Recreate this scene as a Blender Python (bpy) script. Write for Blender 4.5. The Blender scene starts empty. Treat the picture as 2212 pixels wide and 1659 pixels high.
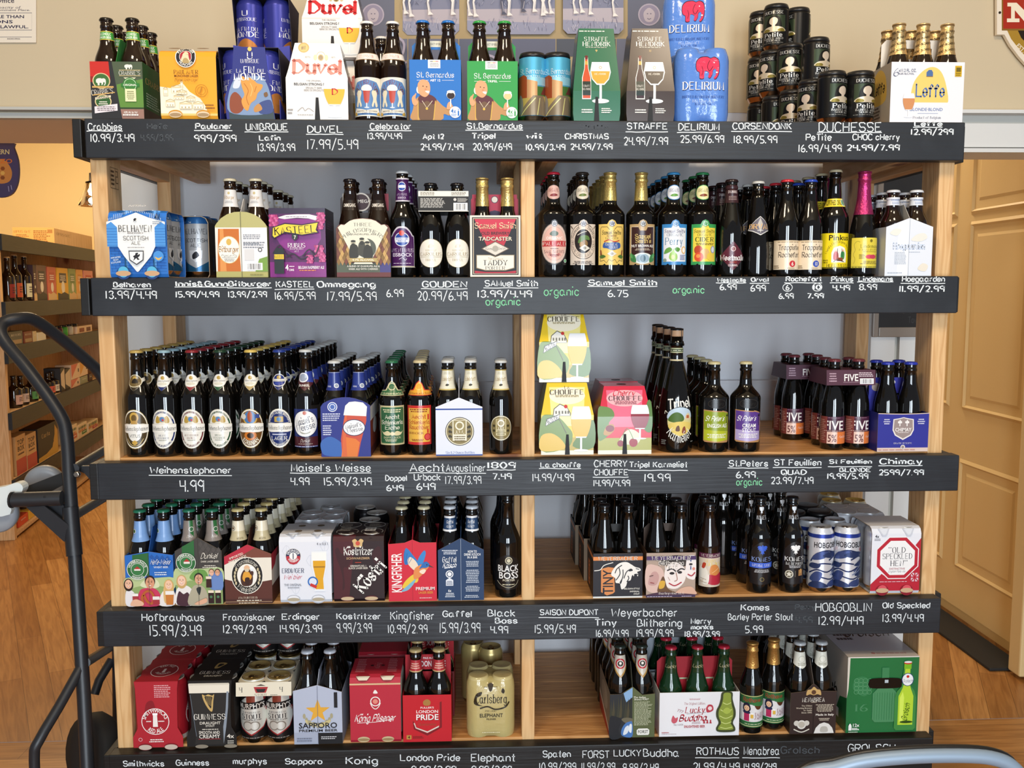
import bpy, bmesh, math, random
from math import sin, cos, pi, radians, sqrt, atan2
from mathutils import Vector, Matrix, geometry
random.seed(7)
SC = bpy.context.scene
COL = SC.collection
# ---------------------------------------------------------------- camera
FPX = 1998.8
YAW, PITCH, ROLL = .03820, .10209, -.00244
CAM = Vector((.89914, -2.21751, 1.32))
_F = Vector((sin(YAW)*cos(PITCH), cos(YAW)*cos(PITCH), -sin(PITCH)))
_r = Vector((cos(YAW), -sin(YAW), 0)); _u = _r.cross(_F)
_R = _r*cos(ROLL)+_u*sin(ROLL); _U = -_r*sin(ROLL)+_u*cos(ROLL)
cd = bpy.data.cameras.new('camera'); co = bpy.data.objects.new('camera', cd); COL.objects.link(co)
co.matrix_world = Matrix(((_R.x, _U.x, -_F.x, CAM.x), (_R.y, _U.y, -_F.y, CAM.y), (_R.z, _U.z, -_F.z, CAM.z), (0, 0, 0, 1)))
cd.sensor_width = 36; cd.lens = FPX/2212*36; cd.clip_start = .02; cd.clip_end = 60
SC.camera = co

def ray(px, py): return _F+_R*((px-1106)/FPX)-_U*((py-829.5)/FPX)
def at(px, py, Y):                       # point of the plane y=Y seen at a photo position
    v = ray(px, py); return CAM+v*((Y-CAM.y)/v.y)
def atz(px, py, z):
    v = ray(px, py); return CAM+v*((z-CAM.z)/v.z)
def atx(px, py, x):
    v = ray(px, py); return CAM+v*((x-CAM.x)/v.x)
def X_of(px, Y, Z):                      # x of a point at depth Y, height Z seen in photo column px
    k = (px-1106)/FPX; a = _R-_F*k
    return CAM.x-((Y-CAM.y)*a.y+(Z-CAM.z)*a.z)/a.x

# ---------------------------------------------------------------- world, lights, exposure
w = bpy.data.worlds.new('world'); SC.world = w; w.use_nodes = True
w.node_tree.nodes['Background'].inputs[0].default_value = (.80, .86, 1, 1)
w.node_tree.nodes['Background'].inputs[1].default_value = .20
def area(name, loc, tgt, sx, sy, power, col):
    l = bpy.data.lights.new(name, 'AREA'); l.shape = 'RECTANGLE'; l.size = sx; l.size_y = sy
    l.energy = power; l.color = col
    o = bpy.data.objects.new(name, l); COL.objects.link(o); o.location = loc
    o.rotation_euler = (Vector(tgt)-Vector(loc)).to_track_quat('-Z', 'Y').to_euler(); return o
area('window_daylight', (1.9, -5.2, 1.22), (1.1, 0, .9), 1.1, 2.3, 138, (.80, .90, 1))
area('window_daylight', (.45, -5.4, 1.22), (1.0, 0, .9), .8, 2.3, 98, (.80, .90, 1))
area('ceiling_or_fill_lamp', (.3, -1.5, 3.0), (.5, .1, 1.2), .5, .5, 21, (1, .80, .56))
area('ceiling_or_fill_lamp', (1.9, -1.6, 3.0), (1.7, .1, 1.2), .5, .5, 19, (1, .82, .60))
area('ceiling_or_fill_lamp', (-1.5, 3.3, 2.9), (-1.5, 3.6, 0), 1.2, 1.2, 72, (1, .80, .52))  # added unseen fill that brightens the yellow walls of the left room
area('ceiling_or_fill_lamp', (2.5, 1.9, 2.6), (2.6, 1.5, .8), .3, .3, 20, (1, .84, .62))  # added unseen fill that brightens the panelled door in the alcove
vs = SC.view_settings
SC.display_settings.display_device = 'sRGB'
vs.view_transform = 'Standard'; vs.look = 'None'; vs.exposure = .0; vs.gamma = 1; vs.use_curve_mapping = False

# ---------------------------------------------------------------- materials
_hc = {}
def hx(c):
    if c not in _hc:
        s = c.lstrip('#')
        if len(s) == 3: s = ''.join(q*2 for q in s)
        v = [int(s[i:i+2], 16)/255 for i in (0, 2, 4)]
        _hc[c] = tuple([(q/12.92 if q <= .04045 else ((q+.055)/1.055)**2.4) for q in v]+[1])
    return _hc[c]
MAT = {}
def mk(name, rough=.5, metal=0, spec=.5, col=None, coat=0, bump=0, bscale=200, trans=0, emit=None, estr=0):
    m = bpy.data.materials.new(name); m.use_nodes = True; nt = m.node_tree; b = nt.nodes['Principled BSDF']
    b.inputs['Roughness'].default_value = rough; b.inputs['Metallic'].default_value = metal
    b.inputs['Specular IOR Level'].default_value = spec; b.inputs['Coat Weight'].default_value = coat
    b.inputs['Coat Roughness'].default_value = .05
    b.inputs['Transmission Weight'].default_value = trans
    if col: b.inputs['Base Color'].default_value = hx(col)
    else:
        a = nt.nodes.new('ShaderNodeAttribute'); a.attribute_name = 'Col'
        nt.links.new(a.outputs['Color'], b.inputs['Base Color'])
    if emit:
        b.inputs['Emission Color'].default_value = hx(emit); b.inputs['Emission Strength'].default_value = estr
    if bump:
        n = nt.nodes.new('ShaderNodeTexNoise'); n.inputs['Scale'].default_value = bscale; n.inputs['Detail'].default_value = 3
        t = nt.nodes.new('ShaderNodeTexCoord'); nt.links.new(t.outputs['Object'], n.inputs['Vector'])
        bp = nt.nodes.new('ShaderNodeBump'); bp.inputs['Strength'].default_value = bump; bp.inputs['Distance'].default_value = .002
        nt.links.new(n.outputs['Fac'], bp.inputs['Height']); nt.links.new(bp.outputs['Normal'], b.inputs['Normal'])
    MAT[name] = m; return m
mk('card', .5, spec=.35)                       # printed board and paper labels
mk('label', .27, spec=.55)
mk('gloss', .22, spec=.5)                      # glossy print
mk('film', .16, spec=.6, bump=.5, bscale=70)   # shrink film
mk('foil', .32, metal=.75, bump=.5, bscale=260)
mk('tin', .3, metal=.45)                       # printed can
mk('metal', .25, metal=1)
mk('brown_glass', .05, col='1c0f08', spec=.8)
mk('dark_glass', .05, col='0d0b09', spec=.8)
mk('green_glass', .05, col='16331c', spec=.6)
mk('steel_black', .42, col='25272b', spec=.5, bump=.12, bscale=60)
mk('steel_grey', .45, col='8ea0b2', metal=.25)
mk('rubber', .75, col='1b1a19')
mk('plastic', .35)
mk('chalk', .9, spec=.1)
mk('clear_glass', .02, col='ffffff', trans=1)
mk('lamp_bulb', .3, col='ffffff', emit='ffd08a', estr=14)
mk('plaster', .8, spec=.2, bump=.15, bscale=90)
mk('paint', .45, spec=.4)

def wood(name, c1, c2, c3, ax, rough=.5, knots=True, sc=1.0):
    m = bpy.data.materials.new(name); m.use_nodes = True; nt = m.node_tree; L = nt.links; N = nt.nodes.new
    b = nt.nodes['Principled BSDF']; b.inputs['Roughness'].default_value = rough; b.inputs['Specular IOR Level'].default_value = .35
    t = N('ShaderNodeTexCoord'); oi = N('ShaderNodeObjectInfo'); mp = N('ShaderNodeMapping')
    s = [22*sc]*3; s[ax] = 1.6*sc; mp.inputs['Scale'].default_value = s
    ad = N('ShaderNodeVectorMath'); ad.operation = 'ADD'; L.new(t.outputs['Object'], ad.inputs[0])
    cm = N('ShaderNodeCombineXYZ'); ml = N('ShaderNodeMath'); ml.operation = 'MULTIPLY'; ml.inputs[1].default_value = 13
    L.new(oi.outputs['Random'], ml.inputs[0])
    for i in range(3): L.new(ml.outputs[0], cm.inputs[i])
    L.new(cm.outputs[0], ad.inputs[1]); L.new(ad.outputs[0], mp.inputs['Vector'])
    n1 = N('ShaderNodeTexNoise'); n1.inputs['Scale'].default_value = 1.3; n1.inputs['Detail'].default_value = 2; n1.inputs['Distortion'].default_value = .6
    L.new(mp.outputs[0], n1.inputs['Vector'])
    mm = N('ShaderNodeMath'); mm.operation = 'MULTIPLY'; mm.inputs[1].default_value = 14; L.new(n1.outputs['Fac'], mm.inputs[0])
    fr = N('ShaderNodeMath'); fr.operation = 'PINGPONG'; fr.inputs[1].default_value = 1; L.new(mm.outputs[0], fr.inputs[0])
    r = N('ShaderNodeValToRGB'); e = r.color_ramp.elements
    e[0].position = .1; e[0].color = hx(c1); e[1].position = .95; e[1].color = hx(c2); L.new(fr.outputs[0], r.inputs[0])
    out = r.outputs[0]
    if knots:
        v = N('ShaderNodeTexVoronoi'); mk2 = N('ShaderNodeMapping'); s2 = [9]*3; s2[ax] = 5; mk2.inputs['Scale'].default_value = s2
        L.new(ad.outputs[0], mk2.inputs['Vector']); L.new(mk2.outputs[0], v.inputs['Vector']); v.inputs['Scale'].default_value = .55
        rr = N('ShaderNodeValToRGB'); rr.color_ramp.elements[0].position = .06; rr.color_ramp.elements[0].color = (1, 1, 1, 1)
        rr.color_ramp.elements[1].position = .13; rr.color_ramp.elements[1].color = (0, 0, 0, 1); L.new(v.outputs['Distance'], rr.inputs[0])
        mx = N('ShaderNodeMix'); mx.data_type = 'RGBA'; L.new(rr.outputs[0], mx.inputs[0]); L.new(out, mx.inputs[6]); mx.inputs[7].default_value = hx(c3)
        out = mx.outputs[2]
    L.new(out, b.inputs['Base Color'])
    bp = N('ShaderNodeBump'); bp.inputs['Strength'].default_value = .12; bp.inputs['Distance'].default_value = .002
    L.new(fr.outputs[0], bp.inputs['Height']); L.new(bp.outputs[0], b.inputs['Normal'])
    MAT[name] = m
for i, a in enumerate('xyz'):
    wood('pine_'+a, 'e2b984', 'd0a26c', '7a4a2a', i)
wood('deck_pine', 'd79f62', 'b98249', '7b4a28', 0)
wood('far_pine', 'd8b080', 'c79c6a', '8a5a38', 2)

def board_paint(name, c, dust):
    m = bpy.data.materials.new(name); m.use_nodes = True; nt = m.node_tree; L = nt.links; N = nt.nodes.new
    b = nt.nodes['Principled BSDF']; b.inputs['Roughness'].default_value = .46; b.inputs['Specular IOR Level'].default_value = .42
    t = N('ShaderNodeTexCoord'); mp = N('ShaderNodeMapping'); mp.inputs['Scale'].default_value = (3, 40, 70); L.new(t.outputs['Object'], mp.inputs[0])
    n = N('ShaderNodeTexNoise'); n.inputs['Scale'].default_value = 2.2; n.inputs['Detail'].default_value = 4; L.new(mp.outputs[0], n.inputs['Vector'])
    n2 = N('ShaderNodeTexNoise'); n2.inputs['Scale'].default_value = 7; n2.inputs['Detail'].default_value = 5; L.new(t.outputs['Object'], n2.inputs['Vector'])
    r = N('ShaderNodeValToRGB'); r.color_ramp.elements[0].position = .5; r.color_ramp.elements[0].color = hx(c)
    r.color_ramp.elements[1].position = .8; r.color_ramp.elements[1].color = hx(dust); L.new(n2.outputs['Fac'], r.inputs[0])
    L.new(r.outputs[0], b.inputs['Base Color'])
    bp = N('ShaderNodeBump'); bp.inputs['Strength'].default_value = .35; bp.inputs['Distance'].default_value = .002
    L.new(n.outputs['Fac'], bp.inputs['Height']); L.new(bp.outputs[0], b.inputs['Normal']); MAT[name] = m
board_paint('blackboard', '212429', '30343a')
board_paint('black_paint_and_shade', '171717', '222222')

def floor_mat(name, ang):
    m = bpy.data.materials.new(name); m.use_nodes = True; nt = m.node_tree; L = nt.links; N = nt.nodes.new
    b = nt.nodes['Principled BSDF']; b.inputs['Roughness'].default_value = .34; b.inputs['Specular IOR Level'].default_value = .5
    t = N('ShaderNodeTexCoord'); mp = N('ShaderNodeMapping'); mp.inputs['Rotation'].default_value = (0, 0, ang); L.new(t.outputs['Object'], mp.inputs[0])
    br = N('ShaderNodeTexBrick'); br.inputs['Scale'].default_value = 1; br.inputs['Brick Width'].default_value = 1.1; br.inputs['Row Height'].default_value = .083
    br.inputs['Mortar Size'].default_value = .0008; br.inputs['Color1'].default_value = hx('c48f54'); br.inputs['Color2'].default_value = hx('9e6a35')
    br.inputs['Mortar'].default_value = hx('6b4520'); br.offset = .37; L.new(mp.outputs[0], br.inputs['Vector'])
    m2 = N('ShaderNodeMapping'); m2.inputs['Scale'].default_value = (2.2, 30, 1); L.new(mp.outputs[0], m2.inputs[0])
    n = N('ShaderNodeTexNoise'); n.inputs['Scale'].default_value = 2; n.inputs['Detail'].default_value = 4; n.inputs['Distortion'].default_value = 1.2; L.new(m2.outputs[0], n.inputs['Vector'])
    r = N('ShaderNodeValToRGB'); r.color_ramp.elements[0].position = .35; r.color_ramp.elements[0].color = (.62, .52, .42, 1); r.color_ramp.elements[1].position = .62; r.color_ramp.elements[1].color = (1, 1, 1, 1)
    L.new(n.outputs['Fac'], r.inputs[0])
    mx = N('ShaderNodeMix'); mx.data_type = 'RGBA'; mx.blend_type = 'MULTIPLY'; mx.inputs[0].default_value = .8
    L.new(br.outputs['Color'], mx.inputs[6]); L.new(r.outputs[0], mx.inputs[7]); L.new(mx.outputs[2], b.inputs['Base Color']); MAT[name] = m
floor_mat('floor_along_x', 0); floor_mat('floor_left', radians(62)); floor_mat('floor_right', radians(-66))

# ---------------------------------------------------------------- glyphs
_g = {}
def _bake():
    chars = [chr(i) for i in range(33, 127)]+list('öüÖÜßéèÈÉ·')
    tmp = []
    for b in (0, 1):
        for ch in chars:
            for s in (ch, ch+'I'):
                c = bpy.data.curves.new('t', 'FONT'); c.body = s; c.size = 1; c.resolution_u = 2; c.fill_mode = 'FRONT'; c.offset = .014*b
                o = bpy.data.objects.new('t', c); COL.objects.link(o); tmp.append((b, ch, len(s), o))
    dg = bpy.context.evaluated_depsgraph_get(); D = {}
    for b, ch, n, o in tmp:
        e = o.evaluated_get(dg); m = e.to_mesh()
        vs_ = [(v.co.x, v.co.y) for v in m.vertices]; D[(b, ch, n)] = (vs_, [tuple(p.vertices) for p in m.polygons]); e.to_mesh_clear()
    for b in (0, 1):
        ix = max(p[0] for p in D[(b, 'I', 1)][0])
        for ch in chars:
            v, f = D[(b, ch, 1)]; v2 = D[(b, ch, 2)][0]
            adv = max(p[0] for p in v2)-ix if v2 else .5
            _g[(b, ch)] = (v, f, adv)
        _g[(b, ' ')] = ([], [], .28)
    for b, ch, n, o in tmp:
        c = o.data; bpy.data.objects.remove(o); bpy.data.curves.remove(c)
_bake()
CAPH = max(p[1] for p in _g[(0, 'H')][0])
# pen-stroke alphabet: x digit, y letter (c = baseline, g = x-height, i = cap height, a = descender); ~ = smooth
ST = dict(l.split(' ', 1) for l in '''A 0c2i4c 1e3e
B 0c0i ~0i2i3h3g2f0f ~0f2f4e4d2c0c
C ~4h3i1i0g0e1c3c4d
D 0c0i ~0i2i4g4e2c0c
E 4i0i0c4c 0f3f
F 4i0i0c 0f3f
G ~4h3i1i0g0e1c3c4d 4d4f2f
H 0c0i 4c4i 0f4f
I 0c0i
J 3i3e ~3e3d2c1c0d
K 0c0i 4i0f 1g4c
L 0i0c4c
M 0c0i2d4i4c
N 0c0i4c4i
O ~2i0h0e1c3c4d4g3i2i
P 0c0i ~0i3i4h4g3f0f
Q ~2i0h0e1c3c4d4g3i2i 2e4b
R 0c0i ~0i3i4h4g3f0f 2f4c
S ~4h3i1i0h1f3f4e4d3c1c0d
T 0i4i 2i2c
U 0i0e ~0e0d1c3c4d4e 4e4i
V 0i2c4i
W 0i1c3g5c6i
X 0i4c 4i0c
Y 0i2f4i 2f2c
Z 0i4i0c4c
a ~3f2g1g0f0d1c2c3e 3g3d4c
b 0i0c ~0f1g2g3f3d2c1c0d
c ~3f2g1g0f0d1c2c3d
d 3i3c ~3f2g1g0f0d1c2c3d
e 0e3e ~3e3f2g1g0f0d1c2c3d
f ~3h2i1h1g1c 0g2g
g ~3f2g1g0f0d1c2c3d 3g3b ~3b2a1a0b
h 0i0c ~0f1g2g3f3e 3e3c
i 0g0c 0i0i
j 1g1b ~1b1a0a 1i1i
k 0i0c 3g0e 1e3c
l 0i0c
m 0g0c ~0f1g2f2e 2e2c ~2f3g4f4e 4e4c
n 0g0c ~0f1g2g3f3e 3e3c
o ~2g1g0f0d1c2c3d3f2g
p 0g0a ~0f1g2g3f3d2c1c0d
q 3g3a ~3f2g1g0f0d1c2c3d
r 0g0c ~0e1g2g
s ~3f2g1g0f1e2e3d2c1c0d
t 1i1c2c 0g2g
u 0g0d ~0d1c2c3d 3g3c
v 0g1c3g
w 0g1c2f3c4g
x 0g3c 3g0c
y 0g1d2d 3g1a
z 0g3g0c3c
0 ~1i0g0e1c2c3e3g2i1i
1 0c0i
2 ~0h1i2i3h3g2e0c 0c3c
3 ~0h1i2i3h2f1f ~1f2f3e3d2c1c0d
4 0i0f3f 3i3c
5 3i0i0f ~0f2f3e3d2c0c
6 ~2i1h0f0d1c2c3d3e2f0e
7 0i3i1c
8 ~1f0g0h1i2i3h3g2f1f0e0d1c2c3d3e2f
9 ~3h2i1i0h0g1f2f3g 3i3c
/ 0b3j
. 0c0c
' 0i0h
- 0e2e
& ~4d3c1c0d0e2g2h1i0h1g4c
% 0c4i 0h0i 4c4d
x 0g3c 3g0c'''.split('\n'))
ST['ö'] = ST['o']+' 0i0i 2i2i'; ST['Ö'] = ST['O']; ST['ü'] = ST['u']+' 0i0i 2i2i'
def catmull(p, n=3, closed=False):
    o = []; k = len(p); rng = range(k if closed else k-1)
    for i in rng:
        a = p[(i-1) % k] if closed or i > 0 else p[0]; b = p[i]; c = p[(i+1) % k]; d = p[(i+2) % k] if closed or i+2 < k else p[-1]
        for j in range(n):
            t = j/n; o.append(tuple(.5*(2*b[q]+(c[q]-a[q])*t+(2*a[q]-5*b[q]+4*c[q]-d[q])*t*t+(3*b[q]-a[q]-3*c[q]+d[q])*t**3) for q in range(len(b))))
    if not closed: o.append(p[-1])
    return o
def strokes(ch, smooth=True):
    out = []; wd = 0
    for s in ST.get(ch, '').split():
        sm = s[0] == '~'; s = s.lstrip('~'); p = [(int(s[i]), ord(s[i+1])-99) for i in range(0, len(s), 2)]
        wd = max(wd, max(q[0] for q in p))
        out.append(catmull(p) if sm and smooth and len(p) > 2 else p)
    return out, wd
def ribbon(p, wd, nib=None, mn=.3, closed=False):
    n = len(p); L_ = []; R_ = []
    for i in range(n):
        a = p[i-1] if i or closed else p[i]; b = p[(i+1) % n] if i < n-1 or closed else p[i]
        dx, dy = b[0]-a[0], b[1]-a[1]; l = sqrt(dx*dx+dy*dy)
        if l < 1e-9: dx, dy, l = 1, 0, 1
        dx /= l; dy /= l; h = wd/2
        if nib is not None: h *= max(mn, abs(dx*sin(nib)-dy*cos(nib)))
        L_.append((p[i][0]-dy*h, p[i][1]+dx*h)); R_.append((p[i][0]+dy*h, p[i][1]-dx*h))
    vs_ = L_+R_; f = [(i, n+i, n+i+1, i+1) for i in range(n-1)]
    if closed: f.append((n-1, 2*n-1, n, 0))
    return vs_, f
def stroke_text(s, wd, style):
    """style c chalk, k blackletter, s serif, j script: verts, faces, width (cap height 6)"""
    V, Fc = [], []; x = 0
    def add(v, f):
        o = len(V); V.extend(v); Fc.extend(tuple(i+o for i in q) for q in f)
    for ch in s:
        if ch == ' ': x += 2.6; continue
        st, cw = strokes(ch, style != 'k')
        for p in st:
            p = [(q[0]+x, q[1]) for q in p]
            if style == 'c': p = [(q[0]+random.uniform(-.14, .14), q[1]+random.uniform(-.14, .14)) for q in p]
            if len(p) == 2 and p[0] == p[1] or (len(p) == 2 and abs(p[0][0]-p[1][0])+abs(p[0][1]-p[1][1]) < .4):
                h = wd*.6; cx, cy = p[0]; add([(cx-h, cy-h+.3), (cx+h, cy-h+.3), (cx+h, cy+h+.3), (cx-h, cy+h+.3)], [(0, 1, 2, 3)]); continue
            if style == 'c' or style == 'j': add(*ribbon(p, wd, radians(50) if style == 'j' else None, .45))
            elif style == 'k':
                v, f = ribbon(p, wd, radians(35), .32); add(v, f)
                for e in (p[0], p[-1]): add([(e[0]-wd*.55, e[1]), (e[0], e[1]-wd*.5), (e[0]+wd*.55, e[1]), (e[0], e[1]+wd*.5)], [(0, 1, 2, 3)])
            else:
                add(*ribbon(p, wd, radians(0), .33))
                for e, g in ((p[0], p[1]), (p[-1], p[-2])):
                    if abs(e[0]-g[0]) < 1.3*abs(e[1]-g[1]) and e[1] in (0, 4, 6, -2):
                        h = wd*.62+.22; t = wd*.15; add([(e[0]-h, e[1]-t), (e[0]+h, e[1]-t), (e[0]+h, e[1]+t), (e[0]-h, e[1]+t)], [(0, 1, 2, 3)])
        x += cw+(1.5 if style != 's' else 2.0)+(.4 if cw == 0 else 0)
    return V, Fc, x-1.5
def font_text(s, b):
    V, Fc = [], []; x = 0
    for ch in s:
        v, f, a = _g.get((b, ch), _g[(b, ' ')]); o = len(V)
        V += [(p[0]+x, p[1]) for p in v]; Fc += [tuple(i+o for i in q) for q in f]; x += a
    return V, Fc, x

# ---------------------------------------------------------------- flat print (percent of a W x H face)
class Art:
    def __init__(s, W, H): s.W, s.H, s.I = W, H, []
    def put(s, v, f, c): s.I.append((v, f, c)); return s
    def X(s, p): return ((p[0]-50)/100*s.W, p[1]/100*s.H)
    def P(s, pts, c, sm=0):
        if sm: pts = catmull(pts, 4, True)
        v = [s.X(p) for p in pts]
        f = geometry.tessellate_polygon([[Vector((a, b, 0)) for a, b in v]])
        return s.put(v, [tuple(q) for q in f], c)
    def S(s, pts, c): return s.P(pts, c, 1)
    def R(s, x0, y0, x1, y1, c): return s.put([s.X(p) for p in ((x0, y0), (x1, y0), (x1, y1), (x0, y1))], [(0, 1, 2, 3)], c)
    def E(s, cx, cy, rx, ry, c, n=28):
        x, y = s.X((cx, cy)); a = rx/100*s.W; b = ry/100*s.H
        return s.put([(x+a*cos(2*pi*i/n), y+b*sin(2*pi*i/n)) for i in range(n)], [tuple(range(n))], c)
    def C(s, cx, cy, r, c): return s.E(cx, cy, r, r*s.W/s.H, c)
    def O(s, cx, cy, r, w, c, ry=None):
        x, y = s.X((cx, cy)); a = r/100*s.W; b = a if ry is None else ry/100*s.H
        p = [(x+a*cos(2*pi*i/32), y+b*sin(2*pi*i/32)) for i in range(32)]
        return s.put(*ribbon(p, w/100*s.W, closed=True), c)
    def L(s, pts, w, c, sm=0):
        if sm: pts = catmull(pts, 4)
        return s.put(*ribbon([s.X(p) for p in pts], w/100*s.W), c)
    def raw(s, t, st, wt=None):
        if st in 'ckjs':
            wd = (wt or dict(c=.62, k=1.1, j=.75, s=1.0)[st])*(.86 if st in 'ks' else 1)
            v, f, w = stroke_text(t, wd, st); return v, f, w, 6
        v, f, w = font_text(t, 0 if st == 'r' else 1); return v, f, w, CAPH
    def T(s, t, cx, cy, w, h, c, st='b', sh=0, rot=0, wt=None):
        v, f, tw, ch = s.raw(t, st, wt); H = h/100*s.H; sy = H/ch
        sx = w/100*s.W/tw if w else sy; x, y = s.X((cx, cy)); cr, sr = cos(radians(rot)), sin(radians(rot)); o = []
        for a, b in v:
            px, py = (a-tw/2)*sx+sh*(b*sy-H/2), b*sy-H/2; o.append((x+px*cr-py*sr, y+px*sr+py*cr))
        return s.put(o, f, c)
    def A(s, t, cx, cy, r, mid, h, c, st='b', span=None, ry=None, bot=0):
        """text on a circle, mid angle in degrees (90 = top); bot = reads along the lower side"""
        v, f, tw, ch = s.raw(t, st); R = r/100*s.W; H = h/100*s.H; k = H/ch; x, y = s.X((cx, cy)); o = []
        ka = radians(span)/tw if span else k/R; q = 1 if ry is None else ry/100*s.H/R
        k = min(k, ka*R*1.35)
        for a, b in v:
            if bot: th = radians(mid)+(a-tw/2)*ka; rr = R-b*k
            else: th = radians(mid)-(a-tw/2)*ka; rr = R+b*k
            o.append((x+rr*cos(th), y+q*rr*sin(th)))
        return s.put(o, f, c)
    def G(s, x0, y0, x1, y1, n, c, al='l'):
        v, f = [], []; hh = (y1-y0)/n; rn = random.Random(int(x0*7+y0*13+n))
        for i in range(n):
            yb = y1-(i+.75)*hh; x = x0; end = x1-(x1-x0)*rn.uniform(0, .25 if al == 'l' else .0)
            if al == 'c': d = (x1-x0)*rn.uniform(0, .14); x += d; end -= d
            while x < end-.3:
                l = min(rn.uniform(.05, .16)*(x1-x0), end-x); o = len(v)
                v += [s.X(p) for p in ((x, yb), (x+l, yb), (x+l, yb+hh*.5), (x, yb+hh*.5))]; f.append((o, o+1, o+2, o+3)); x += l+.025*(x1-x0)
        return s.put(v, f, c)
    def BAR(s, x0, y0, x1, y1, c='111'):
        s.R(x0, y0, x1, y1, 'fff'); v, f = [], []; rn = random.Random(5); x = x0+1
        while x < x1-2:
            l = rn.choice((.03, .05, .02))*(x1-x0); o = len(v); v += [s.X(p) for p in ((x, y0+(y1-y0)*.1), (x+l, y0+(y1-y0)*.1), (x+l, y1-(y1-y0)*.1), (x, y1-(y1-y0)*.1))]; f.append((o, o+1, o+2, o+3)); x += l+rn.choice((.03, .05))*(x1-x0)
        return s.put(v, f, c)
LAY = .00009
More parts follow.
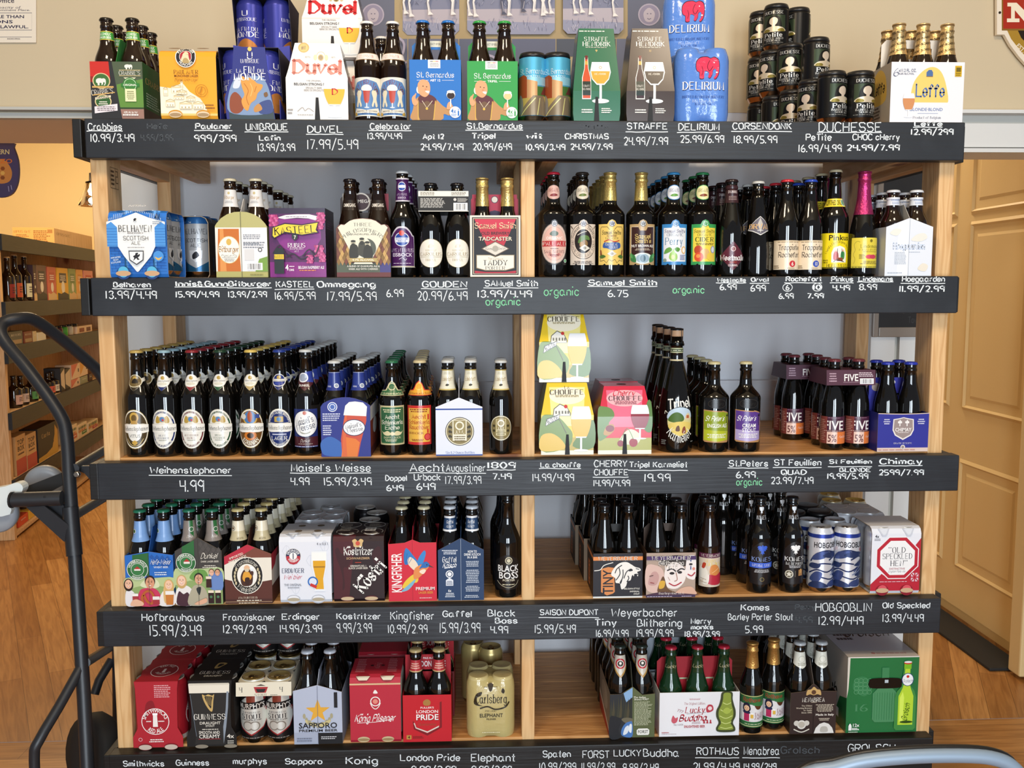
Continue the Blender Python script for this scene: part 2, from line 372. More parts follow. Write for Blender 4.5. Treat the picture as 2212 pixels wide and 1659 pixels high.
# ---------------------------------------------------------------- mesh builder
class MB:
    def __init__(s): s.v, s.f, s.c, s.m, s.sm = [], [], [], [], []
    def add(s, vs_, fs, c='fff', m='card', smooth=False):
        o = len(s.v); s.v += [tuple(p) for p in vs_]
        for q in fs: s.f.append(tuple(i+o for i in q)); s.c.append(c); s.m.append(m); s.sm.append(smooth)
        return s
    def box(s, x0, x1, y0, y1, z0, z1, c='fff', m='card'):
        v = [(x, y, z) for x in (x0, x1) for y in (y0, y1) for z in (z0, z1)]
        return s.add(v, [(0, 1, 3, 2), (4, 6, 7, 5), (0, 4, 5, 1), (2, 3, 7, 6), (0, 2, 6, 4), (1, 5, 7, 3)], c, m)
    def bev(s, x0, x1, y0, y1, z0, z1, b=.003, c='fff', m='card'):
        bm = bmesh.new(); v = [bm.verts.new((x, y, z)) for x in (x0, x1) for y in (y0, y1) for z in (z0, z1)]
        for q in [(0, 1, 3, 2), (4, 6, 7, 5), (0, 4, 5, 1), (2, 3, 7, 6), (0, 2, 6, 4), (1, 5, 7, 3)]: bm.faces.new([v[i] for i in q])
        bmesh.ops.bevel(bm, geom=bm.edges[:], offset=b, segments=2, affect='EDGES', profile=.5)
        bm.verts.index_update(); s.add([p.co for p in bm.verts], [tuple(q.index for q in f.verts) for f in bm.faces], c, m); bm.free(); return s
    def lathe(s, prof, n=28, c='fff', m='card', cx=0, cy=0, z=0, capb=True, capt=True, rf=None):
        vs_ = []; k = len(prof)
        for r, h in prof:
            for i in range(n):
                a = 2*pi*i/n; q = r*(rf(i, h) if rf else 1); vs_.append((cx+q*cos(a), cy+q*sin(a), z+h))
        f = [(j*n+i, j*n+(i+1) % n, (j+1)*n+(i+1) % n, (j+1)*n+i) for j in range(k-1) for i in range(n)]
        s.add(vs_, f, c, m, True); e = []
        if capb: e.append(tuple(reversed(range(n))))
        if capt: e.append(tuple((k-1)*n+i for i in range(n)))
        if e: o = len(s.v)-len(vs_); [(s.f.append(tuple(i+o for i in q)), s.c.append(c), s.m.append(m), s.sm.append(False)) for q in e]
        return s
    def tube(s, pts, r, n=12, c='fff', m='card', sub=0, caps=True):
        pts = [Vector(p) for p in pts]
        if sub: pts = [Vector(p) for p in catmull([tuple(p) for p in pts], sub)]
        vs_ = []; k = len(pts); up = None
        for i, p in enumerate(pts):
            d = (pts[min(i+1, k-1)]-pts[max(i-1, 0)]).normalized()
            if up is None: up = d.orthogonal().normalized()
            up = (up-d*up.dot(d)).normalized(); bi = d.cross(up); rr = r[i] if isinstance(r, list) else r
            vs_ += [p+(up*cos(2*pi*j/n)+bi*sin(2*pi*j/n))*rr for j in range(n)]
        f = [(j*n+i, j*n+(i+1) % n, (j+1)*n+(i+1) % n, (j+1)*n+i) for j in range(k-1) for i in range(n)]
        s.add(vs_, f, c, m, True)
        if caps: s.add(vs_[:n], [tuple(reversed(range(n)))], c, m); s.add(vs_[-n:], [tuple(range(n))], c, m)
        return s
    def slab(s, pts, y0, y1, c='fff', m='card', ax='y'):
        """outline in (x,z) (or (y,z) for ax='x') given thickness"""
        if sum(pts[i][0]*pts[(i+1) % len(pts)][1]-pts[(i+1) % len(pts)][0]*pts[i][1] for i in range(len(pts))) < 0: pts = pts[::-1]
        n = len(pts); g = (lambda p, y: (p[0], y, p[1])) if ax == 'y' else (lambda p, y: (y, p[0], p[1])) if ax == 'x' else (lambda p, y: (p[0], p[1], y))
        vs_ = [g(p, y0) for p in pts]+[g(p, y1) for p in pts]
        t = [tuple(q) for q in geometry.tessellate_polygon([[Vector((a, b, 0)) for a, b in pts]])]
        f = t+[tuple(i+n for i in reversed(q)) for q in t]+[(i, (i+1) % n, n+(i+1) % n, n+i) for i in range(n)]
        return s.add(vs_, f, c, m)
    def art(s, a, fn, m='card', du=0, dv=()):
        """print an Art through fn(u,v,h)->point; du: cut step for curved faces, dv: fold heights"""
        bm = bmesh.new(); lc = bm.faces.layers.int.new('k')
        for k, (v, f, c) in enumerate(a.I):
            bv = [bm.verts.new((p[0], p[1], (k+1)*LAY)) for p in v]
            for q in f:
                try: bm.faces.new([bv[i] for i in q])[lc] = k
                except ValueError: pass
        if du:
            n = int(a.W/2/du)+1
            for i in range(-n, n+1):
                bmesh.ops.bisect_plane(bm, geom=bm.verts[:]+bm.edges[:]+bm.faces[:], plane_co=(i*du+1e-5, 0, 0), plane_no=(1, 0, 0))
        for h in dv: bmesh.ops.bisect_plane(bm, geom=bm.verts[:]+bm.edges[:]+bm.faces[:], plane_co=(0, h, 0), plane_no=(0, 1, 0))
        bm.verts.index_update(); o = len(s.v)
        s.v += [tuple(fn(p.co.x, p.co.y, p.co.z)) for p in bm.verts]
        for f in bm.faces: s.f.append(tuple(q.index+o for q in f.verts)); s.c.append(a.I[f[lc]][2]); s.m.append(m); s.sm.append(False)
        bm.free(); return s
    def mesh(s, name):
        me = bpy.data.meshes.new(name); me.from_pydata(s.v, [], s.f); ms = sorted(set(s.m))
        for q in ms: me.materials.append(MAT[q])
        ix = {q: i for i, q in enumerate(ms)}
        me.polygons.foreach_set('material_index', [ix[q] for q in s.m]); me.polygons.foreach_set('use_smooth', s.sm)
        ca = me.color_attributes.new('Col', 'FLOAT_COLOR', 'CORNER'); d = []
        for q, c in zip(s.f, s.c): d += list(hx(c))*len(q)
        ca.data.foreach_set('color', d); me.update(); return me
    def build(s, name, parent=None, loc=None, rot=None): return link(name, s.mesh(name), parent, loc, rot)
def link(name, me, parent=None, loc=None, rot=None):
    o = bpy.data.objects.new(name, me); COL.objects.link(o)
    if parent: o.parent = parent
    if loc is not None: o.location = loc
    if rot is not None: o.rotation_euler = rot
    return o
LABELS = {}
def thing(name, label, cat, loc=(0, 0, 0), rz=0, group=None, rx=0):
    o = link(name, None, None, loc, (rx, 0, rz)); return tag(o, label, cat, group)
def tag(o, label, cat, group=None):
    n = len(label.split())
    if n > 16 or n < 4: print('LABELLEN', n, label)
    if label in LABELS and not group: print('DUPLABEL', label)
    LABELS[label] = 1
    o['label'] = label; o['category'] = cat
    if group: o['group'] = group
    return o
def struct(o): o['kind'] = 'structure'; return o
def planar(y, x0=0, z0=0): return lambda u, v, h: (x0+u, y-h, z0+v)

# ================================================================ the room
Z = [0, 1.7105, 1.3489, .9117, .5499, .1865]       # tops of the front boards
DT = [z+(.006 if i > 2 else 0) for i, z in enumerate(Z)]  # deck surfaces
def flat_mat(name, c, rough=.75, spec=.25): 
    if name not in MAT: mk(name, rough, spec=spec, col=c, bump=.08, bscale=120)
    return name
flat_mat('cream_wall', 'cbbb9d'); flat_mat('grey_wall', 'dcdfe4'); flat_mat('white_trim', 'd9dad8', .5, .4)
flat_mat('yellow_wall', 'f0d9a4'); flat_mat('door_paint', 'dcc08a', .5, .35); flat_mat('soffit', 'e3d4be'); flat_mat('grey_trim', 'bdbdb6', .5, .4)
m = MB()
m.add([(-5, -3.5, 0), (6, -3.5, 0), (6, .478, 0), (-5, .40, 0)], [(0, 1, 2, 3)], m='floor_along_x')
m.add([(-5, .40, 0), (.9, .445, 0), (.9, 8, 0), (-5, 8, 0)], [(0, 1, 2, 3)], m='floor_left')
m.add([(.9, .445, 0), (6, .478, 0), (6, 8, 0), (.9, 8, 0)], [(0, 1, 2, 3)], m='floor_right')
struct(m.build('floor'))
struct(MB().box(-4, 5, .60, .72, 1.845, 3.4, m='cream_wall').box(-4, 5, .597, .60, 1.845, 1.926, m='cream_wall').build('wall_back'))
struct(MB().box(.02, 2.11, .60, .72, 0, 1.845, m='grey_wall').build('wall_rear'))
struct(MB().box(.03, 2.10, .585, .60, .985, 1.03, m='grey_wall').box(.03, 2.1, .575, .6, 1.03, 1.04, m='grey_wall').build('trim_6'))
m = MB().box(-.17, .02, .575, .72, 0, 1.81, m='white_trim').box(-.17, -.145, .565, .575, 0, 1.81, m='white_trim')
struct(m.build('trim_1'))
m = MB().box(2.11, 2.185, .58, .72, 0, 1.75, m='white_trim').box(2.185, 2.2, .6, .72, 0, 1.75, m='grey_trim').box(2.2, 2.272, .58, .72, 0, 1.75, m='white_trim').box(2.272, 2.275, .6, .72, 0, 1.75, m='grey_trim').box(2.275, 2.335, .58, .72, 0, 1.75, m='white_trim')
struct(m.build('trim_2'))
# ledge and header mouldings over the opening
m = MB().box(-4, .03, .57, .6, 1.815, 1.830, m='grey_trim').box(-4, .03, .545, .6, 1.834, 1.842, m='grey_trim').box(-4, .03, .58, .6, 1.826, 1.836, m='cream_wall')
struct(m.build('trim_3'))
m = MB().box(2.1, 5, .545, .6, 1.838, 1.848, m='white_trim').box(2.1, 5, .585, .6, 1.81, 1.838, m='grey_trim').box(2.1, 5, .57, .72, 1.742, 1.812, m='white_trim').box(2.1, 5, .562, .72, 1.726, 1.738, m='white_trim')
struct(m.build('trim_4'))
struct(MB().box(-4, .03, .601, 1.04, 1.815, 1.843, m='soffit').build('trim_5'))
# room on the left
struct(MB().box(-5, .9, 5.2, 5.3, 0, 3.4, m='yellow_wall').build('wall_far'))
struct(MB().box(-3.2, -3.1, .72, 5.2, 0, 3.4, m='yellow_wall').build('wall_left'))
struct(MB().box(-5, 6, -4, 6, 3.4, 3.45, m='cream_wall').build('ceiling'))
# alcove on the right: wall with a panelled door
DX = 2.815
struct(MB().box(DX+.02, DX+.1, .79, 3.2, 0, 3.0, m='door_paint').box(2.2, DX+.1, 3.1, 3.2, 0, 3, m='door_paint').build('wall_right'))
struct(MB().bev(2.722, 3.4, .72, .79, .012, 3.0, .006, m='door_paint').build('trim_7'))
def zx(y): return atx(2060, y, DX-.02).z
m = MB().box(DX-.02, DX+.02, .80, 1.9, .06, 2.2, m='door_paint')
for z0, z1 in ((zx(470), zx(400)+.5), (zx(880), zx(484)), (zx(1222), zx(985))):
    for y0, y1 in ((.87, 1.30), (1.40, 1.80)):
        # sunken moulding ring and raised field
        a = [(y0, z0), (y1, z0), (y1, z1), (y0, z1)]
        def ins(d): return [(y0+d, z0+d), (y1-d, z0+d), (y1-d, z1-d), (y0+d, z1-d)]
        r0, r1, r2, r3 = a, ins(.012), ins(.028), ins(.06)
        for ra, rb, xa, xb in ((r0, r1, DX-.02, DX-.028), (r1, r2, DX-.028, DX-.012), (r2, r3, DX-.012, DX-.024)):
            m.add([(xa, *p) for p in ra]+[(xb, *p) for p in rb], [(i, (i+1) % 4, 4+(i+1) % 4, 4+i) for i in range(4)], m='door_paint')
        m.add([(DX-.024, *p) for p in r3], [(0, 1, 2, 3)], m='door_paint')
struct(m.build('door_1'))
tag(MB().bev(2.665, 2.80, .80, 1.75, .001, .012, .003, '2c251e', 'rubber').build('door_mat'), 'dark ribbed rubber strip on the floor below the tan panelled door', 'mat')

# ---------------------------------------------------------------- the display shelf
SH = thing('display_shelf', 'tall pine display shelf with black chalkboard fronts full of beer', 'shelf', (0, 0, 0))
W = 2.058; PX = [(0, .038), (1.007, 1.040), (W-.038, W)]
for x0, x1 in PX:
    MB().bev(x0, x1, .019, .108, .0, Z[1]-.012, .003, m='pine_z').build('post', SH)
    MB().bev(x0, x1, .475, .564, .0, Z[1]-.012, .003, m='pine_z').build('post', SH)
ends = [None, (165, 2084, 300), (179, 2069, 640), (193, 2071, 1030), (204, 2031, 1350), (217, 2015, 1630)]
BOARD = [None]
for r in range(1, 6):
    xl = at(ends[r][0], ends[r][2], -.019).x; xr = at(ends[r][1], ends[r][2], -.019).x
    b = MB().bev(xl+.019, xr, -.019, .019, Z[r]-.089, Z[r], .0025, m='blackboard' if r < 5 else 'black_paint_and_shade').build('front_board', SH); BOARD.append(b)  # bottom board gets the darker black: the light's falloff put into its colour
    MB().bev(-.021, -.001, -.0185 if r > 1 else -.019, .56, Z[r]-.088, Z[r]-.001, .002, m='black_paint_and_shade').build('side_board', SH)
    off = (.022, .018, .0, .024, .022)[r-1]
    sx = xr-.018 if r == 3 else xr+.004
    MB().bev(sx, sx+.018, .0195 if r == 3 else off, .56, Z[r]-.088, Z[r]-.002, .002, m='black_paint_and_shade').build('side_board', SH)
    if sx > W+.003: MB().box(W+.0005, sx-.0005, .030, .56, Z[r]-.084, Z[r]-.006, m='pine_y').build('spacer', SH)
    m = MB(); n = 5; d = (.566-.020)/n
    for k in range(n): m.bev(.0385, W-.0385, .0195+k*d, .0195+(k+1)*d-.002, DT[r]-.019, DT[r], .0012, m='deck_pine')
    m.build('shelf_deck', SH)
    for x0 in (.10, .96, 1.06, 1.92) if r != 2 else (.10, .96, 1.92):
        MB().bev(x0, x0+.038, .020, .52, Z[r]-.087, DT[r]-.0195, .002, m='pine_y').build('deck_joist', SH)
    for x0, x1 in ((.0005, .037), (W-.037, W-.0005)):
        MB().bev(x0, x1, .109, .474, Z[r]-.088, DT[r]-.0195, .002, m='pine_y').build('side_rail', SH)
# lumber grade stamp on the inner face of the left post
a = Art(.05, .05)
a.L([(2, 2), (98, 2), (98, 98), (2, 98), (2, 2)], 3, '5d4632').L([(62, 2), (62, 98)], 2, '5d4632').G(8, 12, 58, 90, 4, '5d4632').L([(68, 85), (90, 85), (90, 60), (68, 60), (68, 30), (92, 30)], 5, '5d4632')
p = at(253, 420, .07)
MB().art(a, lambda u, v, h: (.0384+h, .062+u, 1.585-.025+v), 'chalk').build('grade_stamp', SH)

# chalk lettering: text, x0, x1, cap top, baseline, underline, colour
CH = {1: '''Crabbies 191 263 267 281 283|10.99/3.49 197 290 290 306|Hefe 319 361 267 278 0 f|4.99/3.99 305 374 291 304 0 f|Paulaner 423 500 267 278 282|999/399 421 510 292 306|UNIBROUE 532 621 267 281 285|Lafin 561 605 293 303|13.99/3.99 558 637 311 326|DUVEL 665 740 272 286 290|17.99/5.49 665 773 302 322|Celebrator 800 887 267 279 282|13.99/4.49 795 868 288 300|Apt_12 914 958 290 300|24.99/7.49 909 1000 311 324|St.Bernardus 1009 1128 266 278 281|Tripel 1020 1070 288 299|20.99/649 1022 1105 310 324|wit 1138 1171 289 299|10.99/3.49 1137 1220 312 324|Straffe 1253 1313 268 279 0 f|CHRISTMAS 1221 1314 289 300|24.99/7.99 1233 1322 311 323|STRAFFE 1355 1441 266 279 285|24.99/7.99 1348 1442 297 313|DELIRIUM 1466 1553 267 281 286|25.99/6.99 1470 1563 293 308|CORSENDONK 1583 1709 266 279 284|18.99/5.99 1586 1678 294 309|DUCHESSE 1769 1903 265 284 286|PeTite 1741 1795 290 303|CHOC_cHerry 1842 1942 290 302|16.99/4.99 1726 1817 313 328|24.99/7.99 1830 1942 313 325|Leffe 1976 2034 263 272 275|12.99/299 1969 2058 279 291''',
2: '''Belhaven 246 325 610 620 624|13.99/4.49 230 338 629 645|Innis&Gunn 381 491 608 618 620|15.99/4.99 381 473 630 642|Bitburger 495 585 608 618 622|13.99/2.99 494 576 630 642|KASTEEL 597 677 608 620 625|16.99/5.99 595 681 631 647|Ommegang 686 810 608 620|17.99/5.99 708 813 631 649|6.99 836 871 626 641|GOUDEN 913 1008 608 620 624|20.99/6.49 902 1009 630 648|SAMuel_Smith 1048 1161 606 618 622|13.99/4.49 1033 1148 628 642|organic 1050 1124 648 659 0 g|organic 1176 1250 626 638 0 g|Samuel_Smith 1272 1418 605 616 619|6.75 1314 1356 627 641|organic 1454 1521 623 633 0 g|Westmalle 1550 1610 601 609 611|6.99 1556 1590 614 626|Orval 1623 1660 600 608 612|699 1622 1653 616 629|Rochefort 1698 1774 598 607 611|6 1698 1704 616 626 0 o|10 1758 1772 616 625 0 o|6.99 1683 1713 634 645|7.99 1744 1778 634 644|Pinkus 1796 1842 598 608 611|4.49 1799 1835 616 627|Lindemans 1855 1928 598 607 609|8.99 1857 1893 614 626|Hoegaarden 1949 2040 597 608 612|11.99/2.99 1944 2039 618 630''',
3: '''Weihenstephaner 325 499 1009 1022 1027|4.99 390 440 1038 1062|Maisel's_Weisse 630 800 1003 1018 1022|4.99 629 668 1032 1048|15.99/3.49 701 802 1032 1048|Aecht 886 960 1002 1018 1021|Doppel 833 879 1027 1038|649 836 871 1048 1060|Urbock 895 951 1024 1037|649 901 940 1044 1058|Augustiner 964 1048 1003 1018 1022|17.99/3.99 963 1039 1029 1045|1809 1055 1112 999 1011 1015|7.49 1065 1104 1023 1035|La_chouffe 1168 1253 999 1009 1012|14.99/4.99 1151 1239 1024 1039|CHERRY 1284 1354 995 1008|CHOUFFE 1284 1356 1014 1026 1031|14.99/4.99 1283 1360 1037 1050|Tripel_Karmeliet 1360 1484 998 1009 1016|19.99 1393 1447 1024 1040|St.Peters 1575 1658 995 1007 1011|6.99 1591 1631 1019 1032|organic 1591 1646 1038 1048 0 g|ST_Feuillien 1673 1773 993 1005 1010|QUAD 1688 1741 1015 1025|23.99/7.49 1666 1756 1031 1045|St_Feuillien 1792 1882 993 1001 1008|BLONDE 1814 1880 1011 1019|19.99/5.99 1788 1874 1023 1034|Chimay 1901 1991 991 1002 1006|2599/7.99 1899 1994 1015 1026''',
4: '''Hofbrauhaus 307 441 1326 1341|15.99/3.49 325 435 1351 1373|Franziskaner 483 594 1327 1340|12.99/2.99 483 575 1351 1367|Erdinger 610 690 1326 1338|14.99/3.99 606 695 1350 1366|Kostritzer 728 822 1325 1337|9.99/3.99 728 803 1347 1366|Kingfisher 844 937 1322 1338|10.99/2.99 839 923 1350 1367|Gaffel 957 1019 1320 1332|15.99/3.99 951 1037 1346 1366|Black 1054 1112 1317 1331|Boss 1070 1117 1335 1346|4.99 1060 1097 1353 1368|SAISON_DUPONT 1167 1292 1317 1328 1334|15.99/5.49 1156 1243 1350 1367|Weyerbacher 1321 1462 1315 1331|Tiny 1285 1331 1338 1351|16.99/4.99 1288 1357 1361 1375|Blithering 1377 1472 1338 1353|19.99/9.99 1376 1454 1360 1375|Merry 1493 1535 1336 1347|monks 1493 1540 1350 1359|18.99/3.99 1480 1554 1364 1375|Komes 1601 1661 1306 1318|Barley_Porter_Stout 1573 1712 1326 1339|5.99 1610 1647 1352 1367|Perry 1718 1760 1306 1316 0 f|4.99 1719 1754 1332 1345 0 f|HOBGOBLIN 1762 1882 1303 1320|12.99/449 1769 1864 1332 1349|Old_Speckled 1907 2008 1302 1313|13.99/4.49 1907 1994 1327 1343''',
5: '''Smithwicks 267 354 1644 1655|Guinness 381 451 1642 1653|murphys 504 576 1638 1650|Sapporo 617 695 1639 1650|Konig 748 815 1636 1650|London_Pride 865 993 1630 1643|9.99/2.99 890 985 1655 1668|Elephant 1018 1112 1629 1644|9.99/2.99 1020 1105 1655 1668|Spaten 1173 1232 1622 1635|10.99/299 1166 1244 1648 1664|FORST 1259 1316 1622 1637|11.99/2.99 1257 1328 1648 1664|LUCKY 1326 1384 1620 1633|Buddha 1390 1466 1618 1634|9.99/2.49 1346 1422 1650 1666|ROTHAUS 1505 1595 1615 1630 1637|21.99/4.49 1498 1597 1648 1664|Menabrea 1607 1683 1613 1630 1637|14.99/249 1607 1676 1649 1662|Grolsch 1687 1769 1613 1627 0 f|GROLSCH 1832 1933 1608 1624'''}
for r in CH:
    for e in CH[r].split('|'):
        q = e.split(); t = q[0].replace('_', ' '); x0, x1, yt, yb = map(float, q[1:5]); ul = float(q[5]) if len(q) > 5 else 0; fl = q[6] if len(q) > 6 else ''
        c = {'f': '50555a', 'g': '86d3a4'}.get(fl, 'e4ebee')
        A_ = at(x0, yb, -.0192); B_ = at(x1, yb, -.0192); T_ = at(x0, yt, -.0192)
        ww = B_.x-A_.x; hh = T_.z-A_.z
        if t[-1] in 'gy' or any(k in t for k in 'gpyq'): pass
        if not any(k.isupper() or k.isdigit() or k in 'bdfhkltj' for k in t): hh *= 1.4
        v, f, tw = stroke_text(t, min(1.3, max(.62, .0022/(hh/6))), 'c'); s = ww/tw; zs = hh/6; sl = (B_.z-A_.z)/ww
        m = MB(); m.add([(A_.x+p[0]*s, -.0195, A_.z+p[1]*zs+p[0]*s*sl) for p in v], f, c, 'chalk')
        if ul:
            U_ = at(x0, ul, -.0192); pts = [(A_.x-.004+(ww+.006)*i/8, U_.z+random.uniform(-.0006, .0006)+sl*ww*i/8) for i in range(9)]
            v, f = ribbon(pts, .0019); m.add([(p[0], -.0196, p[1]) for p in v], f, c, 'chalk')
        if fl == 'o':
            cx, cz = (A_.x+B_.x)/2, (A_.z+T_.z)/2; v, f = ribbon([(cx+.0115*cos(2*pi*i/20), cz+.0092*sin(2*pi*i/20)) for i in range(20)], .0016, closed=True)
            m.add([(p[0], -.0196, p[1]) for p in v], f, c, 'chalk')
        m.build('chalk_lettering', BOARD[r])

# ================================================================ builders for bottles, cans and cartons
ORD = ['first', 'second', 'third', 'fourth', 'fifth', 'sixth', 'seventh', 'eighth', 'ninth']
def smooth_s(a, b, t): t = t*t*(3-2*t); return a+(b-a)*t
def bprof(R, H, hs, hn, rn, rt, foot=.006, bead=.0016, ease=None):
    p = [(R*.86, 0), (R*.96, .0015), (R, foot), (R, hs*.5), (R, hs)]
    for i in range(1, 9):
        t = i/8; p.append((smooth_s(R, rn, t) if not ease else R+(rn-R)*(t**ease), hs+(hn-hs)*t))
    p += [(rt, H-.024), (rt+bead, H-.0225), (rt+bead, H-.017), (rt, H-.015), (rt+.0006, H-.009), (rt+.0006, H-.001)]
    return p
def rad(p, z):
    for (r0, z0), (r1, z1) in zip(p, p[1:]):
        if z0 <= z <= z1: return r0+(r1-r0)*((z-z0)/(z1-z0) if z1 > z0 else 0)
    return p[-1][0]
def wrapfn(prof, z0, off=.0004, turn=0):
    def fn(u, v, h):
        z = z0+v; r = rad(prof, z)+off+h; a = u/fn.R+turn; return (r*sin(a), -r*cos(a), z)
    fn.R = rad(prof, z0); return fn
def cap_mesh(H, r, c, m='gloss'):
    def fl(i, h): return 1+(.055*(1 if i % 2 else 0) if h < H-.003 else 0)
    return MB().lathe([(r*1.02, H-.0058), (r*1.03, H-.0045), (r, H-.0018), (r*.93, H), (r*.6, H+.0012), (.0005, H+.0014)], 40, c, m, rf=fl, capb=True, capt=False).mesh('cap')
def label_mesh(name, a, prof, z0, m='card', turn=0, step=.003, off=.0004):
    fn = wrapfn(prof, z0, off, turn); fn.R = rad(prof, z0+a.H*.5)
    n = int(a.H/.005); zs = [q[1]-z0 for q in prof if 0 < q[1]-z0 < a.H]
    return MB().art(a, fn, m, step, zs).mesh(name)
class Proto:
    def __init__(s, H): s.parts = []; s.H = H
    def p(s, name, me, label=None): s.parts.append((name, me, label)); return s
def bottle(prof, glass='dark_glass', cap=('1d1d1d', 'gloss'), labels=(), foil=None, n=28):
    H = prof[-1][1]; P_ = Proto(H)
    P_.p('glass_body', MB().lathe(prof, n, '111', glass).mesh('glass_body'))
    if foil:
        z0, c = foil[:2]; q = [(rad(prof, z0)+.0006, z0)]+[(r+.0006, z) for r, z in prof if z > z0]
        q += [(q[-1][0]+.0012, H-.004), (q[-1][0]+.0012, H), (q[-1][0]*.6, H+.002), (.0005, H+.0022)]
        me = MB().lathe(q, n, c, 'foil', capb=False, capt=False)
        if len(foil) > 2: me.art(foil[2], wrapfn(prof, z0+.004, .0011), 'card', .003, [i*.006 for i in range(1, 16)])
        P_.p('neck_foil', me.mesh('neck_foil'))
    elif cap: P_.p('cap', cap_mesh(H+.0005, prof[-1][0]+.0012, *cap))
    for nm, a, z0, *r in labels:
        P_.p(nm, label_mesh(nm, a, prof, z0, *(r or ['label'])))
    return P_
def put(P_, name, label, cat, loc, rz=0, group=None, rx=0):
    o = thing(name, label, cat, loc, rz, group, rx)
    for nm, me, lb in P_.parts:
        c = link(nm, me, o)
        if lb: c['label'] = lb
    return o
def jit(d=4): return radians(random.uniform(-d, d))
def files(P_, r, px, Y0, n, dY, desc, group=None, dx=0, turn=4, rz0=0, x=None):
    X = X_of(px, Y0, DT[r]+.08) if x is None else x
    for k in range(n):
        lb = f'{desc}, front one' if k == 0 and n > 1 else desc if k == 0 else f'{ORD[k]} back behind the {desc}'
        put(P_, 'beer_bottle', lb, 'bottle', (X+dx*k+random.uniform(-.0015, .0015)*(k > 0), Y0+k*dY, DT[r]+.0004), rz0+jit(turn), group)
def fb(r, x0, x1, ytop, Y):
    a = X_of(x0, Y, DT[r]+.03); b = X_of(x1, Y, DT[r]+.03); return (a+b)/2, (b-a)*.97, at((x0+x1)/2, ytop, Y).z-DT[r]
def pathmap(path):
    L_ = [0]
    for p, q in zip(path, path[1:]): L_.append(L_[-1]+sqrt((q[0]-p[0])**2+(q[1]-p[1])**2))
    def fn(u, v, h):
        i = 0
        while i < len(L_)-2 and v > L_[i+1]+1e-7: i += 1
        p, q = path[i], path[i+1]; l = L_[i+1]-L_[i]; t = (v-L_[i])/l; dy, dz = (q[0]-p[0])/l, (q[1]-p[1])/l
        return (u, p[0]+(q[0]-p[0])*t-dz*h, p[1]+(q[1]-p[1])*t+dy*h)
    return fn, L_[1:-1], L_[-1]
def beer_glass(a, cx, y0, h, w, beer, foam='f3f0ea', ff=.3, stem=1):
    """goblet: base at y0, height h (percent), bowl width w"""
    g = 'e6e9ea'; s = a.W/a.H
    if stem:
        a.E(cx, y0+h*.02, w*.36, h*.025, g); a.R(cx-w*.05, y0+h*.02, cx+w*.05, y0+h*.34, g)
    b = y0+h*(.3 if stem else 0); t = y0+h
    def bowl(lo, hi, c):
        p = []
        for i in range(9):
            q = lo+(hi-lo)*i/8; r = w/2*(sin(pi*(.12+.62*q))**.7)*(1 if q < .75 else 1-.25*(q-.75)*0); p.append((r, b+(t-b)*q))
        a.P([(cx-r, y) for r, y in p]+[(cx+r, y) for r, y in reversed(p)], c)
    bowl(0, 1, g); bowl(.04, 1-ff, beer); bowl(1-ff, .97, foam)
def face(a, cx, cy, s, skin='e3b493', hair='3a2417', fem=0):
    k = a.W/a.H
    if fem: a.E(cx, cy-s*.1*k, s*.62, s*.85*k, hair)
    else: a.E(cx, cy+s*.18*k, s*.54, s*.62*k, hair)
    a.E(cx, cy, s*.46, s*.62*k, skin)
    for e in (-1, 1): a.E(cx+e*s*.18, cy+s*.1*k, s*.055, s*.04*k, '2a1a14'); a.L([(cx+e*s*.1, cy+s*.2*k), (cx+e*s*.27, cy+s*.22*k)], s*.04, hair)
    a.L([(cx, cy+s*.08*k), (cx+s*.05, cy-s*.1*k), (cx-s*.02, cy-s*.12*k)], s*.03, 'b98468'); a.E(cx, cy-s*.28*k, s*.17, s*.06*k, 'fff5ee'); a.L([(cx-s*.18, cy-s*.25*k), (cx, cy-s*.34*k), (cx+s*.18, cy-s*.25*k)], s*.04, 'b5564e', 1)
def sh(a, pts, x0, y0, w, h, c, sm=1): return a.P([(x0+p[0]*w/100, y0+p[1]*h/100) for p in pts], c, sm)
ELEPH = [(4, 52), (6, 78), (22, 95), (48, 98), (62, 92), (76, 97), (92, 88), (98, 68), (98, 42), (94, 18), (84, 2), (77, 5), (85, 20), (86, 40), (79, 46), (72, 38), (71, 24), (62, 6), (54, 10), (57, 26), (52, 34), (40, 36), (37, 20), (36, 4), (20, 4), (18, 30), (9, 36)]
LION = [(0, 55), (12, 80), (30, 95), (52, 98), (70, 88), (82, 80), (96, 76), (100, 68), (88, 62), (96, 50), (84, 46), (72, 52), (66, 34), (56, 30), (50, 12), (36, 2), (30, 22), (16, 26), (14, 42)]
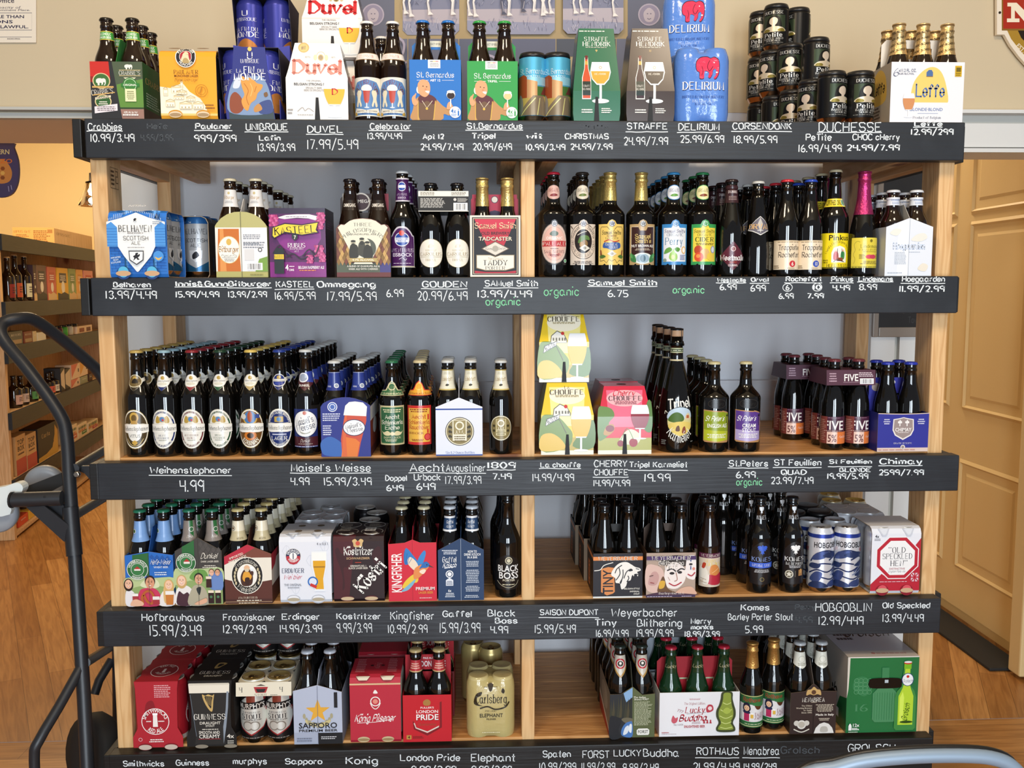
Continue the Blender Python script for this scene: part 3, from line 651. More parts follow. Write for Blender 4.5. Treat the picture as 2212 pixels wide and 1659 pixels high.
# ---- basket carton for bottles: origin at the middle of the front bottom edge, y runs backwards
def carrier(label, loc, Wd, D, H, art, side, outline=None, hs=None, rz=0, handle='x', hz=0, hcol=None, hy=None, hart=None, m='card', sart=None, hw=None, back=None, cat='carton', inner='8c7a64', sidefn=None, group=None):
    o = thing('bottle_carton', label, cat, (loc[0], loc[1], loc[2]+.0005), rz, group); t = .0012
    out = outline or [(0, 0), (100, 0), (100, 100), (0, 100)]; out = [((x-50)/100*Wd, z/100*H) for x, z in out]
    MB().slab(out, 0, t, inner, m).art(art, planar(-.0002), m).build('front_panel', o)
    MB().slab(out, D-t, D, back or side, m).build('back_panel', o)
    hs = H if hs is None else hs
    so = sidefn or [(t, 0), (D-t, 0), (D-t, hs), (t, hs)]
    for s in (-1, 1):
        x0, x1 = sorted((s*Wd/2, s*(Wd/2-t))); q = MB().slab(so, x0, x1, side, m, 'x')
        if sart: q.art(sart, (lambda u, v, h: (Wd/2+.0002+h, D/2+u, v)) if s > 0 else (lambda u, v, h: (-Wd/2-.0002-h, D/2-u, v)), m)
        q.build('side_panel', o)
    MB().box(-Wd/2+t, Wd/2-t, t, D-t, .0002, .0012, inner).build('bottom_panel', o)
    if hz:
        hc = hcol or side
        if handle == 'x':
            y = hy or D/2; w_ = (hw or Wd*.96)/2; e = hz; g = .030; b = .012
            pts = [(-w_, .002), (w_, .002), (w_, e-b), (w_-b, e), (-w_+b, e), (-w_, e-b)]
            ho = [(-.038, e-.045), (.038, e-.045), (.038, e-.020), (-.038, e-.020)]
            q = MB()
            for seg in ([(-w_, .002), (w_, .002), (w_, ho[0][1]), (-w_, ho[0][1])], [(-w_, ho[0][1]), (ho[0][0], ho[0][1]), (ho[0][0], ho[2][1]), (-w_, ho[2][1])], [(ho[1][0], ho[0][1]), (w_, ho[0][1]), (w_, ho[2][1]), (ho[1][0], ho[2][1])], [(-w_, ho[2][1]), (w_, ho[2][1]), (w_, e-b), (w_-b, e), (-w_+b, e), (-w_, e-b)]): q.slab(seg, y, y+t, hc, m)
            if hart: q.art(hart, planar(y-.0003, 0, hz-hart.H), m)
            q.build('handle', o)
        else:
            pts = [(t, .002), (D-t, .002), (D-t, H), (D*.82, hz), (D*.18, hz), (t, H)]
            q = MB().slab(pts, -t/2, t/2, hc, m, 'x'); q.build('handle', o)
            MB().slab([(D*.34, hz-.022), (D*.66, hz-.022), (D*.66, hz-.008), (D*.34, hz-.008)], -t, t, '1a1714', m, 'x').build('handle_slot', o)
        for k in (1, 2) if D > .17 else (1,):
            yy = D*k/(3 if D > .17 else 2); MB().box(-Wd/2+t, Wd/2-t, yy-.0004, yy+.0004, .0015, H*.55, inner).build('divider', o) if handle == 'd' else None
    return o
def fill(P_, r, loc, Wd, D, nx, ny, what, pack, sx=None, rz=None, first=(0, 0)):
    """bottles standing in a carton: columns along x, rows along y"""
    dx = sx or Wd/nx; dy = D/ny
    cn = {1: ['middle'], 2: ['left', 'right'], 3: ['left', 'middle', 'right']}[nx]; rn = {1: ['only'], 2: ['front', 'back'], 3: ['front', 'middle', 'back']}[ny]
    for j in range(ny):
        for i in range(nx):
            put(P_, 'beer_bottle', f'{what}, {rn[j]} row {cn[i]}, in the {pack}', 'bottle', (loc[0]+(i-(nx-1)/2)*dx, loc[1]+(j+.5)*dy, loc[2]+.0021), (rz or 0)+jit(8), 'bottles in the '+pack)
# ---- cans
def canprof(r=.033, H=.122): return [(r*.74, .0), (r*.80, .0015), (r*.86, .006), (r, .014), (r, H-.016), (r*.95, H-.010), (r*.83, H-.003), (r*.82, H-.0015)]
def can(H, c, art=None, r=.033, m='tin', lid='b9b6ae', base='b5a58f', holder=None, art2=None):
    p = canprof(r, H); P_ = Proto(H)
    b = MB().lathe(p[3:], 30, c, m, capb=False, capt=False).lathe(p[:4], 30, base, 'metal', capt=False)
    if art: b.art(art, wrapfn(p, .015 if art.H < H-.03 else .0145, .0003), m, .003)
    P_.p('can_body', b.mesh('can_body'))
    q = MB().lathe([(r*.82, H-.002), (r*.83, H), (r*.78, H), (r*.76, H-.004), (.0005, H-.0045)], 30, lid, 'tin', capb=False, capt=False)
    q.lathe([(.0085, H-.0044), (.0085, H-.0028), (.006, H-.0024)], 12, lid, 'metal', cx=.0, cy=-.005).box(-.004, .004, -.003, .011, H-.0042, H-.003, lid, 'metal')
    P_.p('lid', q.mesh('lid'))
    if holder: P_.p('top_holder', MB().lathe([(r*.97, H-.010), (r*1.0, H-.006), (r*.92, H+.0015), (r*.80, H+.002), (.001, H+.002)], 30, holder, 'plastic', capb=True, capt=False).mesh('top_holder'))
    return P_
# ---- card sleeve round four cans
def sleeve(label, loc, Wd, H, art, c, P_can, D=.132, rz=0, m='card', ch=.016, topart=None, group=None, nx=2, ny=2, crz=0):
    o = thing('can_multipack', label, 'can pack', loc, rz, group)
    loop = [(.004, .0006), (0, .008), (0, H-ch), (ch*.35, H-ch*.3), (ch, H), (D-ch, H), (D-ch*.35, H-ch*.3), (D, H-ch), (D, .008), (D-.004, .0006)]
    cy, cz = D/2, H/2; inn = [(cy+(y-cy)*(1-.0016/D*2), cz+(z-cz)*(1-.0016/H*2)) for y, z in loop]; n = len(loop)
    def front(L0, x): return [(x, *p) for p in L0]
    q = MB(); x0, x1 = -Wd/2, Wd/2
    for L0 in (loop, inn): q.add(front(L0, x0)+front(L0, x1), [(i, (i+1) % n, n+(i+1) % n, n+i) for i in range(n)], c, m)
    for x in (x0, x1): q.add(front(loop, x)+front(inn, x), [(i, (i+1) % n, n+(i+1) % n, n+i) for i in range(n)], 'b59f82', m)
    fn, cuts, tot = pathmap(loop[1:6]); q.art(art, lambda u, v, h: fn(u, v, h+.0002), m, 0, cuts)
    q.build('card_sleeve', o)
    dx = (Wd-.002)/nx; dy = (D-.004)/ny
    for j in range(ny):
        for i in range(nx):
            c_ = thing_part(P_can, 'can', o, ((i-(nx-1)/2)*dx, .002+(j+.5)*dy, .0025), crz)
    return o
def thing_part(P_, name, parent, loc, rz=0):
    o = link(name, P_.parts[0][1], parent, loc, (0, 0, rz))
    for nm, me, lb in P_.parts[1:]: link(nm, me, o)
    return o
# ---- tapered carton hiding its bottles
def basket(label, loc, Wd, D, H, zs, tw, td, art, c, ctop=None, side=None, rz=0, slot=0, m='gloss', holes=True, group=None, sideart=None):
    o = thing('gift_carton', label, 'carton', loc, rz, group); side = side or c
    def ring(w_, y0, y1, z): return [(-w_/2, y0, z), (w_/2, y0, z), (w_/2, y1, z), (-w_/2, y1, z)]
    k = Wd*.04; R0 = ring(Wd-k, 0, D, 0); R1 = ring(Wd, 0, D, zs*.25); R1b = ring(Wd, 0, D, zs); R2 = ring(Wd*tw, D*(1-td)/2, D*(1+td)/2, H)
    q = MB()
    for a, b in ((R0, R1), (R1, R1b), (R1b, R2)):
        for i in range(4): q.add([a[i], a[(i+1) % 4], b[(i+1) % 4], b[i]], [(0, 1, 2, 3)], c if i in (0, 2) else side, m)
    q.add(R2, [(0, 1, 2, 3)], ctop or c, m); q.add(R0, [(3, 2, 1, 0)], c, m)
    fn, cuts, tot = pathmap([(0, 0), (0, zs), (D*(1-td)/2, H)])
    q.art(art, lambda u, v, h: fn(u, v, h+.0002), m, 0, cuts); q.build('carton_body', o)
    for s in (-1, 1):      # cut edge lines of the side wings, finger hole, bottom slot
        MB().add([(s*(Wd/2+.0004), .002, zs), (s*(Wd/2+.0004), .012, zs-.0015), (s*(Wd*tw/2+.0006), D*(1-td)/2+.012, H-.002), (s*(Wd*tw/2+.0006), D*(1-td)/2+.001, H-.001)], [(0, 1, 2, 3)], '1c1a18', m).build('wing_gap', o)
    if slot: MB().slab([(-.006, .0005), (.006, .0005), (.003, slot), (-.003, slot)], -.0022, -.0014, '100e0d', 'card').build('bottom_slot', o)
    if holes: MB().lathe([(.012, H+.0003), (.0118, H+.0006)], 16, '15110e', 'card', cx=0, cy=D*.5).build('finger_hole', o)
    return o
# ---- film-wrapped block of four cans
def shrink(label, loc, Wd, H, art, c, m='film', rz=0, group=None, top=None):
    o = thing('shrink_wrapped_cans', label, 'can pack', loc, rz, group); r = Wd/4; n = 64
    def sec(k, grow):      # rounded outline of four touching cylinders
        out = []
        for i in range(n):
            a = 2*pi*i/n; dx, dy = cos(a), sin(a); best = 0
            for cx in (-r, r):
                for cy in (-r, r):
                    b = dx*cx+dy*cy; d = b*b-(2*r*r-(r*grow)**2)
                    if d > 0: best = max(best, b+sqrt(d))
            flat = r*2*grow/max(abs(dx), abs(dy)); best = max(best, min(flat, 2.42*r)*k); out.append((best*dx, best*dy+2*r))
        return out
    q = MB(); lv = [(.0, .90, .93), (.006, .975, .97), (.02, .99, 1), (H*.5, .985, 1), (H-.028, .985, 1), (H-.016, .93, .96), (H-.008, .80, .88), (H-.006, .55, .84)]
    rings = [[(x, y, z) for x, y in sec(k, g)] for z, k, g in lv]; V = [p for R_ in rings for p in R_]
    q.add(V, [(j*n+i, j*n+(i+1) % n, (j+1)*n+(i+1) % n, (j+1)*n+i) for j in range(len(lv)-1) for i in range(n)], c, m, True)
    q.add(rings[-1], [tuple(range(n))], c, m)
    fr = sorted((x, y) for x, y in sec(.985, 1) if y < 2*r*.72 or (abs(x) < r*1.2 and y < 2*r))
    def fn(u, v, h):
        u = max(fr[0][0], min(fr[-1][0], u))
        for p0, p1 in zip(fr, fr[1:]):
            if p0[0] <= u <= p1[0]: y = p0[1]+(p1[1]-p0[1])*((u-p0[0])/max(1e-9, p1[0]-p0[0])); break
        return (u, y-.0006-h, v)
    q.art(art, fn, m, .004); q.build('film_wrap', o)
    for x in (-r, r):
        for y in (r, 3*r):
            MB().lathe([(r*.93, H-.018), (r*.86, H-.006), (r*.78, H), (r*.70, H), (.001, H-.002)], 24, top or c, m, cx=x, cy=y, capb=False, capt=False).build('can_top', o)
    return o
def carton_box(label, loc, Wd, D, H, art, c, rz=0, m='gloss', top=None, right=None, left=None, ctop=None):
    o = thing('beer_box', label, 'box', loc, rz)
    q = MB().bev(-Wd/2, Wd/2, 0, D, 0, H, .0015, c, m); q.art(art, planar(-.0002), m)
    if right: q.art(right, lambda u, v, h: (Wd/2+.0002+h, D/2+u, v), m)
    if left: q.art(left, lambda u, v, h: (-Wd/2-.0002-h, D/2-u, v), m)
    if top: q.art(top, lambda u, v, h: (u, v, H+.0002+h), m)
    q.build('box_body', o); return o
# ---- card clip gripping four bottle necks
def neck_clip(label, loc, Wd, D, z0, z1, art, c, rz=0, m='card', sl=1.0):
    o = thing('bottle_clip', label, 'carton', loc, rz); w = Wd/2; s = .92
    q = MB()
    V = [(-w, 0, z0), (w, 0, z0), (w, D, z0), (-w, D, z0), (-w*s, .006*sl, z1), (w*s, .006*sl, z1), (w*s, D-.006*sl, z1), (-w*s, D-.006*sl, z1)]
    q.add(V, [(0, 1, 5, 4), (1, 2, 6, 5), (2, 3, 7, 6), (3, 0, 4, 7)], c, m)
    fn, cuts, tot = pathmap([(0, z0), (.006*sl, z1)]); q.art(art, lambda u, v, h: fn(u, v, h+.0003), m); q.build('clip_band', o)
    # top plate with four neck holes left open
    g = MB(); bm = [(x, y) for x in (-w*s, 0, w*s) for y in (.006, D/2, D-.006)]
    for ix in (0, 1):
        for iy in (0, 1):
            x0, x1 = (-w*s, 0) if ix == 0 else (0, w*s); y0, y1 = (.006, D/2) if iy == 0 else (D/2, D-.006); cx, cy = (x0+x1)/2, (y0+y1)/2; rr = .0150; n = 24
            inn = [(cx+rr*cos(2*pi*i/n), cy+rr*sin(2*pi*i/n), z1) for i in range(n)]; ou = []
            for i in range(n):
                a = 2*pi*i/n; k = 1/max(abs(cos(a))/((x1-x0)/2), abs(sin(a))/((y1-y0)/2)); ou.append((cx+k*cos(a), cy+k*sin(a), z1))
            g.add(inn+ou, [(i, (i+1) % n, n+(i+1) % n, n+i) for i in range(n)], c, m)
    g.build('clip_top', o); return o

# ================================================================ top shelf
LN = bprof(.0288, .229, .128, .178, .0155, .0128)           # long-neck third-litre bottle
def art_crabbies(W_, H_):
    a = Art(W_, H_)
    a.R(0, 0, 100, 100, '4d5a44').P([(50, 18), (100, 18), (100, 70), (50, 60)], '5f8a3c').R(50, 0, 100, 17, '9a7568').R(50, 17, 100, 20, '2e4526')
    a.P([(0, 0), (58, 0), (42, 100), (0, 100)], '2b2b2d').P([(0, 72), (38, 68), (36, 100), (0, 100)], 'c22d25').P([(0, 64), (33, 62), (37, 72), (0, 74)], '8e2420')
    a.E(21, 66, 17, 14, 'd9c493').E(21, 66, 15, 12.5, '3e6b33'); sh(a, ELEPH, 10, 58, 20, 13, 'dfe0da')
    a.R(3, 54, 44, 57, 'c9a25e').T("CRABBIE'S", 22, 47, 41, 9, 'f2eee2', 's', rot=6).L([(3, 41), (46, 46)], 2, 'c9a25e')
    a.E(23, 30, 16, 12, 'd9c493').E(23, 30, 14, 10.5, '2f5c2c').P([(8, 33), (38, 37), (38, 41), (8, 37)], 'e6dcc0').T('ORIGINAL', 23, 37, 26, 3.4, '2b2b2d', rot=7).G(13, 24, 33, 31, 2, 'e9e4d6', 'c')
    a.P([(6, 9), (50, 14), (50, 26), (6, 21)], 'e3dbe0').G(9, 13, 48, 22, 3, '6d6068', 'c')
    sh(a, ELEPH, 66, 86, 16, 9, 'e8e6dc'); a.L([(56, 85), (97, 85)], 1, 'd9c493').T("CRABBIE'S", 76, 80, 40, 6.5, 'f4f1e8', 's').L([(56, 75), (97, 75)], 1, 'd9c493').P([(64, 72), (88, 72), (84, 69), (68, 69)], 'e6dcc0')
    a.C(76, 59, 14, '2f7a32').C(76, 59, 12, 'dfe8cf').C(76, 59, 11.2, '3f7f3a').R(59, 56, 94, 62, '2f7a32').T('ORIGINAL', 76, 59, 26, 3.6, 'f0f2e4').R(66, 30, 87, 52, 'e8e2b6').G(69, 33, 84, 49, 5, '6c7a4a', 'c').T('4.8% Alc by Vol', 75, 11, 26, 3.6, 'f0ece6').G(60, 4, 90, 9, 1, 'f0ece6', 'c')
    return a
cx, wd, ht = fb(1, 197, 313, 134, -.01)
sa = Art(.185, ht); sa.R(0, 0, 100, 100, '1e5a2c').R(0, 0, 100, 20, '3c2f2b').T("CRABBIE'S", 50, 70, 80, 10, 'c9a25e', 's').G(10, 24, 60, 50, 6, '9db39a')
carrier('green and red ginger beer carton at the left end of the top shelf', (cx, -.012, DT[1]), wd, .185, ht, art_crabbies(wd, ht), '1f4d2a', hs=ht*.98, handle='d', hz=.185, hcol='2a7a38', sart=sa)
a = Art(.07, .020).R(0, 0, 100, 100, 'd9c04a').R(0, 8, 100, 92, '3d9a3c').T('ALCOHOLIC', 50, 66, 40, 30, 'f2f4ea').T('GINGER BEER', 50, 28, 40, 26, 'f2f4ea')
fill(bottle(LN, 'brown_glass', ('1a1714', 'gloss'), [('neck_label', a, .178)]), 1, (cx, -.010, DT[1]), wd, .182, 2, 3, 'green collared black capped bottle', 'green and red ginger beer carton')

# orange sleeve of four cans
cx, wd, ht = fb(1, 346, 472, 107, -.01); CS = can(ht-.006, '20242c')
a = Art(wd, ht+.006).R(0, 0, 100, 100, 'efa62c').P([(0, 40), (18, 38), (40, 45), (52, 33), (70, 24), (80, 12), (84, 0), (0, 0)], 'f3ead2').R(0, 0, 100, 3, 'f3c877')
for x, y, w_, h_ in ((20, 31, 20, 9), (36, 38, 5, 9), (6, 27, 8, 10), (24, 22, 18, 5), (46, 20, 16, 5), (10, 12, 16, 8), (34, 9, 22, 8), (58, 9, 18, 8), (30, 29, 18, 4)):
    a.R(x, y, x+w_, y+h_, 'd8c9a0').R(x+.8, y+.5, x+w_-.8, y+h_-2, 'f6efdd').L([(x, y+h_), (x+w_/2, y+h_+2.4), (x+w_, y+h_)], .8, 'a89262')
    for i in range(3): a.R(x+w_*(.15+.28*i), y+1, x+w_*(.25+.28*i), y+h_*.4, 'b7a67c')
a.C(48, 80, 18, 'f6f1e6').C(48, 80, 16.6, '20202a').A('PAULANER', 48, 80, 12.2, 90, 3.2, 'f6f1e6', span=135).A('MÜNCHEN', 48, 80, 15.4, 270, 3.2, 'f6f1e6', span=110, bot=1).C(48, 80, 10.8, 'f6f1e6').C(48, 80, 10, 'a8283a')
a.S([(44, 72), (40, 76), (43, 82), (47, 87), (52, 85), (54, 79), (55, 73)], 'e6d3ae').S([(43, 72), (45, 78), (51, 78), (54, 72)], 'b39a68')
a.T('PAULANER', 48, 59.5, 42, 5.4, '43260f', 's').T('MÜNCHNER LAGER', 48, 54, 42, 3, '6d3d14').T('Original Munich Lager', 48, 48.6, 40, 3.4, '7a4a1c', 'j', .3).O(74, 34, 10.5, .8, 'b67a1f').O(74, 34, 7, .7, 'b67a1f').L([(71, 30), (75, 39)], 2, 'b67a1f').G(80, 8, 97, 16, 2, '8a5a20')
for x in (24, 74): a.E(x, 98.5, 11, 1.6, '6d5a3a').E(x, 98.2, 10, 1, 'd7c9a8')
for x in (27, 76): a.E(x, 1.8, 12, 5.4, 'c98a1c').E(x, 1, 11, 4.4, 'd9c6a6').E(x, .4, 10, 2.6, 'a58a66')
sleeve('orange card sleeve of four cans with a town sketch on it', (cx, -.012, DT[1]), wd, ht, a, 'efa62c', CS, topart=None)

# blue four-packs with a golden map
def art_fin(W_, H_):
    a = Art(W_, H_)
    a.P([(10, 0), (98, 0), (84, 68), (80, 100), (26, 100), (20, 68), (6, 30)], '2b3480').P([(10, 0), (98, 0), (95, 16), (8, 18)], '3a4a52')
    a.S([(10, 10), (9, 34), (22, 56), (40, 58), (70, 60), (84, 50), (92, 30), (94, 12), (60, 6)], '7d96bb').S([(12, 12), (12, 30), (22, 38), (34, 30), (38, 16), (26, 8)], '8d4a32').S([(70, 8), (66, 20), (78, 26), (92, 26), (94, 10)], '3f4f86').S([(18, 44), (24, 56), (34, 56), (30, 44)], 'cfd8e4').S([(60, 10), (58, 16), (68, 22), (74, 14)], 'c08a4c')
    a.S([(34, 54), (38, 60), (44, 56), (50, 58), (60, 54), (66, 50), (76, 48), (74, 42), (66, 36), (62, 28), (52, 22), (46, 12), (38, 16), (34, 26), (40, 34), (36, 44)], 'd99a4a').L([(40, 50), (48, 40), (44, 30), (48, 20)], 1.5, 'b8702c', 1).L([(52, 50), (56, 42), (52, 32)], 1.3, 'f0c076', 1).L([(64, 46), (60, 38)], 1.2, 'b8702c').S([(78, 36), (84, 38), (86, 33), (80, 31)], '7a5a3c')
    a.E(53, 97, 4, 3, 'd9c46a').T('U', 53, 88, 9, 9, 'f4f4f8', 'k').T('UNIBROUE', 53, 80.5, 36, 5.2, 'eef0f8', 's').T('LA', 31, 67, 9, 5, 'fff', 's').T('FIN', 51, 68.5, 20, 8.6, 'fff', 's', wt=1.4).T('DU', 73, 67, 11, 5, 'fff', 's').T('MONDE', 53, 59, 62, 9, 'fff', 's', wt=1.5)
    return a
def fin_can():
    a = Art(2*pi*.033, .128)
    for o in (0, 50): a.R(o, 0, o+50, 100, '3a3f9a').T('LA FIN DU', 25+o, 54, 30, 7, 'f4f4fa', 's').T('MONDE', 25+o, 44, 34, 9, 'f4f4fa', 's', wt=1.4).T('UNIBROUE', 25+o, 72, 28, 6, 'e6e8f4', 's').T('U', 25+o, 83, 6, 9, 'f4f4fa', 'k').S([(10+o, 2), (12+o, 22), (25+o, 36), (38+o, 24), (40+o, 4)], 'b9763a')
    return can(.158, '343a94', a, m='tin', lid='2a2620')
FC = fin_can()
def fin_pack(label, x0, x1, yt, Y, zb=None, rz=0, backside=False):
    cx, wd, ht = fb(1, x0, x1, yt, Y); z = DT[1] if zb is None else zb; ht = .160
    o = thing('can_multipack', label, 'can pack', (cx, Y, z+.0004), rz)
    for j in range(2):
        for i in range(2): thing_part(FC, 'can', o, ((i-.5)*.067, .034+j*.067, .001), radians((35, -40)[i]) if not backside else radians((80, 170)[i]))
    m = MB(); Wt = .136
    if not backside:
        a = art_fin(wd*.92, ht+.002); m.slab([(-wd*.42, .0005), (wd*.45, .0005), (wd*.34, ht*.66), (wd*.3, ht+.002), (-wd*.26, ht+.002), (-wd*.3, ht*.66), (-wd*.45, ht*.3)], -.0012, -.0002, '2b3480').art(a, planar(-.0013))
    else: m.slab([(-wd/2, .0005), (wd/2, .0005), (wd/2, ht*.28), (wd*.3, ht*.25), (0, ht*.12), (-wd*.3, ht*.25), (-wd/2, ht*.28)], -.0012, -.0002, '3b40a0')
    m.build('front_card', o)
    MB().slab([(-Wt/2, ht), (Wt/2, ht), (Wt/2, ht+.0012), (-Wt/2, ht+.0012)], -.001, .134, '242020').build('top_card', o)
    for s in (-1, 1): MB().slab([(.03, ht*.3), (.10, ht*.3), (.134, ht), (0, ht)], *sorted((s*Wt/2, s*(Wt/2+.001))), '262238', 'card', 'x').slab([(0, .001), (.134, .001), (.134, ht*.28), (.067, ht*.12), (0, ht*.28)], *sorted((s*Wt/2, s*(Wt/2+.001))), '3b40a0', 'card', 'x').build('side_card', o)
fin_pack('dark blue four-can pack with golden map, front lower one of the pair stack', 478, 602, 112, -.010)
fin_pack('dark blue four-can pack hidden behind the golden map pack, carrying another', 507, 632, 112, .155)
fin_pack('blue four-can pack with bare cans raised above the golden map pack', 507, 632, 22, .152, DT[1]+.1618, backside=True)

# white four-packs with red lettering
def art_duvel(W_, H_):
    a = Art(W_, H_)
    a.P([(0, 0), (100, 0), (100, 52), (84, 100), (16, 100), (0, 52)], 'ece9e6').P([(0, 50), (100, 50), (100, 52), (0, 52)], 'd6d4d2')
    a.C(28, 93.5, 9, 'b08a3c').C(28, 93.5, 7.2, 'c9a558').T('#1', 28, 93.5, 8, 5, '3a2a10').L([(48, 80), (52, 87), (60, 87), (64, 80)], 1, 'b7a27c', 1).E(56, 80, 5, 4.6, 'b39a6a').E(56, 80, 3.6, 3.4, '6d5530').E(47, 80, 3, 4, 'c9b892').E(65, 80, 3, 4, 'c9b892').T('ESTD', 35, 80.5, 9, 2.2, '7a756c').T('1871', 76, 80.5, 8, 2.2, '7a756c')
    a.T('Duvel', 51, 67, 76, 17, 'c8202c', 'k', wt=2.1)
    a.T('THE ORIGINAL', 45, 48.5, 24, 2, '9a9794').T('BELGIAN STRONG BLOND', 46, 44, 66, 3, '4a4744').T('SPECIALTY BEER', 45, 39.5, 26, 2.2, '9a9794').T('BIERE DE SPECIALITE', 45, 36.5, 32, 2.2, '9a9794')
    beer_glass(a, 78, 3, 50, 34, 'e0b83c', 'eef0ee', .42); a.T('D', 79, 35, 8, 7, 'c8202c', 'k', wt=1.5).L([(18, 10), (26, 15), (30, 11), (36, 14), (44, 10)], .8, '8a8784', 1).G(2, 6, 12, 14, 2, '9a9794').G(18, 5, 46, 7, 1, 'b0aeac')
    return a
def duvel(label, x0, x1, yt, Y, z=None, rz=0):
    cx, wd, ht = fb(1, x0, x1, yt, Y) if z is None else (fb(1, x0, x1, yt, Y)[0], .148, .178)
    ht = .178; zs = ht*.5; p = pathmap([(0, 0), (0, zs), (.148*.17, ht)])[2]
    basket(label, (cx, Y, (DT[1] if z is None else z)+.0004), wd, .148, ht, zs, .73, .66, art_duvel(wd, p), 'ece9e6', 'e6b84a', '2a2624', rz, .05)
duvel('white gift carton with huge red lettering and goblet, front one by twin goat bottles', 617, 754, 97, -.010, rz=radians(2))
duvel('white red-lettered carton low down behind the front goblet carton', 664, 780, 97, .155)
duvel('white red-lettered goblet carton raised on top, above the front one', 664, 780, 10, .150, DT[1]+.1795)

# twin goat bottles
CB = bprof(.0305, .229, .122, .185, .0165, .0130)
a = Art(.082, .088).R(0, 0, 100, 100, 'e9e4d6').P([(6, 3), (94, 3), (94, 70), (80, 88), (50, 95), (20, 88), (6, 70)], '5d86b8').A('CELEBRATOR', 50, 20, 36, 90, 9, '8a2430', 's', span=112, ry=58)
a.P([(40, 66), (60, 66), (57, 40), (53, 32), (47, 32), (43, 40)], 'b94a3c').S([(38, 66), (36, 74), (44, 80), (56, 80), (64, 74), (62, 66)], 'f4f0e4').R(48.5, 22, 51.5, 34, 'd8dde0').E(50, 22, 7, 1.6, 'd8dde0')
for s in (-1, 1): a.S([(50+s*q, y) for q, y in ((14, 62), (22, 68), (30, 60), (28, 44), (32, 28), (26, 24), (22, 36), (18, 24), (14, 28), (18, 44))], 'e3d9bd').L([(50+s*20, 66), (50+s*30, 72), (50+s*33, 62)], 2, '6d5a36', 1)
a.P([(8, 8), (92, 8), (84, 22), (50, 15), (16, 22)], 'e9e4d6').T('BREWED IN BAVARIA', 50, 13, 60, 3.5, '5a4a2a').T('AYING', 50, 7, 26, 5, '3a3a52', 's').S([(10, 3), (14, 12), (22, 4)], 'c9a24a').S([(90, 3), (86, 12), (78, 4)], 'c9a24a')
b = Art(.075, .016).R(0, 0, 100, 100, 'a88a6a').R(0, 10, 100, 92, 'efe6dc').T('CELEBRATOR', 50, 50, 46, 44, 'a23a38', 's')
CEL = bottle(CB, 'brown_glass', ('e6e6e4', 'gloss'), [('label', a, .010), ('neck_label', b, .138)])
files(CEL, 1, 795, .025, 1, 0, 'white capped brown bottle with blue goat label, left one of the twins', turn=2)
files(CEL, 1, 850, .025, 1, 0, 'white capped brown bottle with blue goat label, right one of the twins', turn=2)
files(CEL, 1, 826, .155, 1, 0, 'white capped brown goat label bottle behind between the twins', turn=2)

# abbey four-packs, blue and green
def art_bern(W_, H_, c, sub, dark):
    a = Art(W_, H_).R(0, 0, 100, 100, c).R(36, 86, 60, 100, 'f0f0ee')
    for i in range(3): a.R(40+i*5.5, 96.6, 45.5+i*5.5, 97.6, ('1a1a1a', 'e0c23a', 'c0392b')[i])
    a.G(40, 88, 57, 95, 3, '9a9a9a', 'c').T('St. Bernardus', 50, 75, 72, 8.5, 'f8f8f8', 'k').T(sub, 50, 66, 20, 3.6, 'f8f8f8').L([(14, 66), (37, 66)], .6, 'f8f8f8').L([(63, 66), (86, 66)], .6, 'f8f8f8')
    # robed bald figure raising a glass
    a.S([(4, 0), (6, 18), (10, 32), (20, 40), (36, 42), (52, 34), (64, 24), (74, 20), (80, 26), (84, 22), (78, 8), (66, 10), (60, 0)], 'b98a56').S([(20, 0), (16, 24), (22, 38), (38, 40), (48, 30), (44, 0)], '6d4f38').S([(16, 34), (22, 42), (40, 42), (52, 34), (46, 26), (34, 32), (24, 28)], '5a2a30').L([(24, 32), (33, 20), (44, 32)], 1, 'e6dcc0').C(33, 19, 2.4, 'd9b24a').L([(50, 32), (46, 0)], 1.5, 'e0b24a').L([(16, 30), (16, 0)], 1.5, 'e0b24a')
    a.E(17, 50, 4, 6, 'f0ece4').S([(16, 48), (16, 60), (24, 67), (36, 64), (40, 54), (38, 44), (30, 38), (20, 42)], 'e0a074').E(33, 55, 1.2, .9, '3a2417').E(26, 56, 1.2, .9, '3a2417').S([(30, 48), (38, 48), (36, 44)], 'f6f0e8').E(31, 51, 2, 1.6, 'cf8a64').S([(6, 26), (4, 36), (10, 42), (12, 34), (16, 30), (12, 24)], 'e0a074').L([(10, 38), (12, 44)], 2.4, 'e0a074').S([(72, 18), (74, 28), (80, 30), (82, 20)], 'e0a074')
    a.R(78.5, 22, 80.5, 36, 'eef0f0').E(80, 42, 8.5, 7.5, 'eef0f0').E(80, 40.5, 7.6, 5.6, dark).E(80, 47, 7.5, 2.4, 'f4efe2').C(88, 13, 11, 'f6f6f6').T('4x', 85, 15, 10, 8, c).R(93, 7, 96, 15, c).R(93.9, 14, 95.1, 19, c).G(80, 6, 91, 10, 2, c)
    return a
SB = bprof(.0288, .229, .120, .185, .0165, .0132)
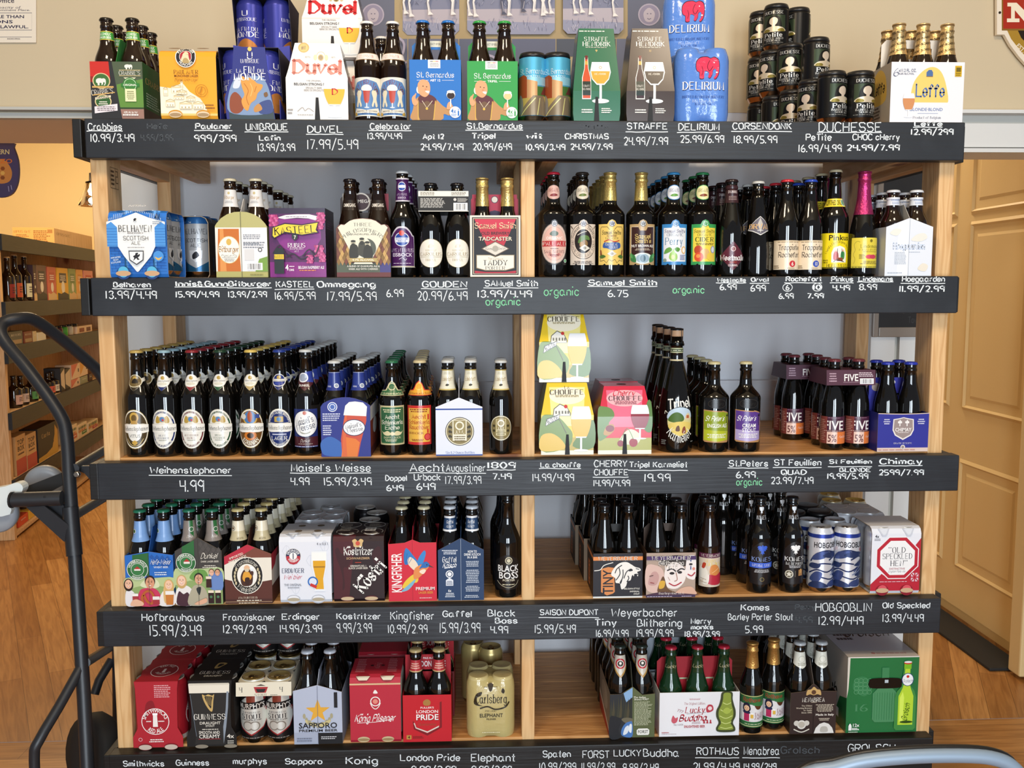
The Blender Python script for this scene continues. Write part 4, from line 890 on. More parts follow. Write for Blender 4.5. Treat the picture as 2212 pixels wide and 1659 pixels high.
for x0, x1, yt, c, sub, dk, hc, xs, nm in ((884, 998, 130, '1f6fc0', 'ABT 12', '2a1614', '2f7ccc', 941, 'blue'), (1008, 1120, 133, '2f9a48', 'TRIPEL', 'd9c48a', '2f9a48', 1060, 'green')):
    cx, wd, ht = fb(1, x0, x1, yt, -.010)
    ha = Art(.05, .014).R(0, 0, 100, 100, 'efe9d2').T('PRODUCT OF BELGIUM', 50, 50, 88, 34, '5a5a5a')
    carrier(f'bright {nm} four-bottle carton showing a robed man raising a glass', (cx, -.012, DT[1]), wd, .128, ht, art_bern(wd, ht, c, sub, dk), c, handle='x', hz=.194, hy=.062, hcol=hc, hart=ha, hw=wd*.96, m='card')
    P_ = bottle(SB, 'brown_glass', (c, 'gloss'))
    fill(P_, 1, (cx, -.010, DT[1]), wd, .122, 2, 2, f'{nm} capped brown bottle', f'bright {nm} robed man carton')

# street-scene cans with black top rings
a = Art(2*pi*.0315, .132)
for o in (0, 50):
    a.R(o, 0, o+50, 100, '5ab4d6').R(o, 52, o+50, 66, '9ad4e8').R(o, 0, o+50, 34, 'c9b060').P([(o+2, 30), (o+2, 66), (o+14, 70), (o+18, 66), (o+18, 30)], 'a8502c').P([(o+18, 30), (o+18, 62), (o+30, 58), (o+30, 30)], 'd0a070').R(o+30, 34, o+50, 50, '4e7a3c').P([(o+34, 36), (o+40, 52), (o+47, 36)], '6d3a34').P([(o+5, 0), (o+25, 34), (o+38, 34), (o+48, 0)], '8a7a62').L([(o+10, 0), (o+28, 30)], 1, 'e6e090').L([(o+30, 0), (o+33, 30)], 1, 'e6e090').S([(o+6, 4), (o+5, 24), (o+9, 36), (o+13, 24), (o+12, 4)], '8f8a84').T('St. Bernardus', o+25, 76, 32, 9, 'd6eef6', 'k').T('WATOU', o+25, 67, 16, 4, 'd6eef6')
WC = can(.158, '5ab4d6', a, r=.0315, holder='17171a')
for i, (px, Y, lb) in enumerate(((1147, .03, 'blue can with painted village street, front left of four'), (1200, .03, 'blue can with painted village street, front right of four'), (1147, .10, 'blue street scene can, back left of four under black rings'), (1200, .10, 'blue street scene can, back right of four under black rings'))):
    put(WC, 'beer_can', lb, 'can', (X_of((1150, 1203)[i % 2], .03, DT[1]+.08), Y, DT[1]+.0004-.056+.056), radians(-90)+jit(3), 'street scene cans')

# tall house-shaped cartons
def art_straffe(W_, H_, c, mark, beer, bo):
    a = Art(W_, H_).G(14, 96, 86, 98, 1, 'e9e6dc').T('STRAFFE', 50, 88.5, 50, 4.2, 'f2f0e8', 's', wt=1.2).T('HENDRIK', 51, 83, 58, 4.6, 'f2f0e8', 's', wt=1.2).G(25, 78.4, 75, 80, 1, 'b9b6ac', 'c').T(mark, 50, 75.5, 5, 2.4, 'e6c27a')
    a.P([(19, 23), (19, 46), (24, 56), (25, 68), (32, 68), (33, 56), (38, 46), (38, 23)], 'f2f0e8').P([(20.5, 24), (20.5, 46), (25, 56), (26, 66), (31, 66), (32, 56), (36.5, 46), (36.5, 24)], bo).R(20, 27, 37, 42, '24302a').T('STRAFFE', 28.5, 37, 14, 2.2, 'f2f0e8', 's').T('HENDRIK', 28.5, 33.5, 15, 2.2, 'f2f0e8', 's').R(26, 60, 31.5, 64, 'c9a24a').R(26, 66, 31.5, 70, '6d1a20')
    a.E(58, 21, 18, 2.4, 'eef0ee').R(55.5, 21, 60.5, 40, 'eef0ee').P([(40, 63), (76, 63), (80, 52), (76, 44), (66, 38), (50, 38), (40, 44), (36, 52)], 'eef0ee').P([(38, 53), (78, 53), (75, 45), (65, 39.5), (51, 39.5), (41, 45)], beer).T('HENDRIK', 58, 50, 24, 2, 'f4f0e4', 's').O(58, 57, 2.5, .9, 'b99a4a')
    a.G(18, 8, 42, 13, 2, 'f2f0e8').G(60, 8, 84, 14, 3, 'f2f0e8'); return a
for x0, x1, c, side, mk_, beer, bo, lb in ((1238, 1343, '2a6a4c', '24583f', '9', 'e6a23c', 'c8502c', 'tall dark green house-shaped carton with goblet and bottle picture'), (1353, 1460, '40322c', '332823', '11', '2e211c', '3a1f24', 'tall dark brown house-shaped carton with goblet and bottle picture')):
    cx, wd, ht = fb(1, x0, x1, 57, -.008); D = .125; zs = ht*.32; p = pathmap([(0, 0), (0, zs), (D*.17, ht)])[2]
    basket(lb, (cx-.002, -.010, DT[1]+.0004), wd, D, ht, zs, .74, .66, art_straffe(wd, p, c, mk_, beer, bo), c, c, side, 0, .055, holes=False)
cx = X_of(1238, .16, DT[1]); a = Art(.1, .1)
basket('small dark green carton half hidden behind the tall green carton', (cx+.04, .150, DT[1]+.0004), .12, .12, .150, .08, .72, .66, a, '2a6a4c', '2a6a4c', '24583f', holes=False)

# blue shrink-wrapped cans with pink elephants
def art_del(W_, H_):
    a = Art(W_, H_); sh(a, ELEPH, 33, 56, 46, 32, '2a1a2a'); sh(a, ELEPH, 34, 57, 44, 30, 'd83a58'); a.L([(60, 82), (56, 74), (60, 68), (66, 74)], 1, '5a1424', 1).L([(46, 62), (48, 68), (46, 74)], .8, '5a1424', 1).C(68, 79, 1, 'fff').E(73, 66, 2, 1, 'f2e6d8')
    a.T('DELIRIUM', 50.6, 47.2, 74, 10, '2a3468', 's', wt=1.5).T('DELIRIUM', 50, 48, 74, 10, 'fff', 's', wt=1.25).T('BREWED BY HUYGHE BREWERY', 50, 33, 76, 3.4, '28367a', 's').T('BELGIAN ALE', 50, 27.5, 40, 3.6, 'c9d8f0', 's').T('8.5% Alc. Vol.', 50, 23.5, 30, 3, '28367a', 's')
    return a
cx, wd, ht = fb(1, 1458, 1580, 102, -.01)
shrink('blue film-wrapped cans with pink elephant, front lower pack', (cx, -.012, DT[1]+.0004), wd, ht, art_del(wd, ht), '5a86d2')
cx2 = X_of(1487, .15, DT[1]+.25)
shrink('blue film-wrapped cans hidden behind the front pink elephant pack', (cx2, .140, DT[1]+.0004), wd, ht, Art(.1, .1), '5a86d2')
shrink('blue film-wrapped cans with pink elephant, raised upper pack behind', (cx2, .138, DT[1]+.001+ht), wd, ht, art_del(wd, ht), '5a86d2', rz=radians(-8))

# pyramid of black cans
a = Art(2*pi*.033, .092)
for o in (0, 50):
    a.R(o, 0, o+50, 100, '1b1a19').T('DUCHESSE', o+25, 92, 25, 8, 'f4f2ea', 's').R(o+10, 38, o+40, 84, '3a4632').S([(o+17, 38), (o+16, 64), (o+21, 80), (o+29, 82), (o+34, 70), (o+34, 38)], '1c1a16').S([(o+20, 62), (o+21, 74), (o+26, 78), (o+30, 72), (o+29, 60), (o+25, 55)], 'ecd8c0').R(o+23, 48, o+27, 58, 'ecd8c0').S([(o+12, 38), (o+14, 48), (o+22, 52), (o+29, 52), (o+37, 48), (o+39, 38)], 'e3d2b4').S([(o+12, 38), (o+14, 46), (o+20, 44), (o+20, 38)], '8a7a34').S([(o+39, 38), (o+37, 46), (o+31, 44), (o+31, 38)], '8a7a34').T('Petite', o+25, 28, 22, 11, 'f6f4ee', 's', wt=1.4).T('BARREL AGED', o+25, 18, 25, 5, 'f0eee6', 's').T('SOUR ALE', o+25, 12, 18, 5, 'f0eee6', 's').G(o+10, 4, o+40, 7, 1, '8a8880')
DC = can(.122, '1b1a19', a, lid='17171a', base='b58a68', holder='19191b')
zc = DT[1]+.0004; DCS = [(1796, .035, 0, 20, 'front left of the pair with portraits'), (1856, .035, 0, 5, 'front right of the pair with portraits'), (1752, .125, 0, 130, 'bottom layer behind the left portrait can'), (1710, .245, 0, 150, 'bottom layer, in the middle of the heap'), (1672, .32, 0, 200, 'bottom layer, left side of the heap'), (1640, .42, 0, 200, 'bottom layer at the far left'), (1718, .36, 0, 200, 'bottom layer deep in the heap'),
       (1762, .215, 1, 20, 'second layer at the right end of the heap'), (1706, .275, 1, -25, 'second layer, middle of the heap'), (1667, .345, 1, -60, 'second layer, left side of the heap'), (1640, .42, 1, 150, 'second layer at the far left'), (1720, .38, 1, 140, 'second layer deep in the heap'),
       (1676, .36, 2, -35, 'top layer, left one'), (1722, .39, 2, 90, 'top layer, right one'), (1644, .425, 2, 150, 'top layer, leftmost behind another')]
for px, Y, lay, rz, lb in DCS:
    put(DC, 'beer_can', f'black can with pale portrait, {lb}', 'can', (X_of(px, Y, zc+.06+lay*.125), Y, zc+lay*.1245), radians(rz-84), 'black portrait cans')

# white six-pack with gold-wrapped necks
cx, wd, ht = fb(1, 1919, 2081, 135, -.01)
a = Art(wd, ht).R(0, 0, 100, 100, 'e3e2e6').S([(30, 30), (30, 62), (42, 84), (56, 92), (68, 84), (76, 60), (78, 30), (54, 28)], 'eec76e').R(28, 26, 80, 33, 'e3e2e6').P([(48, 76), (48, 83), (51, 87), (55, 87), (57, 83), (57, 76)], '4a6a9a').L([(48, 76), (57, 76)], 1, '8a6a3a').T('Leffe', 54, 53, 38, 20, '4a6ea8', 'k', wt=1.5).T('BLONDE·BLOND', 50, 21.5, 45, 5, '7a8cb4').L([(38, 15), (66, 15)], .6, '9aa6c0').T('Product of Belgium', 51, 8, 38, 4, '7a8290', 's').T('6', 7, 83, 6, 13, '6a7286', 'j', .2).T('x11.2 FL. OZ.', 22, 86, 24, 5, '6a7286').T('6.6% ALC./VOL.', 21, 80.5, 21, 3, '6a7286').R(87, 76, 96, 94, 'c9a21c').R(88.4, 84, 94.6, 91, '6a5a10').G(88, 77, 95, 83, 2, '6a5a10')
beer_glass(a, 25, 8, 40, 16, 'c98a5a', 'e6e6ea', .3)
sa = Art(.125, ht).R(0, 0, 100, 100, 'b3a794').S([(20, 40), (22, 80), (50, 96), (78, 80), (80, 40)], 'd9b050').T('Leffe', 50, 64, 50, 18, '3a2a1a', 'k', wt=1.5).G(15, 12, 60, 34, 4, '5a4a3a')
carrier('white and yellow six-bottle carton at the right end of the top shelf', (cx, -.012, DT[1]), wd, .128, ht, a, 'c9c2b8', handle='x', hz=.205, hcol='d9d2c6', hw=wd*.98, sart=sa)
LB = bprof(.0288, .232, .120, .180, .0168, .0132)
fa = Art(.075, .062)
for i in range(4): fa.T('BLONDE · BLONDE · BLONDE', 50, 12+i*23, 104, 8, '3a2c14', rot=8)
fill(bottle(LB, 'brown_glass', None, [], foil=(.158, 'e0bf85', fa)), 1, (cx, -.010, DT[1]), wd, .122, 3, 2, 'gold foil neck bottle', 'white and yellow six-bottle carton')

# ================================================================ second shelf
# blue sleeve of stout-sized cans
a = Art(2*pi*.033, .138)
for o in (0, 50): a.R(o, 0, o+50, 100, 'b9bcc0').R(o, 86, o+50, 100, '2f6fb4').L([(o, 100), (o+20, 88)], 1.5, 'e6eef6').L([(o+6, 88), (o+26, 100)], 1.5, 'e6eef6').T('BELHAVEN', o+25, 72, 34, 9, '2a2a30', 's').T('SCOTTISH', o+25, 56, 28, 6, '2a2a30', 'c').T('ALE', o+25, 47, 12, 6, '2a2a30', 'c').P([(o+17, 38), (o+33, 38), (o+32, 24), (o+25, 16), (o+18, 24)], 'd8dade').S([(o+22, 22), (o+21, 30), (o+26, 36), (o+29, 28)], '2a2a30').P([(o, 0), (o+50, 0), (o+50, 26), (o+25, 6), (o, 26)], '245a80')
cx, wd, ht = fb(2, 237, 366, 456, -.005); BC = can(ht-.006, 'b9bcc0', a)
a = Art(wd, ht+.004).R(0, 0, 100, 100, '2f74c6').R(0, 84, 100, 100, '2a78d2')
for i in range(15): a.L([(2, 4+i*4.2), (98, 4+i*4.2)], .5, '1d4f98'); [a.L([(4+j*13+(i % 2)*6, 4+i*4.2), (4+j*13+(i % 2)*6, 8.2+i*4.2)], .45, '1d4f98') for j in range(7)]
a.P([(0, 70), (0, 76), (50, 87), (100, 76), (100, 70), (90, 73), (82, 66), (82, 40), (74, 26), (52, 4), (50, 3), (48, 4), (28, 26), (18, 40), (18, 66), (10, 73)], 'eef0ee').P([(0, 72), (8, 76), (18, 68), (18, 40), (0, 40)], '4f96dc').P([(100, 72), (92, 76), (82, 68), (82, 40), (100, 40)], '4f96dc')
for i in range(7):
    for x0, x1 in ((0, 18), (82, 100)): a.L([(x0, 42+i*4), (x1, 42+i*4)], .5, '2a66ae')
for i in range(30): x = 4+i*3.1; y = 77+10*(1-abs(x-50)/50); a.L([(x, y), (x, y+3.2)], .6, 'e6eef6')
a.T('NITRO', 50, 94, 30, 7, 'f2f4f6').T('BELHAVEN', 50, 66, 56, 9, '26262c', 's', wt=1.15).T('BREWERY', 50, 59.5, 28, 2, '8a8a90').T('SCOTTISH', 50, 52, 42, 5.6, '26262c', 'c').T('ALE', 50, 45, 15, 5, '26262c', 'c').G(34, 37.5, 66, 39.5, 1, '9a9aa0', 'c').T('4x', 88, 82, 9, 5, '17365a').G(80, 72, 97, 77, 2, '8a9ab0')
a.P([(37, 34), (63, 34), (62, 20), (50, 13), (38, 20)], '4a4a50').P([(38.5, 32.5), (61.5, 32.5), (60.5, 21), (50, 14.8), (39.5, 21)], 'eef0ee'); sh(a, [(20, 10), (30, 40), (20, 60), (40, 75), (45, 95), (70, 98), (62, 75), (85, 85), (80, 60), (65, 45), (80, 25), (60, 20), (50, 38)], 41, 18, 18, 13, '26262c'); sh(a, [(20, 10), (30, 40), (20, 60), (45, 95), (70, 98), (85, 80), (65, 45), (80, 20), (50, 38)], 46, 75, 8, 6, '26262c')
a.C(88, 26, 9, '4a94dc').S([(82, 25), (88, 23), (94, 25), (92, 22), (88, 20), (84, 22)], 'e0b45a').T('IMPORTED', 15, 24, 17, 2.4, 'd6e4f4', rot=8).T('FROM', 15, 20.5, 9, 2.2, 'd6e4f4', rot=8).T('SCOTLAND', 15, 17, 17, 2.4, 'd6e4f4', rot=8)
for x in (27, 76): a.E(x, 1, 12, 9, '1d3f7a').E(x, 3, 9, 8, '58b4dc').E(x, .8, 13, 4, 'c9a27c')
sleeve('blue and white card sleeve of cans beside the left post, front pack', (cx, -.008, DT[2]+.0004), wd, ht, a, '2f74c6', BC, rz=radians(0))
cx = X_of(452, .15, DT[2]+.08)
sleeve('blue and silver can sleeve standing behind the front pack by the left post', (cx, .215, DT[2]+.0004), wd, ht, Art(.1, .1), '2c2622', BC, rz=radians(90), crz=0)

# white and olive arched six-pack
cx, wd, ht = fb(2, 466, 581, 458, -.005)
arch = [(0, 0), (100, 0), (100, 78), (97, 82), (88, 90), (76, 96), (62, 99.5), (50, 100), (38, 99.5), (24, 96), (12, 90), (3, 82), (0, 78)]
a = Art(wd, ht).P(arch, 'b9b478').R(0, 0, 100, 9, 'b3ad6a').R(0, 9, 50, 76, 'e9e6dc').R(50, 9, 100, 76, 'eceaea').P([(3, 9), (48, 9), (46, 40), (46, 74), (6, 74), (4, 40)], 'c9702c').P([(8, 9), (20, 9), (16, 74), (9, 74)], 'df9650')
a.E(26, 42, 21, 21, 'd9c48a').E(26, 42, 20, 20, 'f2efe4').E(26, 54, 5, 5, 'd9b45a').T('Bitburger', 26, 43, 37, 8, 'b07a2c', 'k', wt=1.3).T('Premium Pils', 26, 33, 30, 4, '6a6a6a', 'j', .3).G(14, 24, 38, 29, 2, '8a8a8a', 'c').L([(12, 30), (40, 30)], .6, '8a8a8a')
a.G(54, 58, 92, 66, 3, '8a8f98').G(54, 44, 96, 55, 3, '8a8f98').G(54, 50, 90, 53, 1, '8a8f98').R(56, 26, 74, 43, 'd8d8d8').C(86, 42, 4, '2a2a2a').C(86, 42, 2.6, 'eceaea').P([(76, 9), (100, 9), (100, 32), (84, 28)], '7da24a').BAR(60, 11, 90, 22, '2a2a2a').L([(50, 0), (50, 100)], 1, '6a6648').G(66, 2, 98, 6, 1, '8f8a50')
carrier('white and olive arched six-bottle carton with bottle picture', (cx, -.008, DT[2]), wd, .185, ht, a, 'b9b478', arch, hs=ht*.78, handle='d', hz=.185, hcol='dcd8d2')
nl = Art(.062, .040).R(0, 0, 100, 100, 'e4e2e0').T('Bitburger', 50, 55, 40, 18, 'b08a4a', 'k').E(50, 80, 5, 8, 'c9b98a').G(36, 20, 64, 36, 2, '9a9a9a', 'c')
BIT = bottle(LN, 'brown_glass', ('c9c2a8', 'gloss'), [('neck_label', nl, .163)])
fill(BIT, 2, (cx, -.006, DT[2]), wd, .180, 2, 3, 'white collared cream capped bottle', 'white and olive arched carton')
files(BIT, 2, 603, .26, 3, .065, 'cream capped bottle with white collar behind the purple raspberry box')

# purple raspberry box
cx, wd, ht = fb(2, 582, 707, 450, -.005)
a = Art(wd, ht).R(0, 0, 100, 100, '5a2a5c').R(0, 0, 100, 22, '8a2a80').P([(12, 84), (90, 84), (92, 56), (80, 40), (52, 30), (22, 44), (10, 60)], '8c3488').R(0, 92, 100, 100, '3d3348')
a.P([(14, 86), (30, 90), (50, 91), (72, 91), (88, 88), (84, 82), (70, 85), (50, 86), (28, 84)], 'e4e2e4').G(26, 86.5, 72, 88.5, 1, '9a90a0', 'c')
for bx, by, s in ((8, 82, 1.1), (92, 86, 1), (90, 76, .9), (88, 38, 1.1), (94, 28, .8), (72, 26, .8)):
    for i in range(5):
        for j in range(4): a.C(bx+(j-1.5)*3.4*s+(i % 2)*1.6*s, by+(i-2)*3*s, 2.2*s, ('c44a86', 'a8386e', 'd4689a')[(i+j) % 3])
a.P([(6, 58), (8, 72), (30, 78), (60, 76), (90, 80), (86, 68), (90, 64), (60, 60), (30, 64), (10, 55)], '2c2436').P([(8, 60), (9, 71), (30, 76.5), (60, 74.5), (88, 78.5), (84, 68), (87, 65), (60, 61.5), (30, 65.5), (11, 57)], 'f0d23c').T('KASTEEL', 48, 68, 72, 10, '2c2a20', 's', rot=4, wt=1.3).P([(42, 62), (52, 62), (52, 56), (47, 52), (42, 56)], '2c3a34').T('7', 47, 57.5, 4, 5, 'f4f0e0')
a.T('RUBUS', 50, 46, 30, 6, 'f4eef4', 's', wt=1.3).T('RASPBERRY', 50, 41, 24, 2.6, 'f4eef4', 's').T('ALE', 50, 37.6, 8, 2.6, 'f4eef4', 's')
for q in ([(8, 34), (20, 46), (30, 34), (40, 28)], [(60, 30), (72, 40), (82, 32), (90, 46)], [(30, 28), (44, 34), (56, 26), (70, 30)]): a.L(q, 2, '2a2630', 1)
a.P([(10, 5), (10, 36), (13, 42), (24, 42), (27, 36), (27, 5)], '2a3030').R(10, 26, 27, 33, 'e0c23a').T('KASTEEL', 18.5, 29.5, 15, 4, '2a2630', 's').T('4', 32, 14, 6, 8, 'fff').T('CANS', 40, 10.5, 9, 3, 'fff').G(36, 14, 48, 17, 1, 'e0c8e0').T('BELGIAN RASPBERRY ALE', 75, 14, 46, 4, 'f4eef4').G(54, 8.5, 92, 11, 1, 'e09040')
sa = Art(.128, ht).R(0, 0, 100, 100, '2a2030').G(20, 70, 80, 84, 4, '6a4a70').E(60, 30, 20, 12, '4a2a50')
carton_box('purple raspberry box of four cans with yellow banner', (cx, -.008, DT[2]+.0004), wd, .128, ht, a, '4a2a4c', right=sa)

# scalloped six-pack with lozenges
cx, wd, ht = fb(2, 726, 846, 472, -.005)
scal = [(0, 0), (100, 0), (100, 82), (96, 88), (90, 90), (84, 89.5), (80, 92), (74, 96), (66, 98.5), (58, 99.8), (50, 100), (42, 99.8), (34, 98.5), (26, 96), (20, 92), (16, 89.5), (10, 90), (4, 88), (0, 82)]
a = Art(wd, ht).P(scal, '6d4238').R(0, 8, 100, 24, '5a6252').R(80, 8, 100, 24, '4a4680').R(0, 0, 100, 8, '6d3a38')
for i in range(4):
    for j in range(8):
        x = 4+i*7+(j % 2)*3.5; y = 26+j*7
        for xx in (x, 100-x): a.P([(xx-3.4, y), (xx, y+6.6), (xx+3.4, y), (xx, y-6.6)], ('8a6a3c', 'c9a262', '7a4a3c', 'b08a58')[(i*3+j) % 4])
a.P([(4, 84), (10, 89), (16, 88), (20, 91), (26, 95), (34, 97.5), (50, 99), (66, 97.5), (74, 95), (80, 91), (84, 88), (90, 89), (96, 84), (64, 26), (36, 26)], 'e6e0cc').T('THREE', 50, 89, 34, 5.4, '5a6258', 's').A('PHILOSOPHERS', 50, 30, 51, 90, 6, '5a6258', 's', span=92).T('QUADRUPEL ALE', 50, 72.5, 50, 2.8, '7a7a6c').C(56, 49, 18, '555c52').C(47, 53, 17, 'e6e0cc')
for fx, fy, hc in ((32, 58, '3a3a34'), (48, 62, '4a4a42'), (58, 56, '3a3a34')): a.S([(fx-7, fy-24), (fx-6, fy-6), (fx, fy-2), (fx+8, fy-6), (fx+9, fy-24)], hc).E(fx, fy, 4.5, 4.2, 'b9b49c').E(fx, fy-4, 3.6, 3.4, '3a3a34').E(fx, fy+2.8, 4.6, 2, '3a3a34')
a.P([(22, 26), (78, 26), (74, 29), (78, 32), (22, 32), (26, 29)], 'b9a468').T('9.7% ALC/VOL', 50, 29, 40, 3, 'f4f0e0').P([(32, 22), (68, 22), (66, 25), (34, 25)], 'e6e0cc').T('A BLEND OF QUADRUPEL ALE &', 50, 18.4, 60, 3, 'e6e4da').T('KRIEK ALE WITH CHERRIES', 50, 13.6, 54, 3, 'e6e4da')
ha = Art(.11, .04).R(0, 0, 100, 100, '3a2c2c').C(40, 50, 20, 'c9c2b8').C(40, 50, 17, '3a2428').T('OMMEGANG', 46, 55, 60, 18, 'd8d2c8').R(0, 0, 10, 100, 'b9b4ac').R(86, 0, 100, 100, '8a2a3a')
carrier('scalloped cream and lozenge patterned four-bottle carton', (cx, -.008, DT[2]), wd, .128, ht, a, '3a3230', scal, hs=ht*.82, handle='x', hz=.2, hy=.062, hcol='3a3230', hart=ha)
OB = bprof(.0288, .229, .105, .19, .0160, .0130)
nl = Art(.06, .024).R(0, 0, 100, 100, '241a14').T('OMMEGANG', 50, 50, 50, 34, 'e6ded0')
fill(bottle(OB, 'brown_glass', ('17151a', 'gloss'), [('neck_label', nl, .155)]), 2, (cx, -.006, DT[2]), wd, .122, 2, 2, 'black capped brown bottle', 'scalloped lozenge carton', sx=.066)
files(bottle(OB, 'brown_glass', ('17151a', 'gloss')), 2, 812, .19, 3, .065, 'black capped bottle behind the scalloped carton')

# purple-labelled half litre
AV = bprof(.0300, .250, .135, .178, .0165, .0135)
a = Art(.07, .098).S([(2, 6), (2, 70), (10, 78), (18, 86), (34, 97), (50, 99), (66, 97), (82, 86), (90, 78), (98, 70), (98, 6), (96, 2), (4, 2)], 'cfc9d2').S([(5, 7), (5, 68), (14, 76), (22, 84), (36, 93), (50, 95), (64, 93), (78, 84), (86, 76), (95, 68), (95, 7), (92, 5), (8, 5)], '4a2058').E(50, 68, 26, 17, 'd8dae2').E(50, 68, 23, 15, '2a4aa0').R(26, 61, 74, 72, 'e6e8f0').T('SCHNEIDER', 50, 69, 40, 4, '2a4aa0').T('WEISSE', 50, 64, 28, 4, '2a4aa0').C(50, 83, 9, 'c8402c').T('AVENTINUS', 50, 42, 84, 8, 'd8c8de', 's').T('EISBOCK', 50, 31, 70, 8, 'e6dcec').L([(40, 20), (52, 24), (60, 18), (66, 22)], 1.5, 'e6dcec', 1).G(16, 9, 84, 12, 1, 'c9b8d0', 'c').R(2, 1, 98, 4, 'c9c2a8')
nl = Art(.07, .055).R(0, 0, 100, 100, '4a2058').R(0, 0, 100, 6, 'cfc9d2').R(0, 94, 100, 100, 'cfc9d2').E(50, 64, 14, 20, 'd8dae2').E(50, 64, 12, 17, '2a4aa0').R(38, 58, 62, 70, 'e6e8f0').T('AVENTINUS', 50, 30, 34, 9, 'd8c8de', 's').T('EISBOCK', 50, 16, 26, 8, 'd8c8de')
AVB = bottle(AV, 'dark_glass', ('d0d2d2', 'gloss'), [('label', a, .022), ('neck_label', nl, .178)])
files(AVB, 2, 871, .030, 1, 0, 'silver capped bottle with big purple label between two cartons', turn=2)
files(bottle(AV, 'dark_glass', ('d0d2d2', 'gloss'), [('neck_label', nl, .178)]), 2, 880, .10, 3, .07, 'silver capped purple collared bottle behind the big purple label bottle', dx=.002)

# clip of four bottles with round white labels
GC = bprof(.0305, .222, .105, .185, .0165, .0132)
a = Art(.066, .068).E(50, 50, 50, 50, '8a7a4a').E(50, 50, 48.5, 48.5, 'efeadc').S([(40, 70), (44, 80), (52, 84), (60, 76), (54, 68)], 'd4ccb8').T('GOUDEN', 50, 60, 38, 6, '9a8a5a', 's').T('CAROLUS', 50, 47, 84, 11, '8a7238', 's').L([(8, 37), (92, 37)], 1, '9a8a5a').T('TRIPEL', 50, 27, 40, 8, '8a7238', 's')
GCB = bottle(GC, 'dark_glass', ('17161a', 'gloss'), [('label', a, .022)])
cx = (X_of(931, .03, DT[2]+.1)+X_of(988, .03, DT[2]+.1))/2; dxx = X_of(988, .03, DT[2]+.1)-X_of(931, .03, DT[2]+.1)
k = 0
for j in range(2):
    for i in range(2): put(GCB, 'beer_bottle', f"dark bottle with round cream label, {('front', 'back')[j]} {('left', 'right')[i]} under the black card clip", 'bottle', (cx+(i-.5)*dxx, .030+j*.063, DT[2]+.0004), jit(3), 'round cream label bottles')
z0, z1 = at(956, 457, 0).z-DT[2], at(956, 412, 0).z-DT[2]
a = Art(.118, z1-z0).R(0, 0, 100, 100, '1d1d1f').R(0, 74, 100, 100, 'e6e2d8').G(4, 78, 40, 96, 3, '6a665c').G(66, 78, 96, 96, 3, '6a665c').R(0, 0, 100, 3, 'e6e2d8').G(4, 18, 60, 66, 8, 'c9c7c2').BAR(70, 4, 98, 42, '2a2a2a').G(78, 46, 98, 66, 4, 'c9c7c2').C(73, 58, 3, 'c9c7c2')
neck_clip('black and cream card clip around four round label bottles', (cx, -.002, DT[2]), .118, .126, z0, z1, a, '1d1d1f')

# red and black diamond carton
cx, wd, ht = fb(2, 1014, 1126, 466, -.005)
a = Art(wd, ht).R(0, 0, 100, 100, 'e4dccf').R(4, 3, 96, 97, '17171b').R(6, 4.4, 94, 95.6, 'd8c4a4').R(7.4, 5.4, 92.6, 94.6, '17171b').P([(9, 94), (91, 94), (60, 38), (40, 38)], 'b8283a').P([(9, 94), (91, 94), (84, 80), (16, 80)], 'c83048').T('Samuel Smith', 50, 83.5, 80, 9, 'e6cda0', 'k', wt=1.3).T('OLD BREWERY', 50, 71, 56, 4.6, '17171b').T('TADCASTER', 51, 61.4, 66, 6, '17171b').T('TADCASTER', 50, 62.2, 66, 6, 'ecdcc0')
a.P([(22, 46), (50, 58), (78, 46), (50, 34)], '6a5a4a').P([(25, 46), (50, 56.6), (75, 46), (50, 35.4)], 'd8d2c4').T('Samuel Smith', 50, 46, 40, 4, '4a3a3a', 'j', .3).C(50, 46, 6, 'a8a294').P([(12, 36), (40, 36), (50, 33), (60, 36), (88, 36), (88, 14), (70, 10), (30, 10), (12, 14)], '8a7a5a').P([(13.5, 35), (40, 35), (50, 32), (60, 35), (86.5, 35), (86.5, 15), (70, 11.2), (30, 11.2), (13.5, 15)], 'ece4d4').T('The Famous', 50, 29.5, 30, 3.6, '8a6a3a', 'j', .3).T('TADDY', 50, 23, 48, 8, '17171b', 's', wt=1.2).T('PORTER', 50, 14.4, 38, 5, '17171b', 's').P([(9, 6), (91, 6), (91, 10), (70, 8), (30, 8), (9, 10)], 'b8283a')
ha = Art(.108, .055).R(0, 0, 100, 100, 'b8304a').C(50, 78, 8, '4a3a4a').C(50, 78, 6.5, 'e6dccc').T('PERFECTED', 20, 76, 30, 16, '7a1a2c').T('IN ENGLAND', 80, 76, 30, 16, '7a1a2c').P([(38, 4), (62, 4), (62, 26), (50, 32), (38, 26)], '3a2a4a')
carrier('red and black diamond patterned four-bottle carton beside the middle post', (cx, -.008, DT[2]), wd, .125, ht, a, 'd8d0c4', handle='x', hz=.198, hy=.060, hcol='a82c40', hart=ha, hw=wd*.96)
TB = bprof(.0285, .232, .115, .160, .0165, .0132)
fill(bottle(TB, 'dark_glass', None, [], foil=(.165, 'd8bd78')), 2, (cx, -.006, DT[2]), wd, .120, 2, 2, 'gold foil topped bottle', 'red and black diamond carton')

